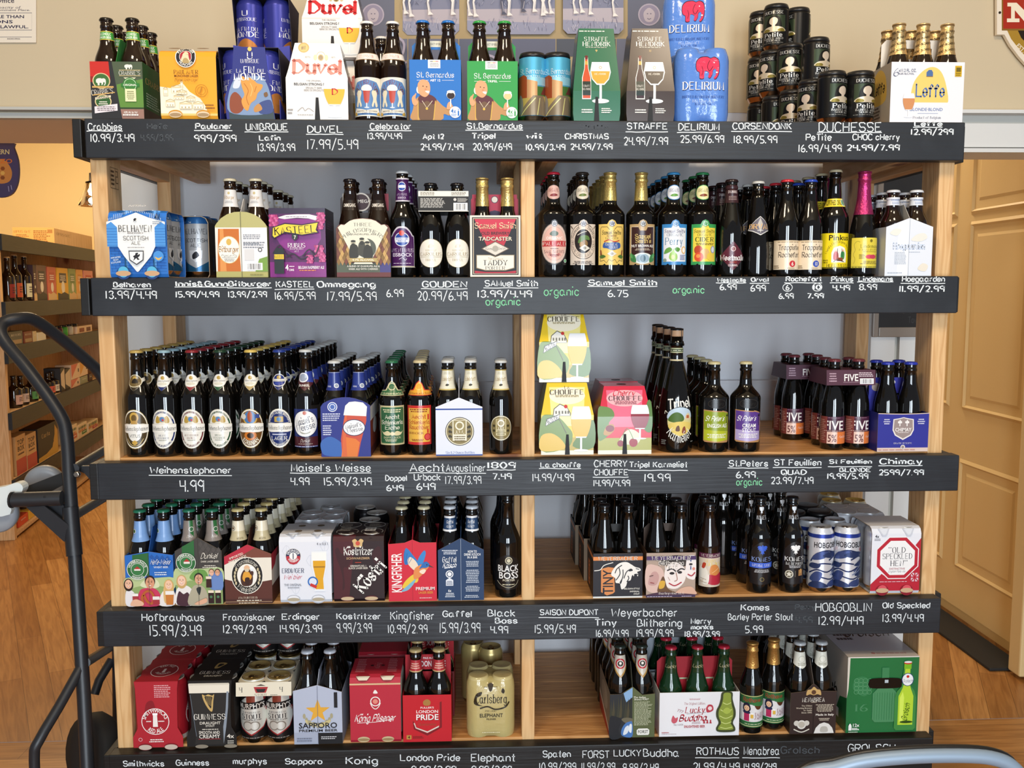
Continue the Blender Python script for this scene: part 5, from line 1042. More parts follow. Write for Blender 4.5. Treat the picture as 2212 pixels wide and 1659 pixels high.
# big pub bottles with rose labels
SS = bprof(.0360, .250, .148, .178, .0165, .0135, bead=.002)
def ss_label(kind):
    a = Art(.072, .110)
    arch_ = [(2, 2), (20, 2), (26, 5), (30, 2), (70, 2), (74, 5), (80, 2), (98, 2), (98, 90), (66, 90), (60, 97), (50, 100), (40, 97), (34, 90), (2, 90)]
    def rose(c1, c2): a.C(50, 91, 9.5, c1).C(50, 91, 8, c2); [a.C(50+4.6*cos(i*1.2566+1.57), 91+4.6*a.W/a.H*sin(i*1.2566+1.57), 2.6, c1) for i in range(5)]; a.C(50, 91, 2, c1)
    if kind == 0:
        a.P(arch_, '1c1a1a').E(50, 48, 48, 44, '8a8680').E(50, 48, 46, 42.4, 'd9bdb0').E(50, 48, 40, 37, 'b8a49a').E(50, 48, 39, 36, 'e0b4a6').S([(34, 68), (40, 74), (50, 76), (62, 72), (60, 66), (46, 64)], '6d7a70').T('ORGANIC', 50, 60, 56, 6, 'f4ece4').P([(6, 42), (94, 42), (90, 48), (94, 54), (6, 54), (10, 48)], 'b8383a').T('PALE ALE', 50, 48, 76, 7, 'f6ece4', 's').G(34, 36, 66, 39, 1, '6a5a58', 'c').T("SAML SMITH'S", 50, 31, 70, 6, '5a3a3c', 's').T('BREWERY', 50, 23.5, 30, 3.4, '6a4a4a').A('(TADCASTER)', 50, 50, 35, 270, 5, 'a84a48', 'b', span=70, ry=31, bot=1); rose('6a6a72', 'dcdce0'); a.E(88, 11, 6, 4, 'e6eee6').E(88, 11, 5, 3.2, '5a9a6a')
    elif kind == 1:
        a.P(arch_, 'd8cabb').R(6, 4, 94, 12, 'd8cabb').E(50, 53, 47, 39, '2a2220').E(50, 53, 45.5, 37.6, 'd9c8b6').E(50, 53, 30, 26, '2a2220').A('Samuel', 50, 53, 35, 140, 6, '2a2220', 'k', span=56, ry=29).A('Smiths', 50, 53, 35, 40, 6, '2a2220', 'k', span=56, ry=29).A('ORGANIC CHOCOLATE STOUT', 50, 53, 42, 270, 6, '2a2220', 's', span=190, ry=35, bot=1)
        a.L([(30, 66), (46, 72), (60, 74)], 2, 'e6dccc', 1).S([(32, 50), (38, 62), (50, 66), (66, 64), (70, 56), (56, 56), (44, 50)], '5a7a3c').E(54, 48, 10, 8, '8a6a3c').E(44, 46, 7, 6, 'a8824a').P([(36, 38), (54, 46), (72, 38), (54, 31)], 'd8d2c4').C(54, 38.5, 5, '8a8478').G(12, 4, 88, 11, 3, '5a4a40', 'c').L([(6, 86), (14, 80)], 3, '5a4a40').L([(94, 86), (86, 80)], 3, '5a4a40'); rose('6a6a72', 'dcdce0')
    elif kind == 2:
        a.P(arch_, 'e6c468').L([(10, 10), (10, 80), (14, 84), (34, 84), (42, 78)], 1.6, '2a2a20').L([(90, 10), (90, 80), (86, 84), (66, 84), (58, 78)], 1.6, '2a2a20').L([(10, 10), (24, 12), (32, 6), (40, 14), (50, 10), (60, 14), (68, 6), (76, 12), (90, 10)], 1.6, '2a2a20').T('Samuel Smiths', 50, 72, 66, 8, '2a2a20', 'k', wt=1.3).T('OLD BREWERY', 50, 64.5, 34, 3.4, '6a3a20').T('TADCASTER', 50, 59.5, 44, 4.4, '2a2a20', 's').L([(24, 52), (40, 56), (58, 52), (76, 55)], 3, 'b8302c', 1).S([(20, 40), (24, 50), (40, 50), (60, 51), (78, 49), (80, 40), (66, 36), (50, 34), (34, 38)], '3a5a9a').T('OATMEAL', 50, 46.5, 42, 5.4, 'f0ece0', 's').T('STOUT', 56, 39.6, 28, 5, 'f0ece0', 's').P([(34, 26), (50, 33), (66, 26), (50, 20)], 'dcd8cc').C(50, 26, 5, '9a968a')
        for s in (-1, 1): a.L([(50+s*34, 18), (50+s*38, 34)], 5, '7a3a24').S([(50+s*q, y) for q, y in ((20, 20), (30, 24), (42, 20), (34, 16))], '4a6a2c')
        rose('4a4a5a', 'e0e0e6')
    elif kind == 3:
        a.P(arch_, 'b89a6a').P([(9, 10), (91, 10), (91, 84), (66, 84), (60, 76), (40, 76), (34, 84), (9, 84)], '3a201c').L([(9, 10), (9, 84), (34, 84)], 1.4, 'e6dccc').L([(91, 10), (91, 84), (66, 84)], 1.4, 'e6dccc').T('Samuel', 50, 64, 52, 9, 'e0c478', 'k', wt=1.3).T("Smith's", 52, 54, 52, 9, 'e0c478', 'k', wt=1.3).T('NUT BROWN ALE', 50, 43, 78, 5.4, 'f4efe6').G(22, 33, 78, 38, 2, 'c9b9a4', 'c').E(50, 16, 34, 12, 'dfe6e0').E(50, 16, 22, 10, '9ab4c4').E(50, 16, 9, 8, '4a6a7a')
        for s in (-1, 1): a.S([(50+s*q, y) for q, y in ((22, 8), (26, 22), (38, 24), (42, 12))], '3a7a44').S([(50+s*q, y) for q, y in ((34, 16), (38, 28), (46, 22))], '5aa05a')
        rose('4a4a4a', 'e0dcd4')
    elif kind == 4:
        a.P(arch_, '3a86c4').P([(9, 9), (91, 9), (91, 82), (64, 82), (58, 88), (42, 88), (36, 82), (9, 82)], 'e4e6ea').T('Samuel Smiths', 50, 75, 74, 7, '3a3a6a', 'k', wt=1.2).T('ORGANIC', 50, 67, 56, 6, '2a4a6a', 's').T('Perry', 46, 53, 58, 15, '4a7a9a', 's', wt=1.0).S([(30, 16), (32, 26), (40, 32), (44, 38), (48, 30), (56, 24), (56, 14), (44, 9)], '9ac45a').S([(12, 26), (18, 36), (32, 40), (40, 34), (26, 28)], '6aa04a').S([(46, 36), (56, 40), (66, 36), (58, 30)], '5a9440').E(42, 19, 6, 5, 'c4dc8a').E(80, 34, 9, 8, 'e0a848').E(80, 34, 6, 6, 'f0f0ee').G(66, 12, 90, 24, 4, '4a5a9a').E(16, 12, 6, 4, '8a9a8a'); rose('5a8ab8', 'd0dcea')
    else:
        a.P(arch_, '3a9a52').P([(9, 9), (91, 9), (91, 82), (64, 82), (58, 88), (42, 88), (36, 82), (9, 82)], 'e9d24a').T('Samuel Smiths', 50, 75, 74, 7, '3a3a1a', 'k', wt=1.2).T('ORGANIC', 50, 67, 50, 5.4, '2a3a1a', 's').T('CIDER', 50, 57, 62, 9, '2a3a1a', 's', wt=1.4).G(18, 44, 84, 50, 2, '5a4a10', 'c').E(28, 34, 14, 10, 'b8482c').E(50, 26, 16, 11, 'd8b070').E(30, 19, 15, 10, 'd8502c').E(28, 21, 7, 4, 'e8904a').E(70, 20, 14, 9, 'e0c04a').E(78, 35, 9, 8, '8a92a8').E(78, 35, 6, 6, 'd0d4de'); rose('4a9a5a', 'd8ead8')
    return a
def ss_neck(bg, ring, txt, fruit):
    a = Art(.078, .036).R(0, 34, 100, 66, bg).E(50, 50, 27, 50, bg).E(50, 50, 25, 46, ring).T('ORGANIC', 50, 64, 34, 22, txt, 's').S([(38, 28), (46, 40), (56, 40), (62, 30), (50, 22)], fruit); return a
caps = [('b8283a', 'gloss'), ('2c2622', 'gloss'), None, None, ('3a86b8', 'gloss'), ('2f7a4a', 'gloss')]
necks = [ss_neck('2a2420', 'd8b0a4', '8a2a2c', '8a3a3c'), ss_neck('2a2420', 'ded4c0', '2a2a20', '6a7a3c'), None, None, ss_neck('3a86c4', 'e4e6ea', '2a3a6a', '6aa04a'), ss_neck('3a9a52', 'efe6a8', '3a2a10', '8a4a2c')]
names = ['dark bottle with oval pink label', 'dark bottle with brown and cream oval label', 'gold necked bottle with yellow label', 'gold necked bottle with brown label', 'blue capped bottle with blue pear label', 'green capped bottle with yellow apple label']
for i, px in enumerate((1195, 1257, 1317, 1384, 1453, 1515)):
    P_ = bottle(SS, 'dark_glass', caps[i], [('label', ss_label(i), .026)]+([('neck_label', necks[i], .184)] if necks[i] else []), foil=(.182, 'd9c074') if i in (2, 3) else None)
    x = X_of(px, .045, DT[2]+.1); files(P_, 2, px, .045, (4, 4, 5, 1, 6, 3)[i], .075, names[i], names[i]+' file' if 0 else None, turn=2, x=x)

# wine-red diamond label, neck pearl, monk-ale bottles
WM = bprof(.0305, .232, .095, .205, .0145, .0130)
a = Art(.066, .070).P([(50, 0), (100, 48), (50, 100), (0, 48)], '5a2430').C(50, 74, 9, 'e6d8d0').C(50, 74, 7, '8a4a4c').T('Westmalle', 50, 44, 98, 17, 'f6f2ee', 'k', wt=1.5).T('TRAPPIST', 50, 28, 30, 6, 'b8483c').T('DUBBEL', 50, 18, 36, 6, 'e0d0cc')
nl = Art(.07, .042).R(0, 0, 100, 100, '3a2024').T('DUBBEL', 50, 62, 34, 14, 'd0c0bc').G(34, 14, 66, 40, 3, '9a8480', 'c')
files(bottle(WM, 'dark_glass', ('2a1c1e', 'gloss'), [('label', a, .014), ('neck_label', nl, .176)]), 2, 1578, .03, 5, .07, 'dark bottle with wine red diamond label', dx=-.004)
OR = [(r*1.0, z) for r, z in bprof(.0300, .228, .06, .205, .0140, .0128, ease=1.15)]
a = Art(.064, .046).P([(0, 26), (14, 54), (32, 80), (50, 100), (68, 80), (86, 54), (100, 26), (78, 20), (62, 10), (50, 0), (38, 10), (22, 20)], 'e0ded8').P([(4, 29), (16, 54), (33, 78), (50, 96), (67, 78), (84, 54), (96, 29), (76, 24), (62, 14), (50, 5), (38, 14), (24, 24)], '6a6670').P([(40, 60), (50, 92), (60, 60), (50, 12)], 'bdb8b0').T('ORVAL', 50, 46, 84, 24, 'e0b478', 's', wt=1.5).G(38, 22, 62, 30, 1, 'e0ded8', 'c')
files(bottle(OR, 'dark_glass', ('c9c9c4', 'gloss'), [('label', a, .098)]), 2, 1635, .03, 5, .07, 'skittle shaped dark bottle with silver kite label', dx=-.003)
RO = bprof(.0305, .232, .118, .195, .0150, .0130)
for px, n_, c, nm in ((1697, '6', 'c8303c', 'red'), (1748, '10', '2a4ab0', 'blue')):
    a = Art(.088, .070).R(0, 0, 100, 100, 'e9d6b8').R(0, 95, 100, 100, 'd9c4a2').G(8, 92, 92, 96, 1, '8a7458', 'c').T('Trappistes', 52, 76, 64, 17, '2a1c1a', 'k', wt=1.2).T('Rochefort', 52, 51, 64, 17, '2a1c1a', 'k', wt=1.2).E(58, 20, 9, 11, c).T(n_, 58, 20, 7 if n_ == '6' else 9, 13, 'f4ece0').G(4, 3, 24, 16, 2, '8a7458').G(42, 3, 66, 7, 1, '8a7458', 'c')
    files(bottle(RO, 'dark_glass', (c, 'gloss'), [('label', a, .016)]), 2, px, .03, 3 if n_ == '6' else 3, .075, f'{nm} capped bottle with cream trappist label', dx=-.004)
PK = bprof(.0345, .258, .140, .195, .0165, .0135)
a = Art(.086, .084).R(0, 0, 100, 100, 'f0d61e').R(0, 1, 100, 3, '2a2a10').T('Pinkus', 52, 87, 62, 15, '17150c', 'b').A("World's First Organic Brewery", 52, 30, 35, 90, 6, '2a2a10', 's', span=150, ry=42).P([(30, 16), (30, 44), (36, 58), (52, 64), (68, 58), (74, 44), (74, 16)], 'f2efe2').S([(36, 24), (36, 42), (42, 50), (48, 42), (48, 24)], 'b8382c').S([(56, 26), (56, 44), (62, 50), (68, 42), (66, 26)], '3a8a4a').R(44, 20, 62, 30, '8a4a2a').L([(46, 56), (46, 32)], 1.2, '2a2a3a').L([(58, 56), (60, 32)], 1.2, '2a2a3a').C(42, 50, 3, 'e0b090').C(62, 50, 3, 'e0b090').L([(36, 18), (44, 24), (66, 18)], 2, '3a2a2a').T('SINCE', 14, 22, 14, 4, '2a2a10').T('1816', 14, 16, 14, 4, '2a2a10').T('HEFE-WEIZEN', 52, 7.5, 66, 8, '2a2a10', 's')
nl = Art(.105, .020).R(0, 0, 100, 100, 'efd93a').T('CERTIFIED ORGANIC', 46, 50, 46, 60, '2a2a10').E(62, 50, 5, 46, 'e6efe6').E(62, 50, 4, 36, '6aa07a')
files(bottle(PK, 'dark_glass', ('b9ad8c', 'gloss'), [('label', a, .020), ('neck_label', nl, .168)]), 2, 1800, .05, 4, .075, 'tall dark bottle with bright yellow label', dx=-.007)
LI = bprof(.0325, .252, .085, .205, .0150, .0140)
a = Art(.080, .072).R(0, 0, 100, 100, 'ead94e').R(2, 5, 98, 97, 'e3cf48').L([(2, 5), (98, 5)], .8, '6a6a1a').L([(10, 14), (14, 30), (8, 44), (14, 60), (10, 76), (18, 88), (28, 86)], 1, '9a8c30', 1).T('Lindemans', 60, 72, 60, 11, '5a5a20', 's', wt=.8).T('FRAMBOISE', 60, 60, 68, 6, '7a7020', 's', wt=.7).G(36, 52, 86, 55, 1, '8a7a30', 'c').E(56, 37, 12, 7, 'd8546a').E(68, 37, 12, 7, 'c8405a').G(26, 30, 44, 46, 4, '8a7a30').G(80, 30, 96, 46, 4, '8a7a30').E(60, 90, 4, 5, '7a7020').G(30, 12, 90, 24, 3, '8a7a30', 'c').G(4, 1, 96, 4, 1, '3a3a1a', 'c')
files(bottle(LI, 'dark_glass', None, [('label', a, .020)], foil=(.148, 'b83a72')), 2, 1863, .03, 2, .14, 'magenta foil necked bottle with yellow label', dx=-.028)
# white peaked carton
cx, wd, ht = fb(2, 1909, 2013, 472, -.008)
pk = [(0, 0), (100, 0), (100, 85), (52, 100), (48, 100), (0, 85)]
a = Art(wd, ht).P(pk, 'dfe4ec').P([(26, 0), (50, 0), (50, 98), (26, 92)], 'e9edf3').L([(50, 0), (50, 100)], .8, '8f98a6').T('Hoegaarden', 50, 52, 66, 10, '7aa0d0', 'k', wt=2.1).T('Hoegaarden', 50, 52, 66, 10, 'f4f6fa', 'k', wt=1.1).G(20, 20, 47, 42, 9, 'a9b2c0').G(50, 40, 76, 43, 1, 'b9c0cc').G(6, 4, 44, 7, 1, 'a9b2c0').S([(54, 62), (66, 72), (82, 74), (88, 66), (74, 60)], 'e3e2d8').S([(70, 12), (80, 22), (92, 18), (86, 8)], 'e3dccc').S([(8, 74), (20, 82), (32, 80), (24, 70)], 'e6e4da')
carrier('white peaked six-bottle carton beside the right post', (cx, -.010, DT[2]), wd, .185, ht, a, 'c9cdd2', pk, hs=ht*.85, handle='d', hz=.172, hcol='b9b6ae')
HG = bprof(.0282, .205, .125, .160, .0165, .0135)
nl = Art(.07, .019).R(0, 0, 100, 100, 'dfe3ea').T('HOEGAARDEN', 50, 66, 34, 24, '6a86b8').G(34, 12, 66, 44, 2, '8a9ac0', 'c')
fill(bottle(HG, 'brown_glass', ('d4d8de', 'gloss'), [('neck_label', nl, .168)]), 2, (cx, -.008, DT[2]), wd, .180, 2, 3, 'white capped white collared bottle', 'white peaked carton')

# ================================================================ third shelf
NW = bprof(.0322, .257, .138, .196, .0155, .0135)
def art_weihen(kind):
    a = Art(.066, .096); c = ('4a3c22', '1f2f6a', '6a2028', '1f4a2c', '6a4416', '1f2f6a')[kind]
    a.E(50, 50, 50, 50, 'b9a468' if kind in (0, 4) else 'd8d4c2').E(50, 50, 48.4, 48.4, 'efece2').E(50, 50, 45.5, 45.5, c)
    if kind in (1, 2, 3): a.E(50, 50, 40, 40.5, 'eeebe0').R(30, 67, 72, 81, 'c9b486'); [a.S([(50+s*q, y) for q, y in ((10, 66), (24, 66), (24, 76), (16, 84), (10, 76))], 'b99a4a') for s in (-1, 1)]; a.C(50, 75, 9, '5a86b8').C(53, 73, 4, 'c8402c').A("WORLD'S OLDEST BREWERY", 50, 50, 40.5, 90, 3.6, 'e6e2d4', span=110, ry=40.6).A('PREMIUM BAVARICUM', 50, 50, 44.5, 270, 3.6, 'e6e2d4', span=90, ry=44.6, bot=1)
    elif kind == 0: a.E(50, 80, 16, 13, 'c9a24a').E(50, 78, 10, 9, '6d5426').E(50, 44, 26, 25, 'efece2').R(38, 62, 62, 72, 'b9924a').L([(20, 26), (34, 12), (50, 8), (66, 12), (80, 26)], 2, 'd9c48a', 1).T('VITUS', 50, 33, 40, 8, '8a8a86'); a.S([(40, 16), (50, 22), (60, 16), (50, 10)], 'c9a24a')
    elif kind == 4: a.E(50, 76, 26, 18, 'c9a24a').E(50, 78, 22, 16, '4a7ab0').E(50, 80, 9, 14, 'a8502c').C(26, 80, 10, 'd8d4c8').R(68, 76, 84, 86, '3a4a8a').E(50, 32, 22, 12, 'c9762c').E(50, 32, 12, 7, '3a2210').A('KORBINIAN', 50, 50, 42, 270, 9, 'f2ead4', span=92, ry=43, bot=1)
    else: a.A("WORLD'S OLDEST BREWERY", 50, 50, 38, 90, 5, 'e6e2d4', span=140, ry=38).R(34, 66, 66, 80, 'b99a4a').C(50, 73, 8, '5a86b8').R(24, 33, 76, 36, 'c9cce0').T('LAGER', 50, 25, 56, 9, 'f4f2ea', 's', wt=1.3).A('PREMIUM BAVARICUM', 50, 50, 44, 270, 3.6, 'e6e2d4', span=90, ry=44.5, bot=1)
    a.P([(0, 42), (0, 61), (20, 64), (50, 63), (80, 64), (100, 61), (100, 42), (80, 40), (50, 41), (20, 40)], 'f0ede4').L([(2, 62), (50, 63.5), (98, 62)], .8, 'b9a468').T('Weihenstephaner', 50, 51.5, 96, 10, '2a2420', 's', sh=.12, wt=1.1)
    if kind in (1, 2, 3): t = (('HEFE', 'WEISSBIER'), ('HEFEWEISSBIER', 'DUNKEL'), ('KRISTALL', 'WEISSBIER'))[kind-1]; a.T(t[0], 50, 34, 26 if kind != 2 else 48, 4.6, c, 's').T(t[1], 50, 27, 42 if kind != 2 else 30, 4.8, c, 's').G(36, 20, 64, 23, 1, '8a8a7a', 'c')
    return a
def weihen_neck(kind):
    c = ('3a3020', '1f2f6a', '8a2a34', '2a5a3c', 'b9a06a', '1f2f6a')[kind]
    a = Art(.072, .042).P([(0, 62), (22, 56), (50, 4), (78, 56), (100, 62), (100, 82), (76, 76), (50, 70), (24, 76), (0, 82)], 'e6e2d4').P([(30, 44), (50, 4), (70, 44)], c).E(50, 62, 25, 36, 'd9cfae' if kind in (0, 4) else 'e9e6dc').E(50, 62, 22, 32, '6d5a34' if kind == 0 else 'f0ede4' if kind != 5 else '24347a').E(50, 78, 8, 11, 'b99a4a')
    if kind == 0: a.S([(40, 50), (42, 68), (50, 76), (58, 68), (60, 50)], '2a2218')
    else: a.R(26, 54, 74, 68, 'f0ede4').T('Weihenstephaner', 50, 61, 46, 11, '2a2420', 's', sh=.1).E(50, 44, 14, 8, 'd8d4c2' if kind != 5 else '3a4a9a')
    return a
wn = ['brown and gold oval label', 'navy bordered white oval label', 'maroon bordered white oval label', 'green bordered white oval label', 'orange and brown oval label', 'solid navy oval label']
for i, px in enumerate((302, 361, 421, 481, 547, 608)):
    P_ = bottle(NW, 'dark_glass', (('b99f5a', '8fb0bc', '8a2a32', '24402f', 'd6b860', '2a3f8a')[i], 'gloss'), [('label', art_weihen(i), .020), ('neck_label', weihen_neck(i), .158)])
    files(P_, 3, px, .055, 7, .0685, f'half litre bottle with {wn[i]}', turn=4, x=X_of(px, .055, DT[3]+.06))
a = Art(.066, .094).R(0, 0, 100, 100, '23306e').R(0, 4, 100, 28, '4a2028').E(50, 62, 50, 36, '1c2450').E(50, 62, 47, 33.6, 'eef0f0').E(50, 62, 44, 31, 'f4f4f2').T("Maisel's", 48, 70, 66, 16, '1f2a4a', 's', rot=14, wt=1.2).T('Weisse', 52, 54, 70, 16, '1f2a4a', 's', rot=14, wt=1.2).E(50, 90, 7, 5, 'c87a6a').S([(30, 42), (50, 38), (70, 42), (60, 36), (40, 36)], 'a8a89a').T('Dunkel', 50, 18, 32, 8, 'e6dcd4', 'j', .3).G(4, 1, 96, 4, 1, 'c9cce0', 'c').G(20, 8, 80, 11, 1, 'b9a49a', 'c')
nl = Art(.08, .048).P([(0, 60), (28, 40), (50, 0), (74, 36), (100, 84), (100, 100), (60, 96), (36, 84), (0, 80)], '4a2028').P([(36, 50), (76, 40), (100, 86), (100, 100), (60, 96), (36, 84)], '34449a').E(44, 66, 17, 24, 'e6e8ec').E(44, 66, 13, 19, '9aa4b4').T('DUNKEL', 48, 27, 26, 10, 'f0ece6')
MD = bottle(NW, 'dark_glass', ('c9ccca', 'gloss'), [('label', a, .020), ('neck_label', nl, .158)])
files(MD, 3, 664, .055, 7, .0685, 'half litre bottle with tilted white oval on navy', x=X_of(664, .055, DT[3]+.06))

# navy arched carton with a tall wheat beer glass
cx, wd, ht = fb(3, 692, 802, 859, .0)
arch = [(0, 0), (100, 0), (100, 86), (94, 90), (84, 94), (70, 98), (58, 99.8), (50, 100), (42, 99.8), (28, 98), (14, 94), (5, 90), (0, 84)]
a = Art(wd, ht).P(arch, '2a3486').S([(0, 10), (0, 26), (20, 34), (44, 20), (44, 2), (10, 2)], '3a66b0').P([(42, 0), (74, 0), (80, 24), (92, 60), (93, 84), (86, 90), (60, 92), (52, 86), (46, 60), (40, 30)], 'c8503a').P([(40, 0), (72, 0), (78, 24), (70, 30), (46, 34)], 'e07a34').P([(42, 0), (52, 0), (50, 40), (54, 80), (50, 76), (44, 40)], 'd8683a').P([(46, 70), (92, 68), (94, 84), (86, 91), (70, 93), (58, 92), (50, 86)], 'f2f0ec').E(67, 49, 23, 14, '2a3058').E(67, 49, 21.4, 12.8, 'f2f2f0').T("Maisel's", 66, 52.5, 32, 6.5, '1f2a4a', 's', rot=10, wt=1.2).T('Weisse', 69, 45.5, 32, 6.5, '1f2a4a', 's', rot=10, wt=1.2)
a.C(24, 84, 10, 'e6e8f0').C(24, 84, 8.4, '4a6ab4').C(24, 84, 6, 'e6e8f0').C(24, 84, 4.6, '4a6ab4').G(4, 60, 40, 74, 4, 'd6daec').G(4, 36, 24, 54, 5, 'd6daec')
sa = Art(.185, ht).R(0, 0, 100, 84, '8a3a2c').R(0, 60, 100, 84, 'dfe0e4').E(50, 46, 22, 14, 'e6e6e6').R(0, 0, 100, 14, '5a2a2a')
carrier('navy arched carton with a tall glass of wheat beer pictured', (cx, .004, DT[3]), wd, .185, ht, a, '2a3486', arch, hs=ht*.84, handle='d', hz=.178, hcol='2a3486', sart=sa)
nl = Art(.062, .044).R(0, 0, 100, 100, '2a3a86').C(64, 26, 9, 'e6e8ec').C(64, 26, 6.4, '9aa4b4').T('ORIGINAL', 38, 22, 16, 8, 'd6daec').R(0, 96, 100, 100, '8a92b8')
MZ = bottle(LN, 'dark_glass', ('c9ccca', 'gloss'), [('neck_label', nl, .158)])
fill(MZ, 3, (cx, .006, DT[3]), wd, .180, 2, 3, 'silver capped navy collared bottle', 'navy arched wheat beer carton')
files(MZ, 3, 735, .215, 3, .07, 'navy collared bottle beyond the arched carton, left file', x=cx-.030)
files(MZ, 3, 790, .215, 3, .07, 'navy collared bottle beyond the arched carton, right file', x=cx+.034)

# smoke beers, green and red labels
AE = bprof(.0325, .230, .130, .182, .0160, .0135)
for px, c, bg, ink, nm, t3, t4 in ((848, '3a6a44', '2f5f3e', 'e9e2b8', 'green', 'Eiche', 'DOPPELBOCK'), (908, 'c8302c', 'e8b44a', '7a1c1c', 'red and yellow', 'Rauchbier', 'URBOCK')):
    a = Art(.068, .096).R(0, 0, 100, 100, 'c9bd90' if nm == 'green' else 'c8302c').P([(4, 8), (8, 4), (92, 4), (96, 8), (96, 92), (92, 96), (8, 96), (4, 92)], c).R(8, 7, 92, 93, bg).G(10, 82, 90, 92, 2, ink, 'c').T('Aecht', 50, 72, 50, 10, 'f0ecd8' if nm == 'green' else 'a8281c', 'k', wt=1.2).T('Schlenkerla', 50, 58, 80, 10, 'f0ecd8' if nm == 'green' else 'a8281c', 'k', wt=1.2).T(t3, 50, 45, 50 if nm == 'green' else 74, 10, 'f0ecd8' if nm == 'green' else 'a8281c', 'k', wt=1.2)
    if nm == 'green': [a.S([(50+s*q, y) for q, y in ((4, 28), (16, 36), (32, 32), (40, 36), (30, 26), (14, 24))], 'd9cfa4') for s in (-1, 1)]; a.E(50, 29, 7, 5, 'd9cfa4')
    else: a.R(82, 64, 88, 78, 'c8302c').C(82, 20, 13, 'b8242c').C(82, 20, 10, 'd8504a').R(80, 30, 86, 40, 'c8302c')
    a.T(t4, 50 if nm == 'green' else 38, 19 if nm == 'green' else 30, 60, 5, ink, 's').G(20, 9, 70, 15, 2, ink, 'c')
    nk = Art(.092, .036).P([(0, 0), (100, 0), (97, 30), (66, 38), (60, 80), (50, 100), (40, 80), (34, 38), (3, 30)], 'd9cfa4' if nm == 'green' else 'c8302c').P([(3, 4), (97, 4), (95, 26), (63, 34), (58, 76), (50, 94), (42, 76), (37, 34), (5, 26)], c if nm == 'green' else 'e8a83a').E(50, 60, 10, 24, 'd9cfa4' if nm == 'green' else 'f0c860').E(50, 60, 8, 19, c if nm == 'green' else 'e8a83a').T('Aecht Schlenkerla '+t3, 50, 15, 84, 13, 'e9e2b8' if nm == 'green' else '8a1c1c', 'k')
    files(bottle(AE, 'dark_glass', (('2a6a4a') if nm == 'green' else 'd0c096', 'gloss'), [('label', a, .026), ('neck_label', nk, .146)]), 3, px, .045, 6, .077, f'squat bottle with {nm} old script label', x=X_of(px, .045, DT[3]+.08), dx=-.002)

# white gabled carton
cx, wd, ht = fb(3, 940, 1044, 860, .0)
gab = [(0, 0), (100, 0), (100, 84), (51, 100), (49, 100), (0, 84)]
a = Art(wd, ht).P(gab, 'dfe3f0').R(0, 79, 100, 81.5, '2a4a9a').R(0, 0, 100, 2.2, '2a4a9a').C(51, 42, 31, '3a3420').C(51, 42, 29.4, 'ece6cc').C(51, 42, 27.6, '8a7c50').R(36, 26, 66, 62, 'efe9d4').R(38, 37, 64, 61, '9a8c5c').C(51, 52, 9.5, 'efe9d4').C(51, 52, 6.4, '9a8c5c').T('J.W.', 51, 41, 20, 5, 'efe9d4', 's', wt=1.4).G(37, 24, 65, 35, 3, '6a5c34', 'c').T('Six 11.2 Ounce Bottles', 52, 5.6, 62, 4, '4a62a4', 's')
for s in (-1, 1):
    for y in (34, 42, 50): a.C(51+s*21, y, 3, '3a3420'); a.C(51+s*18, y-1, 2, '3a3420')
carrier('white gabled carton with a round bronze emblem', (cx, .004, DT[3]), wd, .185, ht, a, 'ccd0dc', gab, hs=ht*.82, handle='d', hz=.186, hcol='c9ccd4')
nl = Art(.060, .050).R(0, 0, 100, 100, 'e6e2cc').R(0, 0, 100, 6, 'c9b46a').R(0, 94, 100, 100, 'c9b46a').T('Edelstoff', 50, 54, 46, 18, '9a7a34', 'k').G(34, 76, 66, 90, 3, 'b9b49c', 'c').S([(44, 24), (50, 32), (57, 26), (50, 20)], '3a3420')
AG = bottle(LN, 'dark_glass', ('c9ccca', 'gloss'), [('neck_label', nl, .157)])
fill(AG, 3, (cx, .006, DT[3]), wd, .180, 2, 3, 'cream collared silver capped bottle', 'white gabled emblem carton')
a = Art(.062, .066).E(50, 50, 48, 48, '3a3420').E(50, 50, 46, 46, 'ece6cc').E(50, 50, 43, 43, '8a7c50').R(30, 22, 70, 84, 'd9cfa4').R(33, 44, 67, 82, '9a8c5c').C(50, 68, 14, 'efe9d4').C(50, 68, 9, '9a8c5c').T('J.W.', 50, 48, 30, 9, 'efe9d4', 's', wt=1.4).G(32, 24, 68, 42, 3, '6a5c34', 'c').C(22, 40, 5, '3a3420').C(78, 40, 5, '3a3420').C(22, 58, 5, '3a3420').C(78, 58, 5, '3a3420')
files(bottle(LN, 'dark_glass', ('c9ccca', 'gloss'), [('label', a, .032), ('neck_label', nl, .157)]), 3, 1082, .045, 2, .07, 'dark bottle with round bronze emblem, beside the middle post', x=X_of(1082, .045, DT[3]+.1))

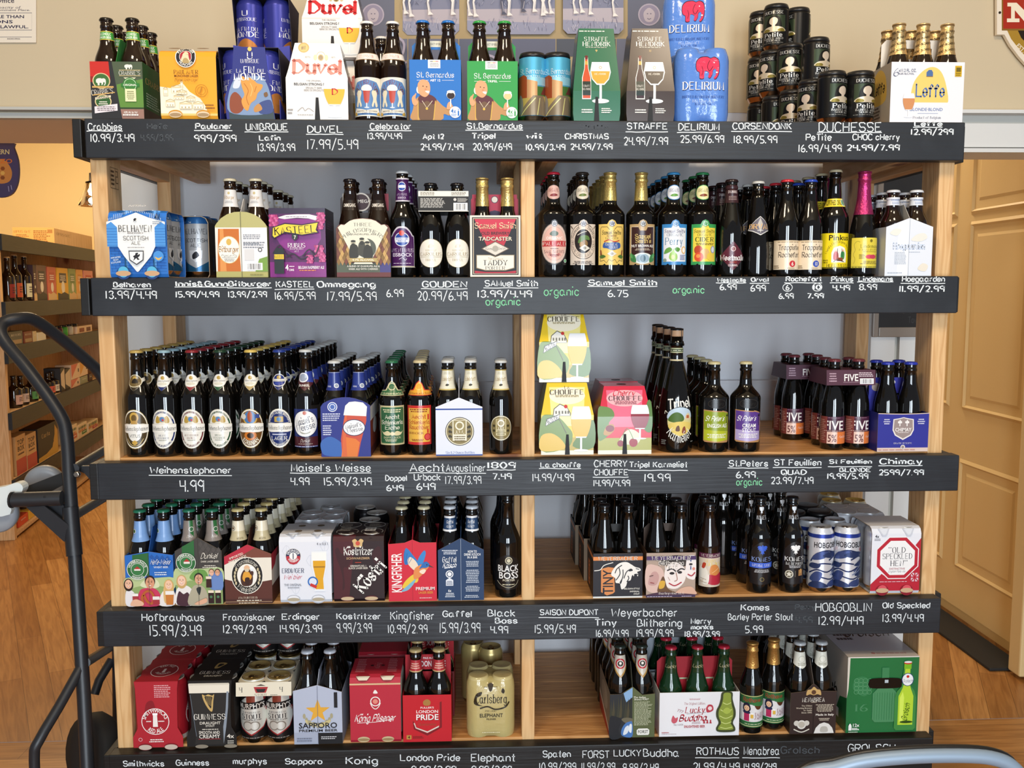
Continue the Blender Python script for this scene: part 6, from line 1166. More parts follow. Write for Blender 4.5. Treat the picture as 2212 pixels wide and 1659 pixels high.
# yellow and red cartons with goblets (figures left out)
def art_chouffe(W_, H_, red):
    a = Art(W_, H_); c1, c2 = ('d2203c', 'e86a86') if red else ('e8c41c', 'f4e690')
    a.P([(0, 0), (100, 0), (100, 54), (88, 100), (12, 100), (0, 54)], c1).P([(20, 40), (80, 40), (84, 94), (16, 94)], c2).E(50, 82, 34, 12, 'f6ecd0' if not red else 'f0b0b4').P([(0, 0), (100, 0), (100, 6), (0, 6)], 'eae4cc').P([(0, 6), (100, 6), (100, 24), (0, 24)], 'b9a23c' if not red else 'a8a84c')
    if not red:
        a.S([(0, 6), (0, 50), (16, 56), (34, 52), (50, 40), (60, 28), (50, 10)], '6f8a34').S([(0, 6), (0, 26), (20, 30), (40, 20), (44, 8)], 'd8b43c').S([(60, 12), (80, 34), (100, 48), (100, 10)], '5a7a2c').S([(34, 60), (38, 64), (46, 65), (52, 63), (46, 60)], 'f4f0e0')
        a.P([(22, 54), (24, 64), (36, 71), (50, 66), (56, 58), (56, 54)], '5a5a50').P([(23.4, 54.6), (25.2, 63.4), (36, 69.8), (49.6, 65), (54.6, 57.6), (54.6, 54.6)], 'eceae0')
        for x in (27, 33, 39, 45, 50): a.R(x, 57, x+3, 61, '7a7a70')
        a.C(47, 67, 3.4, 'c8302c').P([(8, 40), (34, 50), (36, 57), (10, 50)], '4a4a44').P([(9, 41), (33, 50.6), (35, 56), (11, 49)], 'f0eee8').T('BLONDE', 22, 49, 22, 5, '2a2a28', 'c', rot=24, wt=1.1).L([(34, 50), (48, 30)], 1.2, '5a4a34')
        a.T('LA', 50, 93.5, 9, 4, '3a3020', 's').T('CHOUFFE', 50, 87, 64, 6.4, '3a3020', 's', wt=1.3).G(24, 80, 76, 83, 2, '8a7a3a', 'c'); beer_glass(a, 76, 5, 62, 38, 'e8ac1c', 'eceef2', .4)
    else:
        a.S([(0, 24), (0, 66), (12, 70), (26, 66), (30, 56), (20, 46), (24, 34), (10, 22)], '6a8a4a').S([(84, 40), (92, 76), (100, 74), (100, 34)], '5a8040').S([(10, 30), (16, 42), (28, 44), (30, 36), (20, 28)], 'b98a4a').E(22, 38, 8, 5, '7a1a24').S([(40, 18), (52, 34), (66, 36), (80, 26), (70, 14)], 'd8e0c0').C(42, 16, 6, '8a1424').C(66, 17, 8, '9a1628').L([(42, 20), (54, 38), (66, 22)], 1, '5a7a34', 1)
        a.T('Cherry', 50, 90, 40, 8, 'c81c34', 'j', .3, wt=1.1).T('CHOUFFE', 52, 82, 62, 6.2, '3a2028', 's', wt=1.3).G(30, 73, 74, 78, 3, '8a3a44', 'c'); beer_glass(a, 78, 22, 50, 34, '8a1c30', 'f0eef0', .38)
    return a
def chouffe(label, x0, x1, yt, Y, red=0, z=None, D=.13):
    cx, wd, ht = fb(3, x0, x1, yt, Y); ht = .176 if z is not None else ht; zs = ht*.56; p = pathmap([(0, 0), (0, zs), (D*.14, ht)])[2]
    basket(label, (cx, Y, (DT[3] if z is None else z)+.0004), wd, D, ht, zs, .74, .72, art_chouffe(wd, p, red), ('e8c41c', 'c41c34')[red], ('e0c840', 'b8283c')[red], ('6a7a2c', 'a81c30')[red], 0, .05); return ht
h_ = chouffe('yellow goblet carton standing beside the middle post, lower of the two', 1167, 1284, 829, .004)
chouffe('yellow goblet carton stacked on top, upper of the two', 1163, 1273, 686, .030, 0, DT[3]+h_+.001)
chouffe('yellow goblet carton hidden behind the lower yellow one', 1167, 1276, 826, .150)
chouffe('red cherry goblet carton, front one', 1290, 1409, 836, .004, 1)
chouffe('red cherry goblet carton standing behind the front red one', 1281, 1393, 826, .150, 1)

# big corked bottles
KA = bprof(.0420, .305, .105, .225, .0165, .0145, ease=1.3)
KA = KA[:-6]+[(.0150, .262), (.0175, .264), (.0175, .272), (.0150, .274), (.0152, .286)]
a = Art(.096, .128).T('Tripel', 50, 85, 62, 18, 'efefe8', 'k', rot=6, wt=1.5).L([(10, 64), (12, 70), (18, 66)], 2, 'd9d4c0', 1).E(52, 50, 35, 29, '2a2a24').E(52, 50, 33.5, 27.6, 'dcd08a').S([(20, 54), (22, 68), (40, 76), (60, 77), (80, 70), (84, 56), (60, 54)], 'bcd0e0').S([(20, 52), (30, 64), (44, 68), (58, 62), (60, 52), (40, 48)], '4a6a2c').S([(64, 54), (66, 62), (74, 66), (82, 58), (80, 52)], 'd8c8a0').R(68, 56, 76, 62, 'b8603c').S([(22, 44), (50, 50), (82, 46), (80, 34), (50, 22), (26, 34)], 'e0c86a').S([(40, 32), (42, 40), (48, 42), (50, 32)], '6a4a3a').S([(56, 28), (58, 38), (64, 40), (66, 28)], '8a4a34').A('Karmeliet', 52, 52, 43, 268, 15, 'efefe8', 'k', span=104, ry=42, bot=1).G(0, 4, 16, 14, 3, '8a8a84').G(84, 8, 98, 12, 1, '8a8a84')
def corked(full):
    P_ = Proto(.305); P_.p('glass_body', MB().lathe(KA, 32, '111', 'dark_glass').mesh('glass_body'))
    P_.p('cork', MB().lathe([(.0150, .284), (.0158, .288), (.0158, .300), (.0150, .302)], 24, 'c9a07c', 'card').mesh('cork'))
    P_.p('wire_cap', MB().lathe([(.0162, .300), (.0162, .304), (.010, .3055), (.0005, .306)], 24, '1d1d1d', 'gloss', capb=False, capt=False).mesh('wire_cap'))
    w_ = MB()
    for k in range(4): a_ = k*pi/2+.5; w_.tube([(.0160*cos(a_), .0160*sin(a_), .302), (.0172*cos(a_), .0172*sin(a_), .288), (.0185*cos(a_), .0185*sin(a_), .268)], .0008, 6, '2a2a2a', 'metal')
    w_.lathe([(.0182, .262), (.019, .265), (.0182, .268)], 24, '2a2a2a', 'metal', capb=False, capt=False); P_.p('wire_cage', w_.mesh('wire_cage'))
    b_ = Art(.112, .004).R(0, 0, 100, 100, 'c9bf9a'); P_.p('neck_label', label_mesh('neck_label', b_, KA, .225)); b_ = Art(.108, .012).R(0, 0, 100, 22, 'b9bf9a').R(0, 80, 100, 100, 'b9bf9a').R(0, 22, 100, 80, '3a4a34').G(4, 34, 96, 66, 1, 'c9cfb4'); P_.p('neck_band', label_mesh('neck_band', b_, KA, .245))
    P_.p('label', label_mesh('label', a, KA, .014)); return P_
CK = corked(1)
for px, Y, lb in ((1461, .055, 'tall corked champagne style bottle with round landscape label, front one'), (1444, .145, 'second tall corked bottle, just behind the front landscape label one'), (1428, .235, 'third tall corked bottle from the front'), (1420, .325, 'fourth tall corked bottle, furthest back')):
    put(CK, 'corked_bottle', lb, 'bottle', (X_of(px, Y, DT[3]+.2), Y, DT[3]+.0004), jit(3), 'tall corked bottles')

# flat-shouldered oval bottles
SP = bprof(.0375, .222, .132, .168, .0150, .0135, ease=None)
def stp(c1, c2, lines, med):
    a = Art(.070, .082).P([(0, 6), (6, 2), (94, 0), (100, 4), (100, 90), (70, 98), (66, 96), (0, 100)], 'b98a5a').P([(2, 8), (50, 4), (98, 8), (98, 88), (70, 94), (64, 93), (2, 97)], c1).P([(2, 8), (50, 4), (98, 8), (98, 34), (2, 40)], c2)
    a.T("St Peter's", 44, 74, 66, 14, 'f6f4ee', 'j', .35, wt=1.2)
    for i, t in enumerate(lines): a.T(t, 52, 52-i*14, 74 if len(t) > 6 else 50, 11, 'f6f4ee')
    a.G(14, 14, 86, 28, 3, 'f0eee0', 'c')
    if med: a.C(12, 24, 8, '2a3a20').C(12, 24, 6.4, 'e6eee0')
    a.L([(70, 98), (84, 100), (96, 92), (98, 78)], 2, '14120e', 1).C(90, 82, 4, '14120e').L([(90, 78), (88, 60), (92, 60), (90, 52)], 2, '14120e'); return a
em = Art(.05, .026).E(50, 50, 48, 46, '2b2723').E(50, 50, 44, 40, '100e0c').T("S.Peters", 50, 50, 64, 34, '2b2723', 'j', .3)
for px, Y0, n_, c1, c2, ln, nm in ((1541, .050, 4, '8a9a1c', 'b4bc2a', ('ENGLISH ALE',), 'lime green'), (1609, .050, 1, '5a3a8a', 'b0a0cc', ('CREAM', 'STOUT'), 'purple')):
    P_ = bottle(SP, 'dark_glass', ('c4bb90', 'gloss'), [('label', stp(c1, c2, ln, n_ == 6), .024), ('moulded_crest', em, .108)])
    files(P_, 3, px, Y0, n_, .08, f'broad shouldered dark bottle with {nm} label', x=X_of(px, Y0, DT[3]+.08), dx=.0, turn=2)

# wine-red clips with four bottles each
FV = bprof(.0292, .226, .105, .185, .0165, .0132)
a = Art(2*pi*.0305*.92, .068)
for o in (24, 74, -26): a.R(o, 44, o+44, 100, '4a2438').T('FIVE', o+25, 68, 29, 32, 'f2ece8').G(o+6, 94, o+38, 97, 1, 'a88a9a', 'c').R(o, 0, o+16, 100, '7a3a34').G(o+2, 10, o+14, 90, 12, 'a87a6a').R(o+16, 0, o+32, 44, 'e8c4b4').R(o+30, 0, o+48, 44, 'e07a3c').T('5%', o+23, 20, 12, 26, '6a3a3a').T('Feuillien', o+39, 26, 12, 8, 'f6ece0', 'j', .3).G(o+8, 46, o+40, 49, 1, 'e8c4b4', 'c')
FVB = bottle(FV, 'dark_glass', ('6a3038', 'gloss'), [('label', a, .016)])
cols = [X_of(1799, .06, DT[3]+.1), X_of(1852, .06, DT[3]+.1)]; cm = sum(cols)/2; sp = cols[1]-cols[0]
z0, z1 = at(1832, 833, .02).z-DT[3], at(1832, 800, .02).z-DT[3]
ca = Art(.123, z1-z0).R(0, 0, 100, 100, '50293a').T('FIVE', 50, 50, 30, 44, 'f2ece8').L([(34, 20), (66, 20)], .6, 'b99aa8').G(4, 20, 22, 84, 4, 'b99aa8', 'c').BAR(68, 8, 96, 44, '2a2a3a').G(66, 54, 98, 86, 3, 'd8c4cc')
for q, (xo, yo, yaw, nm) in enumerate(((0, .028, 0, 'front'), (-.048, .185, 0, 'rear'))):
    neck_clip(f'wine red card clip holding four bottles, {nm} one of two', (cm+xo, yo, DT[3]), .123, .126, z0, z1, ca, '50293a', sl=.6)
    for j in range(2):
        for i in range(2): put(FVB, 'beer_bottle', f"wine red label bottle, {('front', 'back')[j]} {('left', 'right')[i]} in the {nm} wine red clip", 'bottle', (cm+xo+(i-.5)*sp*.98, yo+.033+j*.062, DT[3]+.0004), radians(-14 if i == 0 else 0)+jit(5), 'bottles in wine red clips')

# royal blue low carton
cx, wd, ht = fb(3, 1895, 2008, 893, .0)
dish = [(0, 0), (100, 0), (100, 100), (75, 98.6), (50, 98), (25, 98.6), (0, 100)]
a = Art(wd, ht).P(dish, '2c2f92').R(0, 0, 100, 10, 'dcc4b8').P([(0, 98), (25, 96.6), (50, 96), (75, 96.6), (100, 98), (100, 100), (75, 98.6), (50, 98), (25, 98.6), (0, 100)], 'd8c4b4').P([(30, 84), (40, 86), (50, 89), (60, 86), (70, 84), (71, 56), (66, 42), (50, 30), (34, 42), (29, 56)], 'e8e2dc').P([(32, 82), (41, 84), (50, 87), (59, 84), (68, 82), (69, 57), (64, 44), (50, 34), (36, 44), (31, 57)], '9a8a86').T('CHIMAY', 50, 57, 32, 9, 'f0ece8').G(38, 48, 62, 51, 1, 'e0d8d4', 'c')
for x in (43, 57): a.L([(x, 66), (x, 78)], 2, 'f0ece8').S([(x-4, 74), (x-3, 80), (x-1, 74)], 'f0ece8').S([(x+4, 74), (x+3, 80), (x+1, 74)], 'f0ece8').S([(x-2, 76), (x, 83), (x+2, 76)], 'f0ece8')
a.G(10, 70, 24, 86, 3, 'd6d4e8', 'c').G(77, 70, 92, 86, 3, 'd6d4e8', 'c').T('GRANDE RESERVE', 50, 22, 36, 4, 'e0dcea', 's').C(50, 12, 4.4, 'e8e2dc').C(50, 12, 3, '9a8a86').G(2, 3, 98, 7, 1, 'c48a7a')
ha = Art(.12, .04).R(0, 0, 100, 100, '2c2f92').E(14, 40, 9, 26, 'a89a96').E(50, 70, 5, 14, 'e8e2dc')
carrier('royal blue low carton with white shield crest by the right post', (cx, .004, DT[3]), wd, .135, ht, a, '26297c', dish, handle='x', hz=.178, hy=.066, hcol='2c2f92', hart=ha)
CH_ = bprof(.0288, .218, .105, .180, .0160, .0135)
fill(bottle(CH_, 'dark_glass', ('2a3aa8', 'gloss')), 3, (cx, .006, DT[3]), wd, .13, 2, 2, 'blue capped dark bottle', 'royal blue low crest carton', sx=.058)

# ================================================================ fourth shelf
def roundel(a, cx, cy, r, ring, inner, txt, top, bot):
    a.C(cx, cy, r, 'f0efe8').C(cx, cy, r*.95, ring).C(cx, cy, r*.62, 'f0efe8').C(cx, cy, r*.58, inner).A(top, cx, cy, r*.68, 90, r*.24*a.W/a.H, txt, span=150).A(bot, cx, cy, r*.91, 270, r*.2*a.W/a.H, txt, span=80, bot=1)
def art_hb(W_, H_, out, dunkel):
    a = Art(W_, H_); c = '44403c' if dunkel else '2a6cc0'
    a.P(out, c)
    top = 100 if dunkel else 98
    for i in range(5):
        for j in range(4): x = 56+i*11+(j % 2)*5; y = 78+j*6-i*1.0; a.P([(x-5, y), (x, y+5), (x+5, y), (x, y-5)], '4f4a46' if dunkel else '2458a4') if y+5 < (out[3][1] if 0 else 100-abs(x-50)*(.3 if dunkel else .08)) and x+5 < 100 else None
    a.P([(16, 55), (50, 55), (50, top), (16, 90 if dunkel else 94)], '2e6a38') if not dunkel else a.P([(16, 60), (42, 60), (42, 96.5), (16, 87)], '2e6a38')
    py = 51 if not dunkel else 54
    a.R(0, 0, 100, py, '8fa868').S([(0, 30), (0, py), (40, py), (60, py), (100, py), (100, 30), (70, 36), (30, 36)], 'b9c890').S([(30, py-14), (44, py-2), (64, py-3), (70, py-16), (52, py-20)], 'd8dcb4' if not dunkel else '6a9a4a')
    if not dunkel:
        a.S([(0, 0), (0, 26), (12, 28), (22, 16), (24, 0)], 'e6e2e4').S([(24, 0), (28, 26), (40, 32), (58, 32), (70, 22), (72, 0)], 'c83a5c').S([(68, 0), (74, 22), (84, 28), (100, 26), (100, 0)], 'ece4de').S([(80, 4), (78, 28), (84, 42), (96, 44), (100, 34), (94, 10)], 'e0b878')
        face(a, 6, 40, 16, 'e9b89a', '2e1a12', 1); face(a, 51, 42, 20, 'd99a78', '2e1c14'); face(a, 90, 38, 16, 'eec4a4', 'd8ac6a', 1)
        a.L([(36, 4), (34, 16), (42, 26), (52, 26), (58, 16), (54, 4), (44, 8), (38, 20)], 5, 'b8602c', 1).R(14, 6, 26, 18, 'a83a3c').R(14, 18, 26, 23, 'f0ece4').R(56, 2, 70, 11, 'a8343c').R(56, 11, 70, 17, 'ece6e0').P([(84, 1), (98, 1), (100, 20), (83, 20)], 'c87a34').R(83, 20, 100, 27, 'f0ece4').S([(10, 0), (14, 10), (24, 12), (36, 6), (34, 0)], 'e6b494')
        roundel(a, 27, 68, 22, '2e6a38', '3a7a44', 'f0efe8', 'HOFBRAUHAUS', 'FREISING')
        a.T('Hefe-Weiss', 76, 82, 40, 9, 'f0f2f4', 'j', .35, wt=.9).T('WHEAT BEER', 76, 72, 30, 3.4, 'dfe6f0').G(60, 56, 90, 64, 2, 'd6e0f0', 'c')
    else:
        a.S([(0, 0), (0, 20), (10, 28), (26, 28), (38, 18), (40, 0)], 'e9e4e0').S([(2, 0), (6, 20), (16, 16), (26, 18), (34, 0)], '4a2a34').S([(26, 0), (34, 24), (46, 30), (60, 26), (68, 14), (70, 0)], 'b0a890').S([(44, 24), (50, 14), (54, 26)], '2a3030').S([(74, 24), (72, 46), (86, 50), (100, 48), (100, 22)], '6a88c0')
        face(a, 13, 36, 18, 'efc6ac', 'c9a468', 1); face(a, 50, 38, 18, 'dba684', '231a18'); face(a, 78, 48, 11, 'e6b496', '6a4a34'); face(a, 91, 48, 11, 'd8a07c', '2a1c18')
        a.P([(66, 26), (78, 26), (77, 42), (67, 42)], '3a1c18').R(66, 39, 78, 43, 'e6d8c0').R(70, 2, 82, 18, '2e1614').R(70, 18, 82, 22, 'e9dcc4').R(85, 2, 97, 18, '2e1614').R(85, 18, 97, 22, 'e9dcc4').C(76, 12, 3, '4a7a54').C(91, 12, 3, '4a7a54').S([(40, 2), (56, 8), (66, 10), (66, 4), (50, 0)], 'e0ac8c')
        roundel(a, 25, 64, 21, '2e6a38', '3a7a44', 'f0efe8', 'HOFBRAUHAUS', 'FREISING')
        a.T('Dunkel', 76, 74, 34, 8, 'ece6d8', 'j', .35, wt=.9).T('DARK LAGER BEER', 76, 65.5, 38, 2.6, 'd8d2c4').G(60, 55.5, 92, 60.5, 2, 'd8d2c4', 'c')
    a.R(18, 66, 34, 70, 'b8342c') if 0 else None
    a.R(20.5, (66 if not dunkel else 62.5), 33.5, (69 if not dunkel else 65.5), 'e9e4dc').P([(20, (69 if not dunkel else 65.5)), (34, (69 if not dunkel else 65.5)), (27, (74 if not dunkel else 70))], 'b8342c')
    a.L([(50, 0), (50, top)], .7, '4a4a44'); return a
HS = bprof(.0278, .229, .125, .175, .0155, .0128)
sleeve_l = Art(.060, .050).R(0, 0, 100, 100, '7aa2d8').C(28, 50, 9, 'e9e6dc').C(28, 50, 7, '3a6a44')
sleeve_d = Art(.060, .050).R(0, 0, 100, 100, '8a8078').P([(56, 100), (74, 100), (74, 20), (60, 40)], '2e6a38').C(66, 58, 10, 'e9e6dc').C(66, 58, 8, '3a6a44').T('Dunkel', 60, 24, 20, 12, 'e9e2d4', 'j', .3)
for x0, x1, yt, dk, nm, P_ in ((270, 377, 1193, 0, 'blue festival photo carton', bottle(HS, 'dark_glass', ('2a7a5a', 'gloss'), [('neck_label', sleeve_l, .152)])), (378, 482, 1163, 1, 'dark festival photo carton', bottle(HS, 'dark_glass', ('2a7a5a', 'gloss'), [('neck_label', sleeve_d, .152)]))):
    cx, wd, ht = fb(4, x0, x1, yt, .0); e = 80 if dk else 93; out = [(0, 0), (100, 0), (100, e), (51, 100), (49, 100), (0, e)]
    carrier(f'{nm} with people toasting, on the fourth shelf', (cx, .004, DT[4]), wd, .185, ht, art_hb(wd, ht, out, dk), '2a6cc0' if not dk else '44403c', out, hs=ht*e/100, handle='d', hz=.185, hcol='2458a4' if not dk else '3a3634')
    fill(P_, 4, (cx, .006, DT[4]), wd, .180, 2, 3, 'green capped '+('grey' if dk else 'pale blue')+' sleeved bottle', nm)
    for i in range(2): files(P_, 4, 0, .215, 4, .066, f"green capped {('pale blue', 'grey')[dk]} sleeved bottle beyond the carton, {('left', 'right')[i]} file", x=cx+(i-.5)*.057)

# brown and cream monastery carton
cx, wd, ht = fb(4, 484, 589, 1178, .0); out = [(0, 0), (100, 0), (100, 84), (51, 100), (49, 100), (0, 80)]
a = Art(wd, ht).P(out, '7a4434').P([(0, 66), (0, 80), (49, 100), (51, 100), (66, 95), (28, 78)], 'b8283c').P([(0, 66), (26, 76), (60, 78), (100, 78), (100, 40), (70, 36), (30, 36), (0, 42)], 'e9e2d2').P([(0, 42), (30, 36), (70, 36), (100, 40), (100, 8), (0, 8)], '5a2e24').R(0, 0, 100, 8, '4a261e').T('IMPORTED', 26, 81, 32, 3.6, 'f0e2d0', rot=22).T('FROM MUNICH', 28, 76, 40, 3.6, 'f0e2d0', rot=22)
a.E(48, 48, 34, 31.5, 'f0eadc').E(48, 48, 32.4, 30, '1c1a1a').E(48, 48, 22, 20.5, '8a7a5a').E(48, 48, 21.2, 19.8, 'f2efe6').A('Franziskaner', 48, 48, 23.2, 92, 6.6, 'f2ecdc', 'k', span=112, ry=22, ).A('Weissbier', 48, 48, 29.5, 270, 6.6, 'f2ecdc', 'k', span=96, ry=28, bot=1)
for s in (-1, 1):
    for i in range(5): th = radians(180-30+i*14) if s < 0 else radians(30-i*14); a.E(48+26.6*cos(th), 46+24.5*sin(th), 2, 3, 'cdbf9a')
a.S([(37, 32), (34, 44), (38, 54), (46, 60), (54, 58), (60, 48), (58, 34), (48, 30)], '4a2a1e').S([(38, 44), (42, 54), (52, 54), (58, 46), (50, 38), (42, 38)], 'e0a038').S([(44, 34), (44, 44), (53, 44), (52, 34)], '3a2018').C(48, 61, 6, 'e6b890').E(48, 57.4, 4.6, 3, 'd8c8a8').R(56, 54, 62, 62, 'e6eaec').R(56, 60, 62, 63.4, 'fff').S([(54, 52), (58, 56), (62, 54), (60, 48)], '4a2a1e')
a.T('NATURTRÜB', 49, 10.6, 40, 3.4, 'e9dcc4', 's').G(16, 4.4, 86, 7.4, 1, 'e9dcc4', 'c').R(0, 3.4, 100, 4, 'd9b48a').G(22, .6, 78, 2.8, 1, 'e9dcc4', 'c').L([(50, 0), (50, 34)], .6, '2a1812')
sa = Art(.185, ht).R(0, 0, 100, 30, '5a2e24').R(0, 30, 100, 70, 'd8d0c4').P([(0, 84), (40, 84), (20, 60), (0, 56)], 'b8283c')
carrier('brown and cream monastery carton with a friar in an oval', (cx, .004, DT[4]), wd, .185, ht, a, '5a3228', out, hs=ht*.82, handle='d', hz=.18, hcol='4a2a22', sart=sa)
nl = Art(.060, .048).R(0, 0, 100, 100, 'e6dec6').R(0, 0, 100, 48, 'c9bd98').C(30, 62, 10, '2a2420').C(30, 62, 8, 'e6dec6').C(30, 62, 5, '6a4a30').T('IMPORTED', 58, 12, 22, 9, '8a7a58')
FZ = bottle(HS, 'dark_glass', ('d8c484', 'gloss'), [('neck_label', nl, .152)])
fill(FZ, 4, (cx, .006, DT[4]), wd, .180, 2, 3, 'gold capped cream collared bottle', 'brown and cream friar carton')
for i in range(2): files(FZ, 4, 0, .215, 4, .066, f"gold capped cream collared bottle beyond the friar carton, {('left', 'right')[i]} file", x=cx+(i-.5)*.060+.004)

# can sleeves: white wheat beer and dark black beer
PC = can(.166, 'dfe2e8', lid='b9bcc0', base='b9b0a0')
def art_erd(W_, H_):
    a = Art(W_, H_).R(0, 0, 100, 100, 'e3e5ec')
    for x, y in ((14, 70), (70, 20), (60, 56), (88, 76), (30, 16)): a.L([(x-8, y), (x, y+8), (x+8, y), (x, y-8), (x-8, y)], .8, 'd0d3dc', 1).L([(x, y-8), (x, y+8)], .6, 'd0d3dc')
    a.C(27, 63, 15, 'd8d4cc').C(27, 63, 14, '1f2a50').A('ERDINGER', 27, 63, 8.6, 90, 4, 'f2f2f0', span=150).P([(14, 63), (13.6, 58), (20, 52), (27, 50.6), (34, 52), (40.4, 58), (40, 63)], 'b8303c').A('WEISSBRAU', 27, 63, 12.6, 270, 3.6, 'f2f2f0', span=120, bot=1).C(27, 63, 7.4, 'f0f0ee').L([(27, 58.6), (27, 67)], 2, '5a5a6a').T('ERDINGER', 26, 42, 42, 6, '1f2a50', 's', wt=1.3).T('Weißbier', 26, 33, 34, 6, 'c8304a', 'j', .3).T('THE ORIGINAL', 25, 21.6, 34, 3.2, '8a8e98').G(14, 16, 38, 19, 1, '9a9ea8', 'c')
    a.P([(66, 12), (88, 12), (86, 18), (86, 30), (92, 48), (92, 70), (62, 70), (62, 48), (68, 30), (68, 18)], 'e9ecef').P([(69, 15), (85, 15), (84, 30), (89, 48), (89, 56), (65, 56), (65, 48), (70, 30)], 'e0a41c').R(63, 56, 91, 68, 'f6f4ee').R(66, 46, 88, 48, 'a8781c').C(64, 26, 10, '2a6ab8').C(64, 26, 7.4, 'd8e0ee').P([(58, 20), (70, 16), (72, 20), (60, 24)], 'c8302c').T('4 x 0,5 l', 84, 80, 22, 3.4, '8a8e98')
    for x in (26, 74): a.P([(x-11, 97), (x+11, 97), (x+2, 88), (x-2, 88)], 'b9bdc8').P([(x-9, 97), (x+9, 97), (x, 89.5)], 'd3d6de').E(x, .8, 13, 6, 'b9bdc8').E(x, 1.6, 11, 4.6, 'e6e8ec').E(x, .6, 12, 2.6, 'b0a48c')
    return a
def art_kos(W_, H_):
    a = Art(W_, H_).R(0, 0, 100, 100, '2a1618').P([(0, 0), (0, 93), (45, 93), (36, 40), (30, 0)], '4a181e').P([(0, 93), (0, 100), (100, 100), (100, 93)], '1f1516').S([(4, 70), (10, 74), (16, 66), (26, 64), (34, 56), (28, 46), (20, 44), (22, 22), (20, 14), (17, 14), (18, 28), (14, 44), (8, 56)], '3a1418').S([(76, 64), (90, 76), (96, 60), (84, 50)], '3a1418')
    a.S([(40, 80), (38, 84), (44, 86), (49, 83), (54, 86), (60, 84), (58, 80), (56, 75), (42, 75)], 'd0b078').C(49, 80, 4.4, 'c8503c').T('Köstritzer', 50, 69, 56, 10.5, 'f2efe8', 'k', wt=1.5).T('SCHWARZBIER', 49, 58.6, 46, 3, 'c9a478').R(43, 52, 55, 53, 'b8402c').T("GERMANY'S NO. 1", 49, 47.6, 32, 2.6, 'e0d8cc').T('BLACK LAGER BEER', 49, 44.4, 38, 2.6, 'e0d8cc').T('Köstri', 72, 33, 70, 17, 'f2f0ea', 'k', rot=48, wt=1.6)
    for x in (27, 74): a.E(x, 95, 14, 4, '6a5a52').E(x, 96, 13, 3.4, 'c9c2b8').E(x, 97.6, 14, 3.4, '1f1516').E(x, .8, 13, 4, '5a2428').E(x, .6, 13, 2.6, 'c9b08c')
    return a
for x0, x1, yt, A_, c, Pc, nm in ((603, 718, 1163, art_erd, 'e3e5ec', PC, 'white wheat beer can sleeve with a tall glass'), (719, 832, 1162, art_kos, '241416', can(.166, '241416'), 'dark red and black can sleeve with big slanted lettering')):
    cx, wd, ht = fb(4, x0, x1, yt, .0); ht += .006
    o = sleeve(nm+', front one', (cx, .004, DT[4]+.0004), wd, ht, A_(wd, ht+.006), c, Pc)
    ta = Art(wd*.9, .10)
    if A_ is art_kos: ta.G(4, 20, 30, 90, 9, 'b9b2a8').BAR(60, 20, 84, 50, '1f1516').G(66, 60, 94, 90, 5, 'b9b2a8')
    else: [ta.E(x, y, 8, 9, '6a5a4a').E(x, y-1, 6, 6, '8a7a64') for x in (30, 72) for y in (24, 74)]
    MB().art(ta, lambda u, v, h: (u, .017+v, ht+.0003+h)).build('top_print', o)
cx, wd, ht = fb(4, 640, 756, 1110, .17)
o = sleeve('white wheat beer can sleeve standing behind the front one', (cx-.006, .150, DT[4]+.0004), .124, .166, Art(.1, .1), 'e3e5ec', PC)
put(PC, 'beer_can', 'single white can at the back above the wheat beer sleeves', 'can', (cx+.0, .325, DT[4]+.0004))
KC = can(.166, '1c1a1c', lid='c9c6c0')
for i, (px, Y) in enumerate(((800, .17), (815, .245), (790, .31))): put(KC, 'beer_can', f"loose black can behind the dark slanted lettering sleeve, {ORD[i]} from the front", 'can', (X_of(px, Y, DT[4]+.12), Y, DT[4]+.0004))

# red bird carton and blue how-to carton
cx, wd, ht = fb(4, 838, 945, 1167, .0); out = [(0, 0), (100, 0), (100, 95), (66, 95), (50, 100), (34, 95), (0, 93)]
a = Art(wd, ht).P(out, 'cf2438').R(49.6, 0, 50.2, 99, '8a1424').T('KINGFISHER', 17, 46, 84, 15.5, 'f4f0ec', rot=90)
a.S([(28, 22), (34, 32), (48, 42), (58, 44), (62, 36), (58, 30), (48, 30), (38, 22)], 'e6c23c').S([(26, 16), (40, 26), (56, 36), (52, 28), (40, 18)], '7ab0c8').S([(34, 60), (32, 74), (36, 86), (42, 84), (50, 76), (60, 66), (66, 58), (56, 50), (46, 56), (42, 60)], '2f7ac0').S([(40, 62), (44, 72), (56, 66), (62, 56), (54, 50)], 'ead8c0').S([(60, 62), (64, 72), (74, 82), (78, 78), (74, 66), (70, 60)], '3a86c8').S([(52, 38), (54, 52), (64, 58), (74, 60), (84, 56), (76, 48), (66, 40), (58, 36)], 'e08a4a').S([(64, 52), (72, 62), (80, 64), (86, 58), (78, 54), (70, 54)], '2f6ab0').P([(84, 59), (95, 54), (84, 56)], '3a3a3a').C(80, 59, 1.3, '1a1a1a').S([(64, 48), (72, 52), (78, 50), (72, 44)], 'f0dcc4')
for i in range(4): a.L([(35+i*2.4, 60+i*.5), (34+i*5, 82-i*4)], .7, '1f5a94')
a.T('PREMIUM', 76, 20.5, 40, 5, 'f4f0ec').T('LAGER BEER', 77, 14, 30, 3.6, 'e09a3c').G(64, 4, 94, 6.4, 1, 'e6c4c4')
carrier('bright red carton with a blue diving bird', (cx, .004, DT[4]), wd, .185, ht, a, 'b01c30', out, hs=ht*.94, handle='d', hz=.18, hcol='a81c30')
KF = bottle(LN, 'dark_glass', ('d8cfa8', 'gloss'))
fill(KF, 4, (cx, .006, DT[4]), wd, .180, 2, 3, 'plain gold capped bottle', 'bright red bird carton', sx=.055)
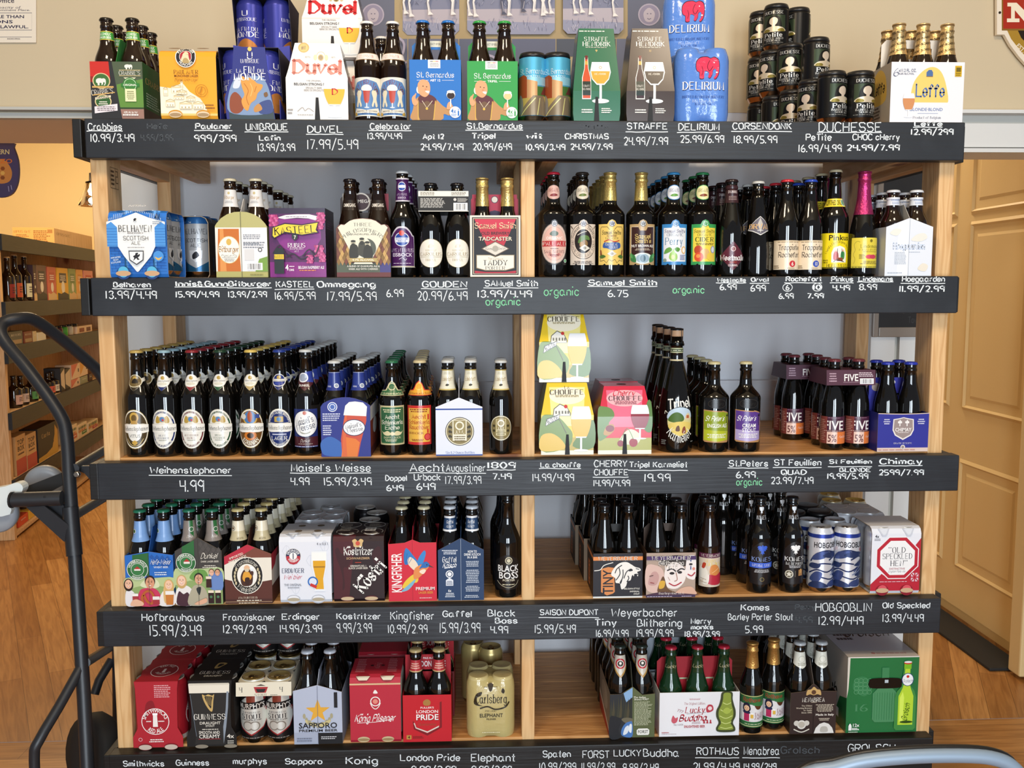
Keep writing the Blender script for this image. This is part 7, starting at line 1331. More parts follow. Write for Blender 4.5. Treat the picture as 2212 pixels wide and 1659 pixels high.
for i in range(2): files(KF, 4, 0, .215, 4, .066, f"plain gold capped bottle beyond the bird carton, {('left', 'right')[i]} file", x=cx+(i-.5)*.055)
cx, wd, ht = fb(4, 945, 1047, 1164, .0); out = [(0, 0), (100, 0), (100, 81), (51, 100), (49, 100), (0, 81)]
a = Art(wd, ht).P(out, '1f3a60').G(8, 74, 44, 82, 3, 'dfe4ec', 'c').T('Gaffel', 25, 66, 30, 8, 'f2f4f6', 'k', wt=1.3).T('Kölsch', 26, 57, 28, 8, 'f2f4f6', 'j', .35, wt=1.1).L([(14, 52), (38, 55)], 1.4, 'f2f4f6').C(25, 42.6, 8.4, 'f2f4f6').C(25, 42.6, 6.4, '1f3a60').C(25, 42.6, 4.6, 'f2f4f6').P([(17, 24), (33, 24), (33, 33), (25, 37), (17, 33)], 'dfe4ec').G(18, 25, 32, 32, 3, '1f3a60', 'c').T('6x', 25, 16, 7, 4, 'f2f4f6').G(15, 5, 36, 13, 3, 'dfe4ec', 'c').T('HOW TO', 75, 78.6, 20, 4, 'f2f4f6').T('DRINK KÖLSCH', 75, 74, 36, 3.6, 'f2f4f6').T('IN A BAR', 75, 69.4, 22, 3.6, 'f2f4f6').G(60, 54, 90, 64, 4, 'c9d2de', 'c').G(60, 28, 90, 50, 8, 'c9d2de', 'c').G(58, 14, 92, 24, 4, 'c9d2de', 'c').G(56, 4, 90, 9, 2, 'c9d2de', 'c').L([(50, 0), (50, 99)], .9, '9aa8bc')
carrier('navy peaked carton printed with how to drink steps', (cx, .004, DT[4]), wd, .185, ht, a, '1a3050', out, hs=ht*.8, handle='d', hz=.178, hcol='1f3a60')
nl = Art(.064, .038).R(0, 0, 100, 100, '2a4468').R(0, 0, 100, 12, 'e6e8ea').R(0, 86, 100, 100, 'e6e8ea').T('Gaffel', 50, 62, 26, 20, 'f0f2f4', 'k').T('Kölsch', 50, 34, 24, 18, 'f0f2f4', 'j', .3)
GF = bottle(LN, 'dark_glass', ('d4dae0', 'gloss'), [('neck_label', nl, .168)])
fill(GF, 4, (cx, .006, DT[4]), wd, .180, 2, 3, 'white capped navy collared bottle', 'navy peaked how-to carton', sx=.055)
for i in range(2): files(GF, 4, 0, .215, 4, .066, f"white capped bottle beyond the how-to carton, {('left', 'right')[i]} file", x=cx+(i-.5)*.055)
# black-labelled half litre
a = Art(.070, .090).S([(0, 10), (0, 70), (20, 88), (50, 98), (80, 88), (100, 70), (100, 10), (50, 0)], '1a1818').C(56, 82, 13, 'cfc6a8').C(56, 82, 10, '2a2820').C(56, 82, 7, 'cfc6a8').T('BLACK', 54, 60, 80, 17, 'f4f2ee').T('BOSS', 56, 40, 76, 18, 'f4f2ee').T('PORTER', 56, 26.6, 44, 5.4, 'e6ddc4').L([(12, 24), (30, 12), (56, 6), (82, 12), (94, 24)], 1.6, 'cfc6a8', 1).G(30, 12, 80, 17, 1, 'cfc6a8', 'c')
for px, Y, lb in ((1096, .045, 'black porter bottle with bold white lettering by the middle post'), (1090, .125, 'black porter bottle standing behind the bold lettered one'), (1085, .21, 'black porter bottle third from the front by the middle post')):
    put(bottle(NW, 'dark_glass', ('161616', 'gloss'), [('label', a, .022)]), 'beer_bottle', lb, 'bottle', (X_of(px, Y, DT[4]+.1), Y, DT[4]+.0004), jit(4), 'black porter bottles')

# lion and jester cartons
def weyer_top(a, c, c2): a.R(0, 84.6, 100, 93, c).T('WEYERBACHER', 50, 88.6, 78, 9, '1a1818', 's', wt=1.7).T('WEYERBACHER', 50, 88.8, 78, 8.4, 'f2ece0', 's', wt=1.15)
cx, wd, ht = fb(4, 1281, 1391, 1197, .0)
a = Art(wd, ht).R(0, 0, 100, 100, '26242a').R(0, 0, 100, 3.6, 'dfe0dc'); weyer_top(a, 'e08a4a', '')
a.P([(16, 14), (16, 66), (30, 70), (42, 68), (44, 14), (40, 10), (28, 6)], 'd88a50').T('TINY', 30, 36, 50, 22, '26242a', 'b', rot=90)
sh(a, LION, 36, 18, 60, 64, 'f0ece4'); a.L([(2, 62), (14, 64), (22, 74), (40, 80)], 1.6, 'f0ece4', 1)
for q in ([(46, 40), (54, 54), (52, 68)], [(54, 34), (60, 48), (60, 64)], [(44, 56), (48, 66), (58, 74)], [(62, 44), (66, 56), (70, 62)], [(50, 28), (56, 34), (58, 42)], [(68, 36), (72, 44), (70, 50)]): a.L(q, 1.8, '26242a', 1)
a.S([(78, 46), (84, 54), (94, 52), (90, 44), (84, 40)], '26242a').S([(70, 62), (76, 66), (80, 62), (74, 60)], '26242a').L([(86, 66), (93, 64)], 1.4, '26242a').P([(80, 52), (82, 48), (83, 53)], 'f0ece4').P([(88, 52), (90, 48), (91, 52)], 'f0ece4').T('BELGIAN-STYLE', 78, 21, 32, 3.4, 'e6e2d8').T('IMPERIAL', 84, 14.6, 20, 3.4, 'e6e2d8').T('STOUT', 88, 9, 12, 3.4, 'e6e2d8')
sa = Art(.128, ht).R(0, 0, 100, 100, '2a2524').R(0, 84, 100, 92, 'd88a50').P([(20, 10), (20, 66), (46, 66), (46, 10)], 'c87a44').T('TINY', 34, 38, 50, 16, '26242a', 'b', rot=90)
WB = bprof(.0285, .229, .118, .190, .0150, .0128)
LNB = bottle(WB, 'dark_glass', ('1b1b1d', 'gloss'))
b_ = Art(wd, ht).R(0, 0, 100, 100, 'b09a8a').S([(0, 20), (0, 70), (20, 72), (34, 60), (36, 30), (24, 10)], 'd9b8ac').S([(4, 30), (10, 54), (20, 58), (26, 46), (20, 28)], 'c49a94').S([(26, 76), (44, 92), (70, 94), (86, 86), (80, 70), (50, 70)], '3a302c').S([(38, 30), (38, 62), (50, 78), (66, 76), (80, 60), (78, 36), (64, 20), (48, 20)], 'efe4de').S([(80, 50), (82, 88), (92, 94), (100, 88), (100, 44), (90, 40)], 'efe6e2').S([(24, 10), (30, 40), (36, 46), (44, 20), (60, 10)], '6a4a30').S([(26, 20), (28, 36), (38, 36), (36, 22)], 'd8a83c')
b_.L([(42, 60), (52, 64), (60, 58)], 2.6, '2a201e', 1).L([(62, 58), (70, 64), (78, 62)], 2.6, '2a201e', 1).E(52, 54, 5, 3, '2a201e').E(68, 56, 4.6, 3, '2a201e').L([(60, 56), (63, 40), (57, 36)], 1.6, 'a87a6a', 1).L([(46, 32), (58, 26), (72, 34)], 2.4, 'b0303c', 1).L([(44, 46), (48, 38)], 1.2, 'b99a90').E(90, 74, 3.6, 2.4, '2a201e').L([(90, 80), (90, 88)], 2, '3a4a8a').L([(90, 62), (90, 70)], 2, '3a4a8a').L([(84, 52), (92, 48), (99, 56)], 2.4, 'b0303c', 1).C(96, 64, 3, 'e08a7a').L([(6, 48), (14, 50)], 1.4, '5a3a34').L([(8, 34), (16, 32)], 1.8, '9a4a4a').S([(60, 6), (70, 20), (90, 24), (100, 14), (100, 6)], 'd8ac94').S([(0, 6), (30, 12), (60, 10), (100, 6), (100, 4), (0, 4)], '4a2a40').R(0, 0, 100, 5, '3a2a4a')
weyer_top(b_, '4a3262', ''); b_.T('Blithering', 50, 78, 50, 8.6, 'f2ece4', 'k', wt=1.4).T('Idiot', 50, 69, 24, 8, 'f2ece4', 'k', wt=1.4).T('Barleywine ALE', 52, 9.6, 52, 5, 'f0e6da', 's').G(2, 1, 54, 3.6, 1, 'c9bcd0').G(72, 1, 98, 3.6, 1, 'c9bcd0')
for x0, x1, A_, c, hc, nm, far in ((1281, 1389, a, '2a2524', '2c2a28', 'black and orange lion carton', 3), (1396, 1503, b_, '5a4636', '4a3a30', 'jester faces carton', 3)):
    cx, wd2, h2 = fb(4, x0, x1, 1197, .0)
    carrier(f'{nm}, front one beside the bare deck' if c == '2a2524' else f'{nm}, front one next to the lion carton', (cx, .004, DT[4]), wd2, .128, ht, A_, c, handle='x', hz=.172, hy=.062, hcol=hc, sart=sa if c == '2a2524' else None, back='5a4a3c')
    fill(LNB, 4, (cx, .006, DT[4]), wd2, .122, 2, 2, 'black capped plain bottle', 'front '+nm)
    for k in range(2):
        yy = .004+.140*(k+1); xx = cx-.008*(k+1)
        carrier(f'{nm}, {ORD[k+1]} one back in the dark', (xx, yy, DT[4]), wd2, .128, ht, Art(.1, .1), c, handle='x', hz=.172, hy=.062, hcol=hc, sart=sa if c == '2a2524' else None)
        fill(LNB, 4, (xx, yy+.002, DT[4]), wd2, .122, 2, 2, f'black capped bottle of the {ORD[k+1]} carton', nm) if 0 else [put(LNB, 'beer_bottle', f"black capped bottle, {('front', 'back')[j]} {('left', 'right')[i]}, in the {ORD[k+1]} {nm} back", 'bottle', (xx+(i-.5)*wd2/2, yy+.033+j*.061, DT[4]+.0021), jit(6), 'black capped bottles in the dark cartons') for j in range(2) for i in range(2)]
a = Art(.066, .086).R(0, 0, 100, 100, 'd8c8b4').R(0, 86, 100, 100, '5a2040').T('WEYERBACHER', 54, 93, 84, 8, 'f0e8dc', 's').S([(10, 20), (4, 50), (20, 66), (40, 40)], 'e9e2d4').T('MERRY', 50, 78, 44, 8, 'e6c84a', 's').T('MONKS', 62, 68, 60, 10, 'e9d04a', 's').S([(46, 40), (50, 62), (70, 66), (90, 50), (86, 34), (64, 30)], 'd88a4a').S([(40, 10), (44, 36), (70, 34), (96, 40), (96, 8)], 'b82c40').S([(20, 10), (30, 34), (44, 36), (40, 10)], 'ece4d8').L([(54, 42), (84, 56)], 2, 'f0c890').L([(10, 16), (36, 12)], 2, 'a8947c').L([(10, 26), (34, 22)], 2, 'a8947c').S([(16, 58), (22, 72), (32, 70), (26, 56)], 'b8402c')
for k, (px, Y, lb) in enumerate(((1531, .045, 'brown bottle with colourful medieval label beside the jester carton'), (1520, .12, 'brown bottle standing behind the medieval label one'))):
    put(bottle(WB, 'brown_glass', ('1b1b1d', 'gloss'), [('label', a, .020)]), 'beer_bottle', lb, 'bottle', (X_of(px, Y, DT[4]+.1), Y, DT[4]+.0004), jit(3))

# dark eagle bottles
EAG = [(50, 100), (58, 92), (56, 84), (70, 92), (90, 88), (98, 70), (88, 74), (92, 54), (78, 58), (80, 40), (66, 46), (62, 30), (70, 14), (56, 20), (50, 2), (44, 20), (30, 14), (38, 30), (34, 46), (20, 40), (22, 58), (8, 54), (12, 74), (2, 70), (10, 88), (30, 92), (44, 84), (42, 92)]
KM = bprof(.0305, .242, .140, .185, .0165, .0130, ease=None)
nk = Art(.06, .046); sh(nk, EAG, 38, 52, 24, 44, 'f0f0f0', 0); nk.T('KOMES', 50, 34, 38, 20, 'f0f0f0', 's')
for px, c, n_, nm, X0 in ((1640, '3a62d0', 6, 'blue', None), (1709, 'f2f2f0', 5, 'white', None)):
    a = Art(.068, .112).S([(2, 10), (2, 60), (14, 84), (50, 99), (86, 84), (98, 60), (98, 10), (86, 2), (14, 2)], '1b1a1c'); sh(a, EAG, 30, 68, 40, 24, c, 0); a.T('KOMES', 50, 59, 76, 9, c if nm == 'white' else '8aa4e0', 's', wt=1.2)
    if nm == 'blue': a.R(0, 39, 100, 51, '3a62d0').T('IMPERIAL STOUT', 50, 45, 72, 6, 'f0f2f6', 's').G(20, 28, 80, 36, 3, 'c9c9cc', 'c').C(50, 13, 8, '8a7a4a').C(50, 13, 6, '2a2620')
    else: a.T('BALTIC PORTER', 50, 48, 68, 6, 'f2f2f0', 's').G(22, 38, 78, 44, 2, 'c9c9cc', 'c').C(28, 24, 15, 'd8d2c0').C(28, 24, 12, '6a6450').P([(28+11*cos(radians(90+36*i))*(1 if i % 2 == 0 else .45), 24+11*.61*sin(radians(90+36*i))*(1 if i % 2 == 0 else .45)) for i in range(10)], 'e6e0d0').R(49, 18, 50.4, 32, '8a8478').R(62, 20, 80, 34, 'a87a4a').R(68, 26, 74, 36, 'c99a5a')
    files(bottle(KM, 'dark_glass', ('19191b', 'gloss'), [('label', a, .022), ('neck_label', nk, .176)]), 4, px, .05, n_, .075, f'black stout bottle with {nm} eagle label', x=X_of(px, .05, DT[4]+.1), dx=-.006)
P_ = bottle(KM, 'dark_glass', ('19191b', 'gloss'), [('neck_label', nk, .176)])
files(P_, 4, 1590, .20, 4, .075, 'black stout bottle in the gloom left of the eagle labels', x=X_of(1560, .2, DT[4]+.1), dx=-.004)
# blue and white sketch cans (figure left out: loose ink strokes)
a = Art(2*pi*.0312, .137)
for o in (0, 50):
    a.R(o, 0, o+50, 100, 'e6e8ee').R(o, 93, o+50, 100, '2a3f94').T('HOBGOBLIN', o+26, 80, 37, 10, '1f1d24', 'b')
    for q in ([(4, 4), (14, 20), (30, 16), (46, 26)], [(2, 26), (12, 34), (24, 30), (36, 38)], [(4, 48), (10, 62), (22, 70), (34, 66)], [(30, 8), (40, 18), (47, 14)], [(6, 40), (18, 46), (30, 44)], [(26, 52), (36, 58), (46, 54)]): a.L([(o+x, y) for x, y in q], 1.7, '2a3868', 1)
    for q in ([(3, 14), (10, 30), (18, 28), (14, 12)], [(6, 52), (12, 66), (26, 68), (20, 56)], [(24, 4), (30, 14), (42, 12), (38, 2)]): a.S([(o+x, y) for x, y in q], '46578e')
    for q in ([(2, 0), (6, 10), (16, 12), (26, 2)], [(32, 22), (36, 34), (46, 36), (48, 24)], [(2, 38), (6, 46), (16, 44), (12, 36)], [(30, 42), (40, 50), (48, 46), (40, 40)], [(18, 60), (28, 68), (42, 64), (32, 56)]): a.S([(o+x, y) for x, y in q], '32426e')
    a.L([(o+30, 30), (o+46, 48)], 1.6, '5a6aa0').L([(o+28, 24), (o+44, 36)], 1.2, '8a98c0').T('RUBY', o+44, 70, 12, 7, 'a82c3c')
HC = can(.166, 'e6e8ee', a, r=.0312, lid='c6c8cc')
KC2 = can(.166, '24262e', lid='3a3a3e', holder='141416')
for px, Y, rz, P_, lb in ((1771, .045, -75, HC, 'white and blue inked can, front left beside the eagle bottles'), (1827, .045, -95, HC, 'white and blue inked can, front right beside the octagon pack'), (1747, .115, 60, HC, 'white and blue inked can, back left of four'), (1801, .115, 40, HC, 'white and blue inked can, back right of four'), (1712, .20, 0, KC2, 'black holder can behind the inked cans, front left'), (1768, .20, 0, KC2, 'black holder can behind the inked cans, front right'), (1690, .27, 0, KC2, 'black holder can behind the inked cans, back left'), (1742, .27, 0, KC2, 'black holder can behind the inked cans, back right')):
    put(P_, 'beer_can', lb, 'can', (X_of(px, Y, DT[4]+.08), Y, DT[4]+.0004), radians(rz), 'cans right of the eagle bottles')
# red octagon pack
cx, wd, ht = fb(4, 1880, 1989, 1147, .0)
def octo(r, s=1): return [(53+r*cos(radians(22.5+45*i)), 53+r*.66*s*sin(radians(22.5+45*i))) for i in range(8)]
a = Art(wd, ht+.006).R(0, 0, 100, 100, 'e3e4ea').P([(0, 0), (100, 0), (100, 78), (86, 66), (50, 20), (20, 20), (0, 12)], 'b81c30').P([(0, 12), (0, 0), (60, 0), (20, 24)], 'b81c30').P(octo(47), 'f0f0ee').P(octo(45), 'b81c30').P(octo(41), 'e9e4e2').P(octo(36), 'b81c30') if 0 else Art(wd, ht+.006).R(0, 0, 100, 100, 'e3e4ea').P([(0, 0), (100, 0), (100, 80), (84, 64), (30, 22), (22, 26), (0, 10)], 'b81c30')
k_ = wd/(ht+.006)
def oc(r): return [(53+r*cos(radians(22.5+45*i)), 50+r*k_*sin(radians(22.5+45*i))) for i in range(8)]
a.P(oc(47), 'eceaea').P(oc(45), 'b81c30').P(oc(38), 'eeedec').T('“OLD'.replace('“', "''"), 52, 62, 34, 8, '1f1d2c', 's', wt=1).T('SPECKLED', 53, 52.6, 60, 8, '1f1d2c', 's', wt=1).T("HEN''", 57, 42, 34, 8, '1f1d2c', 's', wt=1).T('DISTINCTIVE', 53, 33.6, 32, 2.6, 'b06a74').T('English Pale Ale', 53, 29.6, 34, 3, '8a8a94', 'j', .3).T('4x', 10, 83, 8, 4.4, '3a3a44').G(5, 76, 18, 80, 2, '8a8a94').R(82, 14, 97, 27, 'd8c0c8').L([(82, 14), (97, 27)], 2, 'b81c30').L([(82, 27), (97, 14)], 2, 'b81c30').L([(89.5, 14), (89.5, 27)], 2.4, 'b81c30').L([(82, 20.5), (97, 20.5)], 2.4, 'b81c30').G(18, 13, 76, 15, 1, 'e0b8c0')
for x in (24, 74): a.P([(x-12, 94), (x+12, 94), (x+4, 83), (x-4, 83)], 'c6c9d2').P([(x-9, 94), (x+9, 94), (x+2, 85), (x-2, 85)], 'd8dbe2').E(x, 1, 13, 8, '8a1424').E(x, 3, 9, 6, 'd8505c').E(x, .8, 13, 3.6, 'c9a884')
OC = can(.166, 'c9ccd2')
o = sleeve('white and red can sleeve with a red octagon by the right post', (cx, .004, DT[4]+.0004), wd, ht+.008, a, 'e3e4ea', OC)
sleeve('pale can sleeve standing behind the red octagon sleeve', (cx-.026, .150, DT[4]+.0004), wd, .168, Art(.1, .1), 'd0d2d8', OC)
GCN = can(.166, 'c9c4b4', lid='c9a85a')
for i, (px, Y) in enumerate(((1795, .33), (1845, .33), (1790, .41))): put(GCN, 'beer_can', f'gold rimmed can at the back left of the octagon packs, {ORD[i]} one', 'can', (X_of(px, Y, DT[4]+.1), Y, DT[4]+.0004), 0, 'gold rimmed cans')

# ================================================================ bottom shelf
def smith_can():
    a = Art(2*pi*.033, .138)
    for o in (0, 50): a.R(o, 0, o+50, 100, 'a8202c').R(o, 0, o+50, 8, 'c9bdb4').C(o+25, 42, 17, 'f0e6e0').C(o+25, 42, 15.6, 'a8202c').A('SMITHWICKS', o+25, 42, 11, 90, 8, 'f0e6e0', span=150).A('RED ALE', o+25, 42, 15, 270, 8, 'f0e6e0', span=80, bot=1).R(o+22, 34, o+28, 50, 'f0e6e0')
    return can(.166, 'a8202c', a, r=.0315)
SM = smith_can()
def wasp(label, x, Y, wd, ht, art, c, Pc, top, waist=.30):
    """sleeve whose front narrows like a pint glass, cans showing at the corners"""
    o = thing('can_multipack', label, 'can pack', (x, Y, DT[5]+.0004), 0)
    for j in range(2):
        for i in range(2): thing_part(Pc, 'can', o, ((i-.5)*.0632, .034+j*.0632, .001), radians(40 if i else -40))
    h0 = ht; pts = [(-wd*.5, .0005), (-wd*.5, h0*.16), (-wd*.40, h0*.30), (-wd*waist*1.2, h0*.6), (-wd*.42, h0*.9), (-wd*.44, h0), (wd*.44, h0), (wd*.42, h0*.9), (wd*waist*1.2, h0*.6), (wd*.40, h0*.30), (wd*.5, h0*.16), (wd*.5, .0005)]
    MB().slab(pts, -.0014, -.0002, c).art(art, planar(-.0016)).build('front_card', o)
    tp = [(-wd*.44, -.001), (wd*.44, -.001), (wd*.40, .035), (wd*.46, .068), (wd*.40, .10), (wd*.44, .136), (-wd*.44, .136), (-wd*.40, .10), (-wd*.46, .068), (-wd*.40, .035)]
    q = MB().slab(tp, h0, h0+.0012, c, 'card', 'z')
    if top: q.art(top, lambda u, v, h: (u, .012+v, h0+.0014+h))
    q.build('top_card', o); return o
cx, wd, ht = fb(5, 285, 396, 1478, .0); ht = .1685
a = Art(wd, ht).P([(6, 16), (94, 16), (90, 30), (84, 60), (90, 96), (10, 96), (16, 60), (10, 30)], 'b02430').S([(26, 40), (28, 66), (40, 72), (46, 64), (48, 44)], '8a1c26').R(48, 74, 82, 94, 'c8586a') if 0 else Art(wd, ht).S([(26, 40), (28, 66), (40, 72), (46, 64), (48, 44)], '8a1c26')
a.G(46, 76, 80, 96, 7, 'e0a8ac').C(46, 40, 28, 'f0e8e4').C(46, 40, 26.4, 'a8202c').A('SMITHWICKS', 46, 40, 19.6, 90, 8, 'f2ebe6', span=155).A('RED ALE', 46, 40, 25, 270, 8, 'f2ebe6', span=86, bot=1).P([(41, 32), (51, 32), (50, 50), (42, 50)], 'f2ebe6').R(41, 50, 51, 53, 'fff').G(28, 39, 41, 42, 1, 'f2ebe6').G(52, 39, 66, 42, 1, 'f2ebe6').C(15, 13, 4, 'e0a8ac').C(15, 13, 2.8, 'a8202c').G(32, 8, 62, 14, 2, 'f2ebe6', 'c')
for x in (24, 76): a.E(x, 1.4, 14, 5, '7a1620').E(x, 1, 13, 4, 'c9b8a8')
ta = Art(wd*.8, .105).E(50, 50, 34, 36, 'f0e0dc').E(50, 50, 32, 34, '8a1c28').A('SMITHWICKS', 50, 50, 22, 270, 14, 'f0e0dc', span=130, ry=24, bot=1).A('RED ALE', 50, 50, 22, 90, 14, 'f0e0dc', span=90, ry=24).P([(46, 38), (54, 38), (53, 60), (47, 60)], 'f0e0dc')
for k, nm in enumerate(('front one', 'second one back', 'third one back', 'rearmost one')): wasp(f'red four-can pack with white roundel, {nm}', cx-.002*k+.004*k, .004+k*.139, wd, ht, a if k == 0 else Art(.1, .1), 'b02430', SM, ta, .34)
ga = Art(2*pi*.033, .138).R(0, 0, 100, 100, '1d1b1a').G(4, 20, 22, 90, 9, '7a6a4a').BAR(76, 10, 92, 40).G(78, 50, 96, 90, 8, '7a6a4a').R(0, 0, 100, 8, '3a3632')
GU = can(.166, '1d1b1a', ga, r=.0315, lid='c9c6c0')
cx, wd, ht = fb(5, 401, 512, 1496, .0); ht = .1685
a = Art(wd, ht).P([(16, 3), (78, 3), (76, 20), (80, 34), (84, 60), (88, 96), (8, 96), (12, 60), (16, 34), (20, 20)], '2a2826').P([(8, 82), (88, 82), (89, 96), (7, 96)], 'ece4d2').R(8, 94, 88, 97, 'd8d0be').P([(74, 4), (80, 30), (85, 60), (87, 84), (83, 84), (80, 56), (74, 30)], '8a94a0').L([(10, 80), (16, 40), (20, 16)], 1, '6a7480')
a.S([(34, 80), (36, 72), (42, 62), (50, 54), (54, 56), (56, 70), (58, 80), (54, 78), (46, 80), (40, 78)], 'c9a868').S([(39, 77), (41, 71), (47, 62), (51, 59), (53, 70), (54, 76), (46, 77)], '2a2826')
for i in range(5): a.L([(42+i*2.4, 76.4), (44+i*2.0, 66-i*1.2)], .5, 'c9a868')
a.T('GUINNESS', 48, 46, 62, 8, 'efe9dc', 's', wt=1.25).T('DRAUGHT', 48, 36.4, 42, 4, 'e0dacc').T('STOUT', 48, 32, 18, 3, 'e0dacc').G(26, 25.6, 70, 28, 1, 'e0dacc', 'c').T('SMOOTH AND', 46, 22, 42, 4.6, 'e6e0d4').T('CREAMY', 46, 16, 42, 5.6, 'e6e0d4').R(24, 11.6, 68, 12.2, 'b8303c').T('4x', 88, 16, 14, 6, 'e6e0d4').G(82, 4, 98, 10, 2, 'c9c4b8')
for x in (30, 88): a.E(x, .8, 13, 3, '8a8070')
ta = Art(wd*.8, .105).T('GUINNESS', 50, 34, 76, 16, 'e6e0d4', 's', wt=1.2).T('DRAUGHT', 50, 14, 46, 8, 'c9c4b8').S([(40, 60), (44, 90), (66, 88), (58, 70), (50, 58)], 'b99a5c').S([(46, 66), (48, 84), (60, 82), (54, 70)], '1d1b1a')
for k, nm in enumerate(('front one', 'second one back', 'third one back')): wasp(f'black four-can stout pack with gold harp, {nm}', cx+.003*k, .004+k*.139, wd, ht, a if k == 0 else Art(.1, .1), '1d1b1a', GU, ta, .33)

# black and cream stout cans under a card ring
a = Art(2*pi*.033, .150)
for o in (0, 50):
    a.R(o, 0, o+50, 100, '1d1b1c').P([(o+3.4, 100), (o+46.6, 100), (o+46.6, 34), (o+40, 18), (o+25, 6), (o+10, 18), (o+3.4, 34)], 'b03a3c').P([(o+4, 100), (o+46, 100), (o+46, 35), (o+39.4, 20), (o+25, 8.5), (o+10.6, 20), (o+4, 35)], 'dfe0d8').R(o+20, 62, o+30, 76, '8a4030').P([(o+1, 50), (o+49, 54), (o+49, 66), (o+25, 63.5), (o+1, 61)], '1d1b1c').T("MURPHY'S", o+25, 57, 33, 8.4, 'f0eee6', 'b', rot=2).T('STOUT', o+25, 39, 23, 7.4, '24222a', 's', wt=1.4).T('IMPORTED', o+25, 46, 20, 2.6, '3a3840', 's').G(o+13, 32, o+37, 34.4, 1, '6a6864', 'c').C(o+21, 23, 6, '9a948a').C(o+29, 23, 6, '9a948a').C(o+21, 23, 4.6, 'dfe0d8').C(o+29, 23, 4.6, 'dfe0d8').G(o+8, 1, o+42, 4, 1, '9a948a', 'c')
MC = can(.166, '1d1b1c', a, lid='a8905a', base='8a7a64')
xs = [X_of(551, .04, DT[5]+.06), X_of(606, .04, DT[5]+.06)]
for k in range(3):
    for j in range(2):
        for i in range(2): put(MC, 'beer_can', f"cream and black stout can, {('front', 'back')[j]} {('left', 'right')[i]} of the {('front', 'rear', 'upper stacked')[k]} four", 'can', ((xs[i]), .040+j*.0672+min(k, 1)*.1375, DT[5]+.0004+(.168 if k == 2 else 0)), radians(-90)+jit(3), 'cream and black stout cans')
cw = (xs[0]+xs[1])/2
o = thing('can_carrier', 'cream card ring holding the front four stout cans', 'carton', (cw, .003, DT[5]))
ca = Art(.136, .034).R(0, 0, 100, 100, 'e2dac4').T('4', 9, 46, 5, 34, '24222a', 's').T('4', 82, 46, 5, 34, '24222a', 's').P([(36, 24), (54, 24), (58, 66), (32, 66)], 'a82c30').P([(39, 28), (51, 28), (54, 52), (36, 52)], '1d1512').T('STOUT', 45, 10, 22, 14, '24222a', 's').P([(36, 74), (45, 86), (54, 74)], '4a3a30').G(62, 4, 78, 12, 1, '6a6458')
q = MB(); V = [(-.068, 0, .128), (.068, 0, .128), (.068, .142, .128), (-.068, .142, .128), (-.064, .004, .162), (.064, .004, .162), (.064, .138, .162), (-.064, .138, .162)]
q.add(V, [(0, 1, 5, 4), (1, 2, 6, 5), (2, 3, 7, 6), (3, 0, 4, 7)], 'e2dac4'); q.art(ca, lambda u, v, h: (u, .004*v/.034-.0004-h, .128+v)); q.build('card_band', o)
g = MB()
for ix in (-1, 1):
    for iy in (0, 1):
        cxx, cyy = ix*(xs[1]-xs[0])/2, .037+iy*.0672; x0, x1 = (-.064, 0) if ix < 0 else (0, .064); y0, y1 = (.004, .071) if iy == 0 else (.071, .138); n = 28; inn = [(cxx+.0285*cos(2*pi*i/n), cyy+.0285*sin(2*pi*i/n), .162) for i in range(n)]; ou = []
        for i in range(n):
            t_ = 2*pi*i/n; c_, s_ = cos(t_), sin(t_); k = min(((x1 if c_ > 0 else x0)-cxx)/c_ if abs(c_) > 1e-6 else 9, ((y1 if s_ > 0 else y0)-cyy)/s_ if abs(s_) > 1e-6 else 9); ou.append((cxx+k*c_, cyy+k*s_, .162))
        g.add(inn+ou, [(i, (i+1) % n, n+(i+1) % n, n+i) for i in range(n)], 'd8cfb6')
g.build('card_top', o)

# silver star carton
cx, wd, ht = fb(5, 633, 741, 1482, .0); out = [(0, 0), (100, 0), (100, 88), (51, 100), (49, 100), (0, 91)]
a = Art(wd, ht).P(out, 'b4bccf').R(0, 0, 50, 20, 'a4acc0').R(50, 0, 100, 19, '19191c').P([(50+26*cos(radians(90+36*i))*(1 if i % 2 == 0 else .4), 56+26*wd/ht*sin(radians(90+36*i))*(1 if i % 2 == 0 else .4)) for i in range(10)], 'e0a83c')
for s in (-1, 1):
    for i in range(7): th = radians(200+i*18); a.E(50+s*-30*cos(th), 56+24*sin(th), 3, 4.4, 'a8a080')
    a.S([(50, 33), (50+s*10, 36), (50+s*26, 42), (50+s*22, 34), (50+s*8, 30)], 'c9bc86')
a.T('SAPPORO', 50, 32, 80, 9, '1d1c20', 'b').T('PREMIUM BEER', 50, 23.4, 80, 4, '1d1c20').G(56, 8, 92, 14, 2, 'c9c9cc').G(6, 4, 40, 12, 2, '7a8094').R(84, 62, 91, 88, '1d1c20').L([(50, 0), (50, 99)], .8, '6a7084')
carrier('silver and black peaked carton with a gold star', (cx, .004, DT[5]), wd, .185, ht, a, '9aa2b6', out, hs=ht*.86, handle='d', hz=.18, hcol='b4bccf')
SPB = bottle(LN, 'dark_glass', ('c6cad2', 'gloss'))
fill(SPB, 5, (cx, .006, DT[5]), wd, .180, 2, 3, 'silver capped plain bottle', 'silver gold star carton', sx=.056)
for i in range(2): files(SPB, 5, 0, .215, 3, .066, f"silver capped bottle beyond the gold star carton, {('left', 'right')[i]} file", x=cx+(i-.5)*.056)

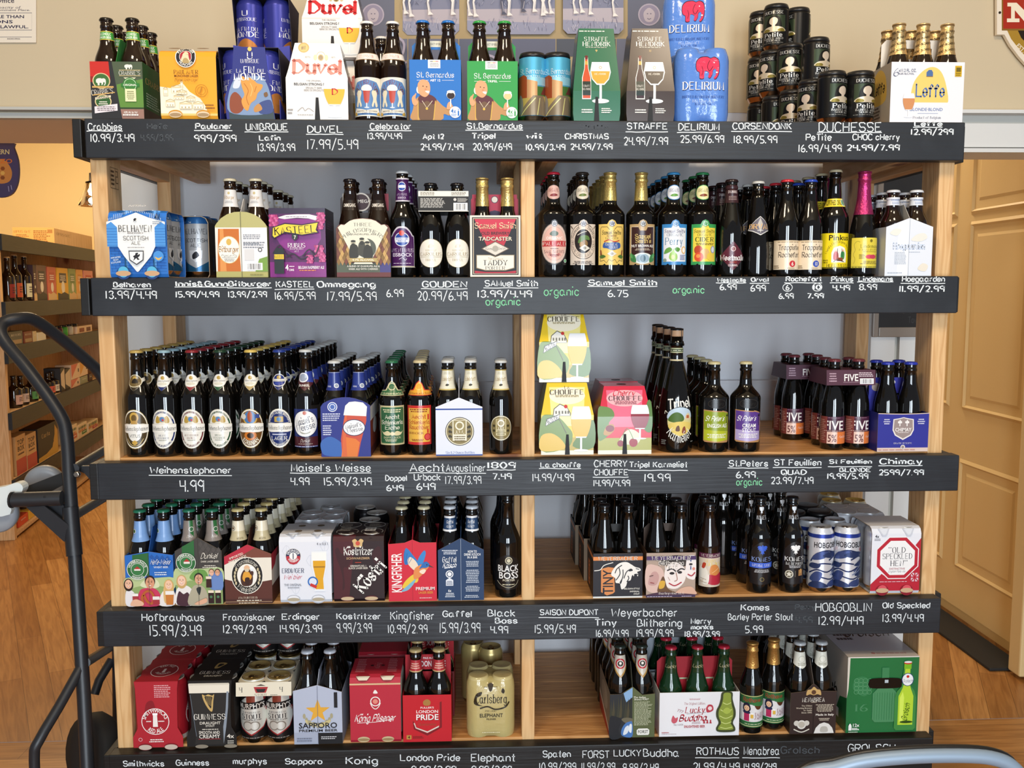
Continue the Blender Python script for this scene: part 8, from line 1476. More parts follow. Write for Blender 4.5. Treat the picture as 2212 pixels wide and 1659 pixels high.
# red sleeve with crown roundel
cx, wd, ht = fb(5, 755, 868, 1488, .0); ht = .172
a = Art(wd, ht+.006).R(0, 0, 100, 100, 'b8283a').R(0, 80, 100, 82.4, 'd8b48a').C(50, 56, 10, 'f0e8e2').C(50, 56, 8, 'b8283a').C(50, 56, 5, 'e08a7a').S([(46, 68), (50, 73), (55, 68)], 'f0e8e2').L([(40, 54), (44, 48), (50, 45), (56, 48), (60, 54)], 1.6, 'f0e8e2', 1).T('König Pilsener', 50, 32, 78, 10, 'f4eeea', 'j', .3, wt=1.1).L([(14, 25), (50, 26), (86, 30)], 1, 'f4eeea')
for x in (26, 74): a.E(x, 91, 14, 7, '8a1824').P([(x-14, 92), (x+14, 92), (x+8, 86.4), (x-8, 86.4)], 'dcd0b8').E(x, 1, 12, 4, 'c9b48c').E(x, .6, 12, 2, '9a8058')
KN = can(.166, 'dcd6c8')
ta = Art(wd*.9, .10).G(4, 8, 26, 94, 8, 'd88a92').G(74, 8, 96, 94, 8, 'd88a92').T('König', 50, 50, 30, 12, 'd88a92', 'j', .3, rot=90).C(38, 50, 4, '4a1018').C(62, 50, 4, '4a1018')
o = sleeve('red can sleeve with crown emblem, front one', (cx, .004, DT[5]+.0004), wd, ht, a, 'b8283a', KN)
MB().art(ta, lambda u, v, h: (u, .017+v, ht+.0003+h)).build('top_print', o)
sleeve('red can sleeve standing behind the crown emblem one', (cx+.004, .146, DT[5]+.0004), wd, ht, Art(.1, .1), 'a82434', KN)
sleeve('red can sleeve third from the front behind the crown emblem', (cx+.008, .288, DT[5]+.0004), wd, ht, Art(.1, .1), 'a82434', KN)

# scarlet shield carton
cx, wd, ht = fb(5, 869, 977, 1503, .0)
a = Art(wd, ht).R(0, 0, 100, 100, 'c01824').P([(22, 44), (26, 30), (50, 18), (76, 32), (76, 84), (80, 86), (80, 30), (50, 13), (22, 27), (20, 44)], '7a1018').P([(22, 40), (26, 29), (50, 19), (74, 31), (74, 34), (50, 22), (27, 31), (24, 41)], 'd8d0c4').S([(44, 78), (42, 86), (50, 91), (57, 86), (55, 78)], 'a8783c').T("FULLER'S", 50, 73, 28, 3.6, 'f4ece8', 'b').T('LONDON', 50, 64.6, 46, 6, 'f4ece8').T('PRIDE', 50.6, 52, 47, 11.6, '4a1014').T('PRIDE', 50, 52.8, 47, 11.6, 'f6f0ec').T('Outstanding', 50, 37.6, 36, 5, '8a5a3c', 'j', .3).P([(7, 6), (17, 6), (17, 15), (7, 15)], 'b98a3c').T('4', 12, 10.4, 5, 6, '5a2a14').G(20, 7, 44, 13, 2, '7a2018')
ha = Art(.115, .04).R(0, 0, 100, 100, 'b01c28').T('LONDON PRIDE', 50, 38, 78, 36, 'f4ece8').T('PALE ALE', 50, 76, 22, 12, 'f4ece8')
LP = bprof(.0305, .228, .125, .175, .0155, .0130)
nl = Art(.062, .030).R(0, 0, 100, 100, 'b03038').R(0, 0, 100, 10, 'c9a878').G(30, 24, 70, 80, 3, 'e0b8a4', 'c')
LPB = bottle(LP, 'dark_glass', ('c9b078', 'gloss'), [('neck_label', nl, .172)])
for k, nm in ((0, 'scarlet shield carton'), (1, 'rear scarlet carton')):
    yy = .004+k*.140
    carrier(f'{nm} with four bottles' if k else f'{nm} with four bottles, white lettering', (cx+.004*k, yy, DT[5]), wd, .128, ht, a if k == 0 else Art(.1, .1), 'a8141e', handle='x', hz=.200, hy=.066, hcol='b01c28', hart=ha, inner='6a1a1c')
    fill(LPB, 5, (cx+.004*k, yy+.002, DT[5]), wd, .122, 2, 2, 'red collared gold capped bottle', nm, sx=.058)
# gold shrink pack
cx, wd, ht = fb(5, 1006, 1114, 1466, .02)
a = Art(wd, ht).P([(44, 90), (48, 93), (52, 93), (56, 90), (53, 80), (50, 78), (47, 80)], '3a3020').L([(36, 86), (44, 86)], .8, '3a3020').L([(56, 86), (64, 86)], .8, '3a3020').T('Carlsberg', 51, 66, 64, 14, '2c2618', 's', wt=1.3).S([(16, 58), (20, 74), (32, 78), (30, 72), (22, 68), (24, 58), (34, 54)], '2c2618').L([(28, 50), (44, 53), (60, 48), (80, 52), (88, 60)], 3, '2c2618', 1).S([(72, 78), (75, 84), (79, 80), (77, 75)], '2c2618').T('PREMIUM', 50, 45.4, 22, 2.6, '2c2618', 's').T('ELEPHANT', 51, 38, 48, 6, '2c2618').T('PILSNER', 51, 31.6, 20, 2.6, '2c2618').G(30, 8, 72, 10.4, 1, 'e9dfb8', 'c')
shrink('gold film-wrapped cans with black script by the middle post', (cx, .018, DT[5]+.0004), wd, ht, a, 'bfae74', top='c9ba84')
GL = can(.166, 'b9a468', lid='a89868')
for i, (px, Y) in enumerate(((1022, .24), (1060, .205))): put(GL, 'beer_can', f"loose {('amber', 'gold')[i]} can standing behind the gold film-wrapped pack", 'can', (X_of(px, Y, DT[5]+.15), Y, DT[5]+.0004))

# forest carton
cx, wd, ht = fb(5, 1316, 1416, 1486, .0); out = [(0, 0), (100, 0), (100, 86), (72, 84), (51, 100), (49, 100), (24, 86), (0, 86)]
a = Art(wd, ht).P(out, '5c6440').P([(0, 0), (50, 0), (50, 99), (24, 86), (0, 86)], '2a2c30').P([(30, 88), (50, 99), (50, 80), (36, 70)], '8ab0d8')
for i in range(9): x = 3+i*5.4; t_ = 74+(i*37 % 17); a.P([(x-4, 40), (x, t_), (x+4, 40)], ('3a3a2c', '4a4430', '2e3028')[i % 3])
a.S([(0, 0), (0, 40), (14, 42), (26, 34), (20, 16), (24, 0)], '1f2024').S([(26, 36), (34, 40), (50, 38), (50, 30), (38, 28)], '6a6450').S([(28, 4), (26, 16), (34, 28), (44, 32), (50, 30), (50, 2)], '4a78b8').S([(30, 6), (34, 20), (42, 24), (40, 10)], 'dfe6ee').S([(42, 14), (44, 26), (49, 26), (48, 10)], 'e6ecf2').T('The Italian', 66, 80, 28, 3.6, 'e6e6d4', 'b', .15).T('Brewery FORST', 70, 76, 32, 3.6, 'e6e6d4', 'b', .15).G(54, 24, 94, 72, 19, 'c4c8a8').P([(62, 5), (86, 5), (88, 8), (88, 15), (84, 18), (64, 18), (60, 15), (60, 8)], 'eeeee6').T('FORST', 74, 11.6, 23, 6, '24241c', 'b')
sa = Art(.185, ht).R(0, 0, 100, 90, '8a8478').E(50, 56, 30, 24, 'a8a294').P([(0, 0), (100, 0), (100, 8), (0, 30)], 'b8402c').P([(0, 30), (100, 8), (100, 14), (0, 40)], 'e6dccc')
carrier('forest river carton with a column of green text', (cx, .004, DT[5]), wd, .185, ht, a, '6a6458', out, hs=ht*.86, handle='d', hz=.185, hcol='3a3c30', sart=sa)
nl = Art(.066, .056).P([(20, 100), (80, 100), (80, 46), (50, 0), (20, 46)], 'c9c2b4').P([(20, 46), (50, 0), (80, 46), (80, 54), (50, 10), (20, 54)], 'b08a4a').C(50, 62, 20, 'b8303c').C(50, 62, 14, 'e9e4dc').C(50, 62, 11, '3a3430').C(50, 64, 5, 'e9e4dc')
FO = bottle(LN, 'dark_glass', ('2a322c', 'gloss'), [('neck_label', nl, .150)])
fill(FO, 5, (cx, .006, DT[5]), wd, .180, 2, 3, 'dark green capped medallion bottle', 'forest river carton', sx=.055)
for i in range(2): files(FO, 5, 0, .215, 4, .066, f"medallion collared bottle beyond the forest carton, {('left', 'right')[i]} file", x=cx+(i-.5)*.055-.004)

# white wide carton with green bottle
cx, wd, ht = fb(5, 1422, 1600, 1497, .0)
a = Art(wd, ht).R(0, 0, 100, 100, 'e9e9ec').G(36, 82, 52, 86, 2, 'b0606c', 'c').T('The Original Edition.', 44, 74.4, 26, 5, 'a83c48', 'k').T('Lucky', 45, 60, 24, 13, 'b02434', 's', .2, wt=1.3).T('Buddha', 43, 42, 34, 14, 'b02434', 'j', .3, wt=1.4).L([(34, 51), (58, 54)], .5, '8a8a90').C(62.4, 62, 4.4, 'd86a78').S([(59, 54), (60, 70), (66, 70), (67, 58)], 'b83a4a').C(63, 63, 2.6, 'eed8d8').T('777', 26, 58, 8, 6, 'b9989c', 'b', rot=-20).S([(15, 36), (17, 48), (20, 42), (23, 44), (22, 34), (18, 30)], 'c85a68').T('No.1 LUCK', 24, 27, 12, 3.4, '9a8a8e').G(40, 28, 52, 34, 2, 'b9989c', 'c')
for x in (56, 60, 64): a.R(x-1.4, 29, x+1.4, 31, 'b02434').R(x-.8, 31, x+.8, 37, 'b02434')
a.T('ENLIGHTENED BEER', 44, 22.6, 26, 5.4, 'b83a4a').G(3, 8, 14, 11, 1, 'b02434').G(3, 5, 22, 7, 1, 'c0b0b4')
a.S([(73, 10), (71, 18), (74, 30), (71, 44), (71, 58), (74, 70), (76, 84), (78, 99.6), (90, 99.6), (91, 84), (93, 70), (95, 58), (95, 44), (92, 30), (95, 18), (94, 10), (84, 8)], '3a4220').S([(75, 14), (74, 20), (77, 30), (74, 44), (74, 58), (77, 70), (79, 84), (80, 97), (88, 97), (89, 84), (90, 70), (92, 58), (92, 44), (89, 30), (92, 20), (91, 14)], '8a9a3a')
for q in ([(76, 60), (83, 54), (90, 60)], [(75, 46), (83, 40), (91, 46)], [(77, 32), (83, 28), (90, 32)], [(79, 76), (84, 72), (89, 76)], [(76, 20), (83, 17), (91, 20)]): a.L(q, .9, 'd0dc86', 1)
a.S([(79, 56), (82, 64), (86, 64), (89, 56), (84, 50)], 'a8b84c')
ha = Art(.170, .060).R(0, 0, 100, 100, 'a8202c').R(0, 0, 100, 6, 'b9c8a4').G(5, 60, 11, 84, 2, 'e0b0b4').G(44, 82, 54, 92, 1, 'e0b0b4')
carrier('wide white carton with a green statue-shaped bottle pictured', (cx, .004, DT[5]), wd, .126, ht, a, 'd8d8d4', handle='x', hz=.185, hy=.06, hcol='a8202c', hart=ha, inner='a8ae84')
LU = bprof(.0290, .222, .110, .165, .0160, .0130)
lu = Art(.05, .014).T('Lucky', 50, 50, 60, 60, 'd8c8a0', 'j', .3)
def lucky():
    prof = []
    for r, z in LU: prof.append((r, z))
    def bump(i, h): return 1+(.05*sin(h*260)*sin(i*2*pi/36*5) if .015 < h < .125 else 0)
    pr2 = [LU[0], LU[1], LU[2]]+[(rad(LU, .01+k*.006), .01+k*.006) for k in range(30) if .01+k*.006 < .19]+[q for q in LU if q[1] > .19]
    P_ = Proto(.222); P_.p('glass_body', MB().lathe(pr2, 36, '111', 'green_glass', rf=bump).mesh('glass_body')); P_.p('cap', cap_mesh(.2225, .0142, 'b02438')); P_.p('neck_label', label_mesh('neck_label', lu, LU, .168)); return P_
LK = lucky()
fill(LK, 5, (cx, .006, DT[5]), wd, .122, 3, 2, 'red capped green bottle', 'wide white statue bottle carton')
carrier('wide white carton of green bottles standing behind the front one', (cx, .146, DT[5]), wd, .126, ht, Art(.1, .1), 'd8d8d4', handle='x', hz=.185, hy=.06, hcol='c9d2dc', inner='b9c4d0')
for j in range(2):
    for i in range(3): put(LK, 'beer_bottle', f"red capped green bottle, {('front', 'back')[j]} {('left', 'middle', 'right')[i]}, in the rear wide white carton", 'bottle', (cx+(i-1)*wd/3, .180+j*.061, DT[5]+.0021), jit(8), 'bottles in the rear wide white carton')

# gold foil bottles with costume label
RT = bprof(.0292, .232, .118, .175, .0160, .0130)
a = Art(.082, .084).R(0, 0, 100, 100, 'e6e4e4').R(0, 72, 100, 100, '2f6a3c').T('Rothaus', 44, 86, 54, 12, 'a83a2c', 'k', wt=1.4).R(0, 0, 100, 18, '2f6a3c').R(0, 3, 100, 5, 'd8d0a0').R(0, 97, 100, 99, 'd8c88a').G(14, 8, 86, 13, 1, 'b9c4a0', 'c').S([(52, 74), (56, 60), (64, 56), (72, 60), (78, 74)], '5a3420').S([(44, 72), (54, 80), (70, 80), (88, 74), (80, 66), (60, 68)], '3a7a44').S([(14, 24), (12, 40), (18, 48), (36, 48), (44, 40), (42, 24)], 'f0ece6').R(20, 20, 36, 46, 'b82c5c').S([(18, 44), (20, 54), (34, 54), (38, 44)], '24284a').S([(16, 58), (20, 74), (34, 76), (40, 60), (36, 52), (20, 52)], '1d2038').E(28, 60, 8, 9, 'e9bf9a').C(25, 61, 1, '1d1d1d').C(31, 61, 1, '1d1d1d').L([(25, 56), (31, 56)], 1, 'b83a3a').R(40, 30, 48, 44, 'e0b44a').R(40, 42, 48, 46, 'fff').T('TANNEN', 72, 42, 40, 10, '8a2a5a', 's').T('ZÄPFLE'.replace('Ä', 'A'), 72, 31, 40, 10, '8a2a5a', 's')
RTB = bottle(RT, 'dark_glass', None, [('label', a, .018)], foil=(.168, 'd9a85e'))
for k, (px, Y) in enumerate(((1623, .035), (1669, .055))): put(RTB, 'beer_bottle', f"gold foil topped bottle with costumed woman label, {('left', 'right')[k]} one", 'bottle', (X_of(px, Y, DT[5]+.1), Y, DT[5]+.0004), jit(3), 'costumed woman label bottles')

# brown crest carton
cx, wd, ht = fb(5, 1706, 1808, 1480, .0); out = [(0, 0), (100, 0), (100, 85), (68, 86), (56, 97), (52, 100), (48, 100), (44, 97), (32, 86), (0, 83)]
a = Art(wd, ht).P(out, '33231f').S([(34, 78), (36, 88), (44, 90), (50, 95), (57, 90), (64, 88), (66, 78), (58, 80), (50, 78), (42, 80)], 'c9a468').C(50, 84, 5, '5a3a24').T('MENABREA', 50, 69, 48, 8.4, 'f2ece0', 's', wt=1.2).G(44, 62.6, 58, 64.6, 1, 'c9b9a4', 'c')
for i, t in enumerate(('The Oldest', 'Working Brewery', 'in Italy', 'Since 1846')): a.T(t, 47-len(t)*1.15, 57-i*4.6, len(t)*2.3, 3, 'c9bca8')
a.G(54, 44, 96, 60, 6, 'c9bca8', 'c').T('Made in Italy', 75, 38.6, 40, 4, 'f0e8dc').G(62, 26, 86, 32, 2, 'c9bca8', 'c').C(25, 19, 10, 'e0dcd4').C(14, 22, 6, 'cfcac0').C(36, 22, 6, 'cfcac0').C(25, 19, 7, 'b9b2a4').L([(8, 10), (25, 4), (42, 10)], 2.4, 'd8d2c4', 1).P([(52, 1), (96, 1), (92, 12), (84, 20), (74, 23), (64, 20), (56, 12)], 'e3e0da').S([(66, 4), (68, 14), (80, 14), (82, 4)], 'b9b4aa').L([(50.4, 0), (50.4, 60)], .7, '1d1412')
carrier('dark brown peaked carton with a gold heraldic crest', (cx, .004, DT[5]), wd, .185, ht, a, '2a1c19', out, hs=ht*.84, handle='d', hz=.185, hcol='5a504a')
nl = Art(.070, .042).P([(16, 100), (84, 100), (84, 24), (50, 0), (16, 24)], 'dfe0d4').C(50, 56, 13, 'c4c6ba').C(50, 56, 10, 'dfe0d4').G(36, 16, 64, 34, 2, '9a9a8a', 'c').C(56, 24, 0, 'a82c34')
MNB = bottle(LN, 'dark_glass', ('b9bcbe', 'gloss'), [('neck_label', nl, .164)])
fill(MNB, 5, (cx, .006, DT[5]), wd, .180, 2, 3, 'silver capped white bibbed bottle', 'dark brown crest carton', sx=.056)
for i in range(2): files(MNB, 5, 0, .215, 3, .066, f"white bibbed bottle beyond the crest carton, {('left', 'right')[i]} file", x=cx+(i-.5)*.056-.006)

# big green box
cx, wd, ht = fb(5, 1826, 1984, 1420, .0); D = .265
a = Art(wd, ht).R(0, 0, 100, 100, '24703f').P([(0, 98.6), (100, 98.6), (100, 100), (0, 100)], 'e0d8d0').P([(0, 100), (0, 46), (2, 58), (3, 80), (3.4, 100)], 'd8d0c4').T('16', 22, 33, 16, 9, '4a8a5e', 's', wt=1.1).S([(10, 56), (8, 64), (12, 72), (24, 74), (34, 66), (34, 56), (24, 48)], '357d4e')
for i in range(4):
    for j in range(4): a.O(13+i*6, 54+j*5, 3, .7, '5a9a6c')
a.P([(36, 18), (36, 52), (44, 60), (46, 66), (60, 66), (62, 60), (70, 52), (70, 18), (66, 14), (40, 14)], '4a8a5e').R(48, 66, 58, 86, '3d8254')
for i in range(9): a.L([(39+i*3.5, 17), (39+i*3.5, 53)], .5, '2f7848')
a.S([(30, 62), (30, 68), (36, 72), (70, 72), (76, 68), (76, 62), (70, 59), (36, 59)], '0d0c0b').R(52, 66, 57, 70, 'b9c4cc')
a.P([(67, 6), (67, 46), (70, 55), (76, 61), (78, 84), (88, 84), (89, 61), (94, 55), (97, 46), (97, 6), (94, 3), (70, 3)], '3f8a44').P([(72, 10), (72, 48), (77, 58), (79, 64), (80, 84), (87, 84), (87, 64), (89, 58), (93, 48), (93, 10)], 'b8d83c').P([(74, 14), (74, 46), (78, 54), (80, 46), (79, 14)], 'd8f060').R(78.4, 84, 88.6, 91, '7ab82c').E(83.6, 92, 5.6, 2, 'c8302c').E(83.6, 93, 5.4, 1.4, 'e0e0e0').E(84, 70, 8.4, 8.6, '2a3a7a').E(84, 70, 7.6, 7.8, 'eef0f2').C(84, 74, 2, 'c8302c').T('Grolsch', 84, 68.4, 14, 4, '24346a', 'j', .3).T('Grolsch', 83, 28, 24, 7, '3a5a1c', 'j', .3, rot=80, wt=1).E(84, 14, 9, 1.6, '2a4a1c')
a.P([(3, 4), (3, 10), (4.4, 13), (6, 13), (7.4, 10), (7.4, 4)], 'f0f4f0').T('12x', 13, 11, 10, 4, 'f2f6f2').G(8, 4, 18, 8, 2, 'e0e8e0').T('BEER', 13, 5.4, 10, 2, 'e0e8e0').G(3, 1, 18, 3, 1, 'c9d8c9')
la = Art(D, ht).R(0, 0, 100, 100, 'bdb6ae').P([(100, 0), (100, 46), (84, 40), (76, 20), (72, 0)], '226a3c').T('Grolsch', 46, 42, 60, 20, '1d1a18', 'j', .3, wt=1.1).R(70, 10, 82, 22, 'd8d4cc').G(8, 82, 50, 90, 2, '7a746c')
ta = Art(wd, D).R(0, 0, 100, 100, 'b9bac6').R(0, 0, 100, 14, 'd8cfc8').T('Grolsch', 62, 62, 66, 20, '17161a', 'j', .3, rot=0, wt=1.1).G(10, 40, 40, 84, 4, '4a4a54').C(40, 8, 3, 'c88a84').G(44, 5, 90, 10, 1, 'c9a49c')
carton_box('big green twelve-bottle box with a lime bottle pictured', (cx, .004, DT[5]+.0004), wd, D, ht, a, '24703f', top=ta, left=la)

# ================================================================ on the walls
class Pix(Art):                                  # drawn straight in photo positions, then laid on a real wall plane
    def __init__(s): Art.__init__(s, 100, 100)
    def X(s, p): return (p[0], -p[1])
def wallfn(Y): return lambda u, v, h: at(u, -v, Y)-Vector((0, h, 0))
def wp(pts, Y): return [(q.x, q.z) for q in (at(x, y, Y) for x, y in pts)]
TM = thing('tile_mural', 'framed mural of blue and tan tiles with white hound legs', 'wall art', (0, 0, 0))
x0, x1 = at(709, 20, .585).x, at(1499, 20, .585).x
MB().box(x0+.03, x1-.03, .588, .5965, 1.72, 2.42, 'a8926a').build('tile_panel', TM)
for s in (0, 1):
    xa = x0 if s == 0 else x1
    MB().bev(*sorted((xa, xa+(.05 if s == 0 else -.05))), .565, .5965, 1.70, 2.44, .006, '8a6a30', 'gloss').bev(*sorted((xa+(.05 if s == 0 else -.05), xa+(.072 if s == 0 else -.072))), .572, .5965, 1.70, 2.44, .004, '2e2418', 'gloss').build('frame_side', TM)
MB().bev(x0+.05, x1-.05, .565, .5965, 1.70, 1.75, .006, '8a6a30', 'gloss').build('frame_side', TM)
MB().bev(x0+.05, x1-.05, .565, .5965, 2.39, 2.44, .006, '8a6a30', 'gloss').build('frame_side', TM)
a = Pix()
def rect(x0, y0, x1, y1, c): a.P([(x0, y0), (x1, y0), (x1, y1), (x0, y1)], c)
for x, y, X_, Y_, c in ((774, -160, 852, 82, '5f6274'), (1356, -160, 1436, 82, '5f6274'), (774, 84, 812, 130, '8a7a6c'), (814, 84, 880, 130, '6a6d82'), (774, 132, 880, 262, '5c6074'), (882, 84, 990, 262, '64687e'), (992, 84, 1104, 262, '5a5f74'), (1106, 84, 1200, 262, '5e6278'), (1202, 84, 1330, 122, '4a4f5c'), (1332, 84, 1436, 262, '666a7e'), (1202, 124, 1330, 262, 'a89a78')): rect(x, y, X_, Y_, c)
for cx_, cy_ in ((806, 32), (1402, 32)):
    a.E(cx_, -(-cy_), 24, 24, 'b0a4ae') if 0 else a.P([(cx_+24*cos(i*pi/14), cy_+24*sin(i*pi/14)) for i in range(28)], 'a99fae'); a.P([(cx_+21*cos(i*pi/14), cy_+21*sin(i*pi/14)) for i in range(28)], '8a8298')
    a.S([(cx_-9, cy_+12), (cx_-12, cy_-4), (cx_, cy_-15), (cx_+12, cy_-4), (cx_+9, cy_+12), (cx_, cy_+16)], 'b5a9b2'); a.L([(cx_-5, cy_-2), (cx_-2, cy_-2)], 2, '6a6278').L([(cx_+2, cy_-2), (cx_+5, cy_-2)], 2, '6a6278').L([(cx_-4, cy_+8), (cx_, cy_+10), (cx_+4, cy_+8)], 1.6, '6a6278', 1)
# the running picture: three broad tiles
for xa, xb in ((870, 992), (1009, 1198), (1215, 1345)):
    a.P([(xa, -160), (xb, -160), (xb, 66), (xb-10, 76), (xa+10, 76), (xa, 66)], '7a7c92').P([(xa, 22), (xb, 20), (xb, 66), (xb-10, 76), (xa+10, 76), (xa, 66)], 'b0a6ae').P([(xa, 46), (xb, 52), (xb, 66), (xb-10, 76), (xa+10, 76), (xa, 66)], '8f90a6')
    rr = random.Random(xa)
    for i in range(46):
        gx = rr.uniform(xa+4, xb-4); gy = rr.uniform(50, 72); a.L([(gx, gy), (gx+rr.uniform(-4, 4), gy-rr.uniform(6, 14))], .9, ('c2bcc8', '62657e', 'a39ab0')[i % 3])
    for i in range(22):
        gx = rr.uniform(xa+4, xb-4); gy = rr.uniform(-10, 18); a.L([(gx, gy), (gx+rr.uniform(-7, 7), gy-rr.uniform(3, 9))], 1, ('5a5d76', '9a9cb0')[i % 2], 0)
for x, l, c in ((878, 34, 0), (890, 40, 0), (930, 36, 0), (975, 36, 0), (1016, 38, 0), (1028, 40, 0), (1088, 36, 1), (1096, 38, 0), (1126, 30, 1), (1150, 30, 0), (1168, 38, 0), (1178, 34, 0), (1190, 34, 0), (1242, 34, 0), (1256, 32, 0), (1270, 36, 0), (1326, 40, 0)):
    k = 1 if (x//3) % 2 else -1; col = ('e6e0da', '4a4c60')[c]
    a.P([(x-7, -60), (x+7, -60), (x+4+k*3, -6), (x+k*5+2, 10), (x+k*2+3, l-6), (x+k*2+9, l), (x+k*2-3, l+1), (x+k*2-2, l-6), (x+k*4-3, 10), (x-5, -8)], col).L([(x+k*5+1, 8), (x+k*2+1, l-6)], 1.2, 'b4acb2')
for cx_, cy_, s in ((1055, 150, 1), (1150, 170, -1), (930, 160, 1), (1385, 140, -1), (850, 108, 1)):
    a.L([(cx_-s*26, cy_+40), (cx_-s*34, cy_+10), (cx_-s*10, cy_-26), (cx_+s*22, cy_-14), (cx_+s*20, cy_+14), (cx_-s*2, cy_+14), (cx_-s*4, cy_-4), (cx_+s*8, cy_-4)], 5, 'a79fb4', 1).L([(cx_-s*20, cy_+30), (cx_+s*6, cy_+40), (cx_+s*30, cy_+30)], 4, '9a92aa', 1)
MB().art(a, wallfn(.5875)).build('tile_pictures', TM)
# notice
nt = thing('wall_notice', 'white paper capacity notice at the top left of the wall', 'sign', (0, 0, 0))
a = Pix(); a.P([(-170, -150), (78, -150), (78, 92), (-170, 92)], 'e6dccb').T('Building Inspections Office', -58, 1, 178, 10, '4a4450').G(-40, -45, -10, -35, 2, 'b0a8b4')
a.T('Notice of Maximum Legal Capacity of', -60, 16, 208, 5, '5a5460', 'r', .2).T('Occupancy Must be Displayed in a Prominent Place.', -60, 21.6, 252, 4.6, '5a5460', 'r', .2).L([(-160, 28), (69, 28), (69, 65), (-160, 65), (-160, 28)], 1, '6a6470').T('OCCUPANCY BY MORE THAN', -45, 36, 196, 6.4, '1a1640').T('49 PERSONS', -26, 47, 108, 6.4, '1a1640').T('IS DANGEROUS AND UNLAWFUL.', -54, 58, 232, 6.4, '1a1640').L([(-150, 80), (69, 80)], .8, '6a6470').T('BUILDING OFFICIAL', 30, 84, 28, 2.4, '4a4450')
m = MB().slab(wp([(-170, -150), (78, -150), (78, 92), (-170, 92)], .5945), .594, .5965, 'e6dccb'); m.art(a, wallfn(.594)); m.build('paper', nt)
# shield sign with a big letter
SG = thing('tavern_sign', 'white edged red and gold shield sign at the top right', 'sign', (0, 0, 0))
sl = [(2152, -120), (2153, 75), (2169, 75), (2182, 98), (2200, 122), (2225, 150), (2260, 172), (2300, 180), (2340, 172), (2375, 150), (2400, 122), (2418, 98), (2431, 75), (2447, 75), (2448, -120)]
m = MB().slab(wp(sl, .58), .578, .590, 'e9dcc8', 'gloss')
a = Pix(); a.P([(2173, 60), (2184, 84), (2206, 112), (2236, 142), (2300, 168), (2364, 142), (2394, 112), (2416, 84), (2427, 60)], 'a8822e').P([(2196, 60), (2206, 82), (2232, 108), (2300, 134), (2368, 108), (2394, 82), (2404, 60)], '2a1c14').P([(2163, -120), (2164, 66), (2437, 66), (2437, -120)], '8a6428').P([(2166, -120), (2167, 62), (2433, 62), (2433, -120)], 'a8301e').T('N', 2205, 27, 52, 39, 'f0e2c8', 's', wt=1.5).T('OBLE', 2330, 27, 150, 39, 'f0e2c8', 's', wt=1.5) if 0 else a.P([(2173, 60), (2184, 84), (2206, 112), (2236, 142), (2300, 168), (2364, 142), (2394, 112), (2416, 84), (2427, 60)], 'a8822e').P([(2196, 60), (2206, 82), (2232, 108), (2300, 134), (2368, 108), (2394, 82), (2404, 60)], '2a1c14').P([(2163, -120), (2164, 66), (2437, 66), (2437, -120)], '8a6428').P([(2166, -120), (2167, 62), (2433, 62), (2433, -120)], 'a8301e')
for q in ([(2176, 6), (2196, 6), (2228, 38), (2228, 48), (2214, 48), (2192, 22), (2192, 40), (2202, 40), (2202, 48), (2175, 48), (2175, 40), (2184, 40), (2184, 14), (2176, 14)], [(2212, 6), (2236, 6), (2236, 14), (2228, 14), (2228, 40), (2219, 40), (2219, 14), (2212, 14)]): a.P(q, 'f0e2c8')
a.T('EST.', 2205, 104, 22, 9, 'f0e2c8', 'b', rot=-44); m.art(a, wallfn(.578), 'gloss'); m.build('sign_board', SG)
p = at(2160, 27, .577); MB().lathe([(.004, 0), (.003, .002), (.0005, .003)], 12, '3a3028', 'metal', capt=False).build('screw', SG, (p.x, .5775, p.z), (pi/2, 0, 0))
# chalkboard by the right casing
CB_ = thing('chalkboard', 'small grey framed chalkboard hung behind the right shelf post', 'sign', (0, 0, 0))
bx0, bx1, bz0, bz1 = at(1885, 700, .57).x, 2.335, at(1950, 728, .57).z, at(1950, 352, .57).z
MB().box(bx0+.01, bx1-.01, .571, .5785, bz0+.01, bz1-.01, '1d1b1b', 'card').build('slate', CB_)
for q in ((bx0, bx0+.018, bz0, bz1), (bx1-.018, bx1, bz0, bz1), (bx0+.0185, bx1-.0185, bz0, bz0+.03), (bx0+.0185, bx1-.0185, bz1-.02, bz1)): MB().bev(q[0], q[1], .566, .579, q[2], q[3], .003, '8a8076', 'gloss').build('frame_bar', CB_)
for q in (('Craft Beer', 62, 16, 44, 4), ('Town, NC', 64, 10, 30, 3.4)): MB().art(Art(bx1-bx0, bz1-bz0).T(*q, '4a4a4c', 'c'), planar(.5708, (bx0+bx1)/2, bz0), 'chalk').build('chalk_writing', CB_)

# ================================================================ wine rack in the room on the left
Np = atz(35, 1165, 0); ztop = at(12, 505, Np.y).z; Fp = atz(205, 541, ztop)
ex = Vector((Fp.x-Np.x, Fp.y-Np.y, 0)); RL = ex.length; ex /= RL; ey = Vector((-ex.y, ex.x, 0)); ang = atan2(ex.y, ex.x)
def fr(px, py, d=0):                        # where the sight line meets the rack's front plane (d behind it): along, height
    v = ray(px, py); n = ey; t = ((Np+ey*d-CAM).dot(n))/v.dot(n); q = CAM+v*t; return (q-Np).dot(ex), q.z
RK = thing('wine_rack', 'pine wine rack with black board fronts in the left room', 'shelf', (Np.x, Np.y, 0), ang)
lev = [at(30, y, Np.y).z for y in (1150, 1036, 892, 749, 652, 505)]
for i, z in enumerate(lev):
    if i: MB().bev(-.02, RL+.35, -.02, 0, z-(.09 if i < 5 else .085), z, .002, m='black_paint_and_shade').build('front_board', RK)
    MB().box(.0, RL+.35, .001, .36, z-.025, z-.006, m='far_pine').build('shelf_deck', RK)
for x_ in (-.018, RL+.312): MB().bev(x_, x_+.038, .0005, .36, 0, lev[5]-.026, .002, m='far_pine').build('end_panel', RK)
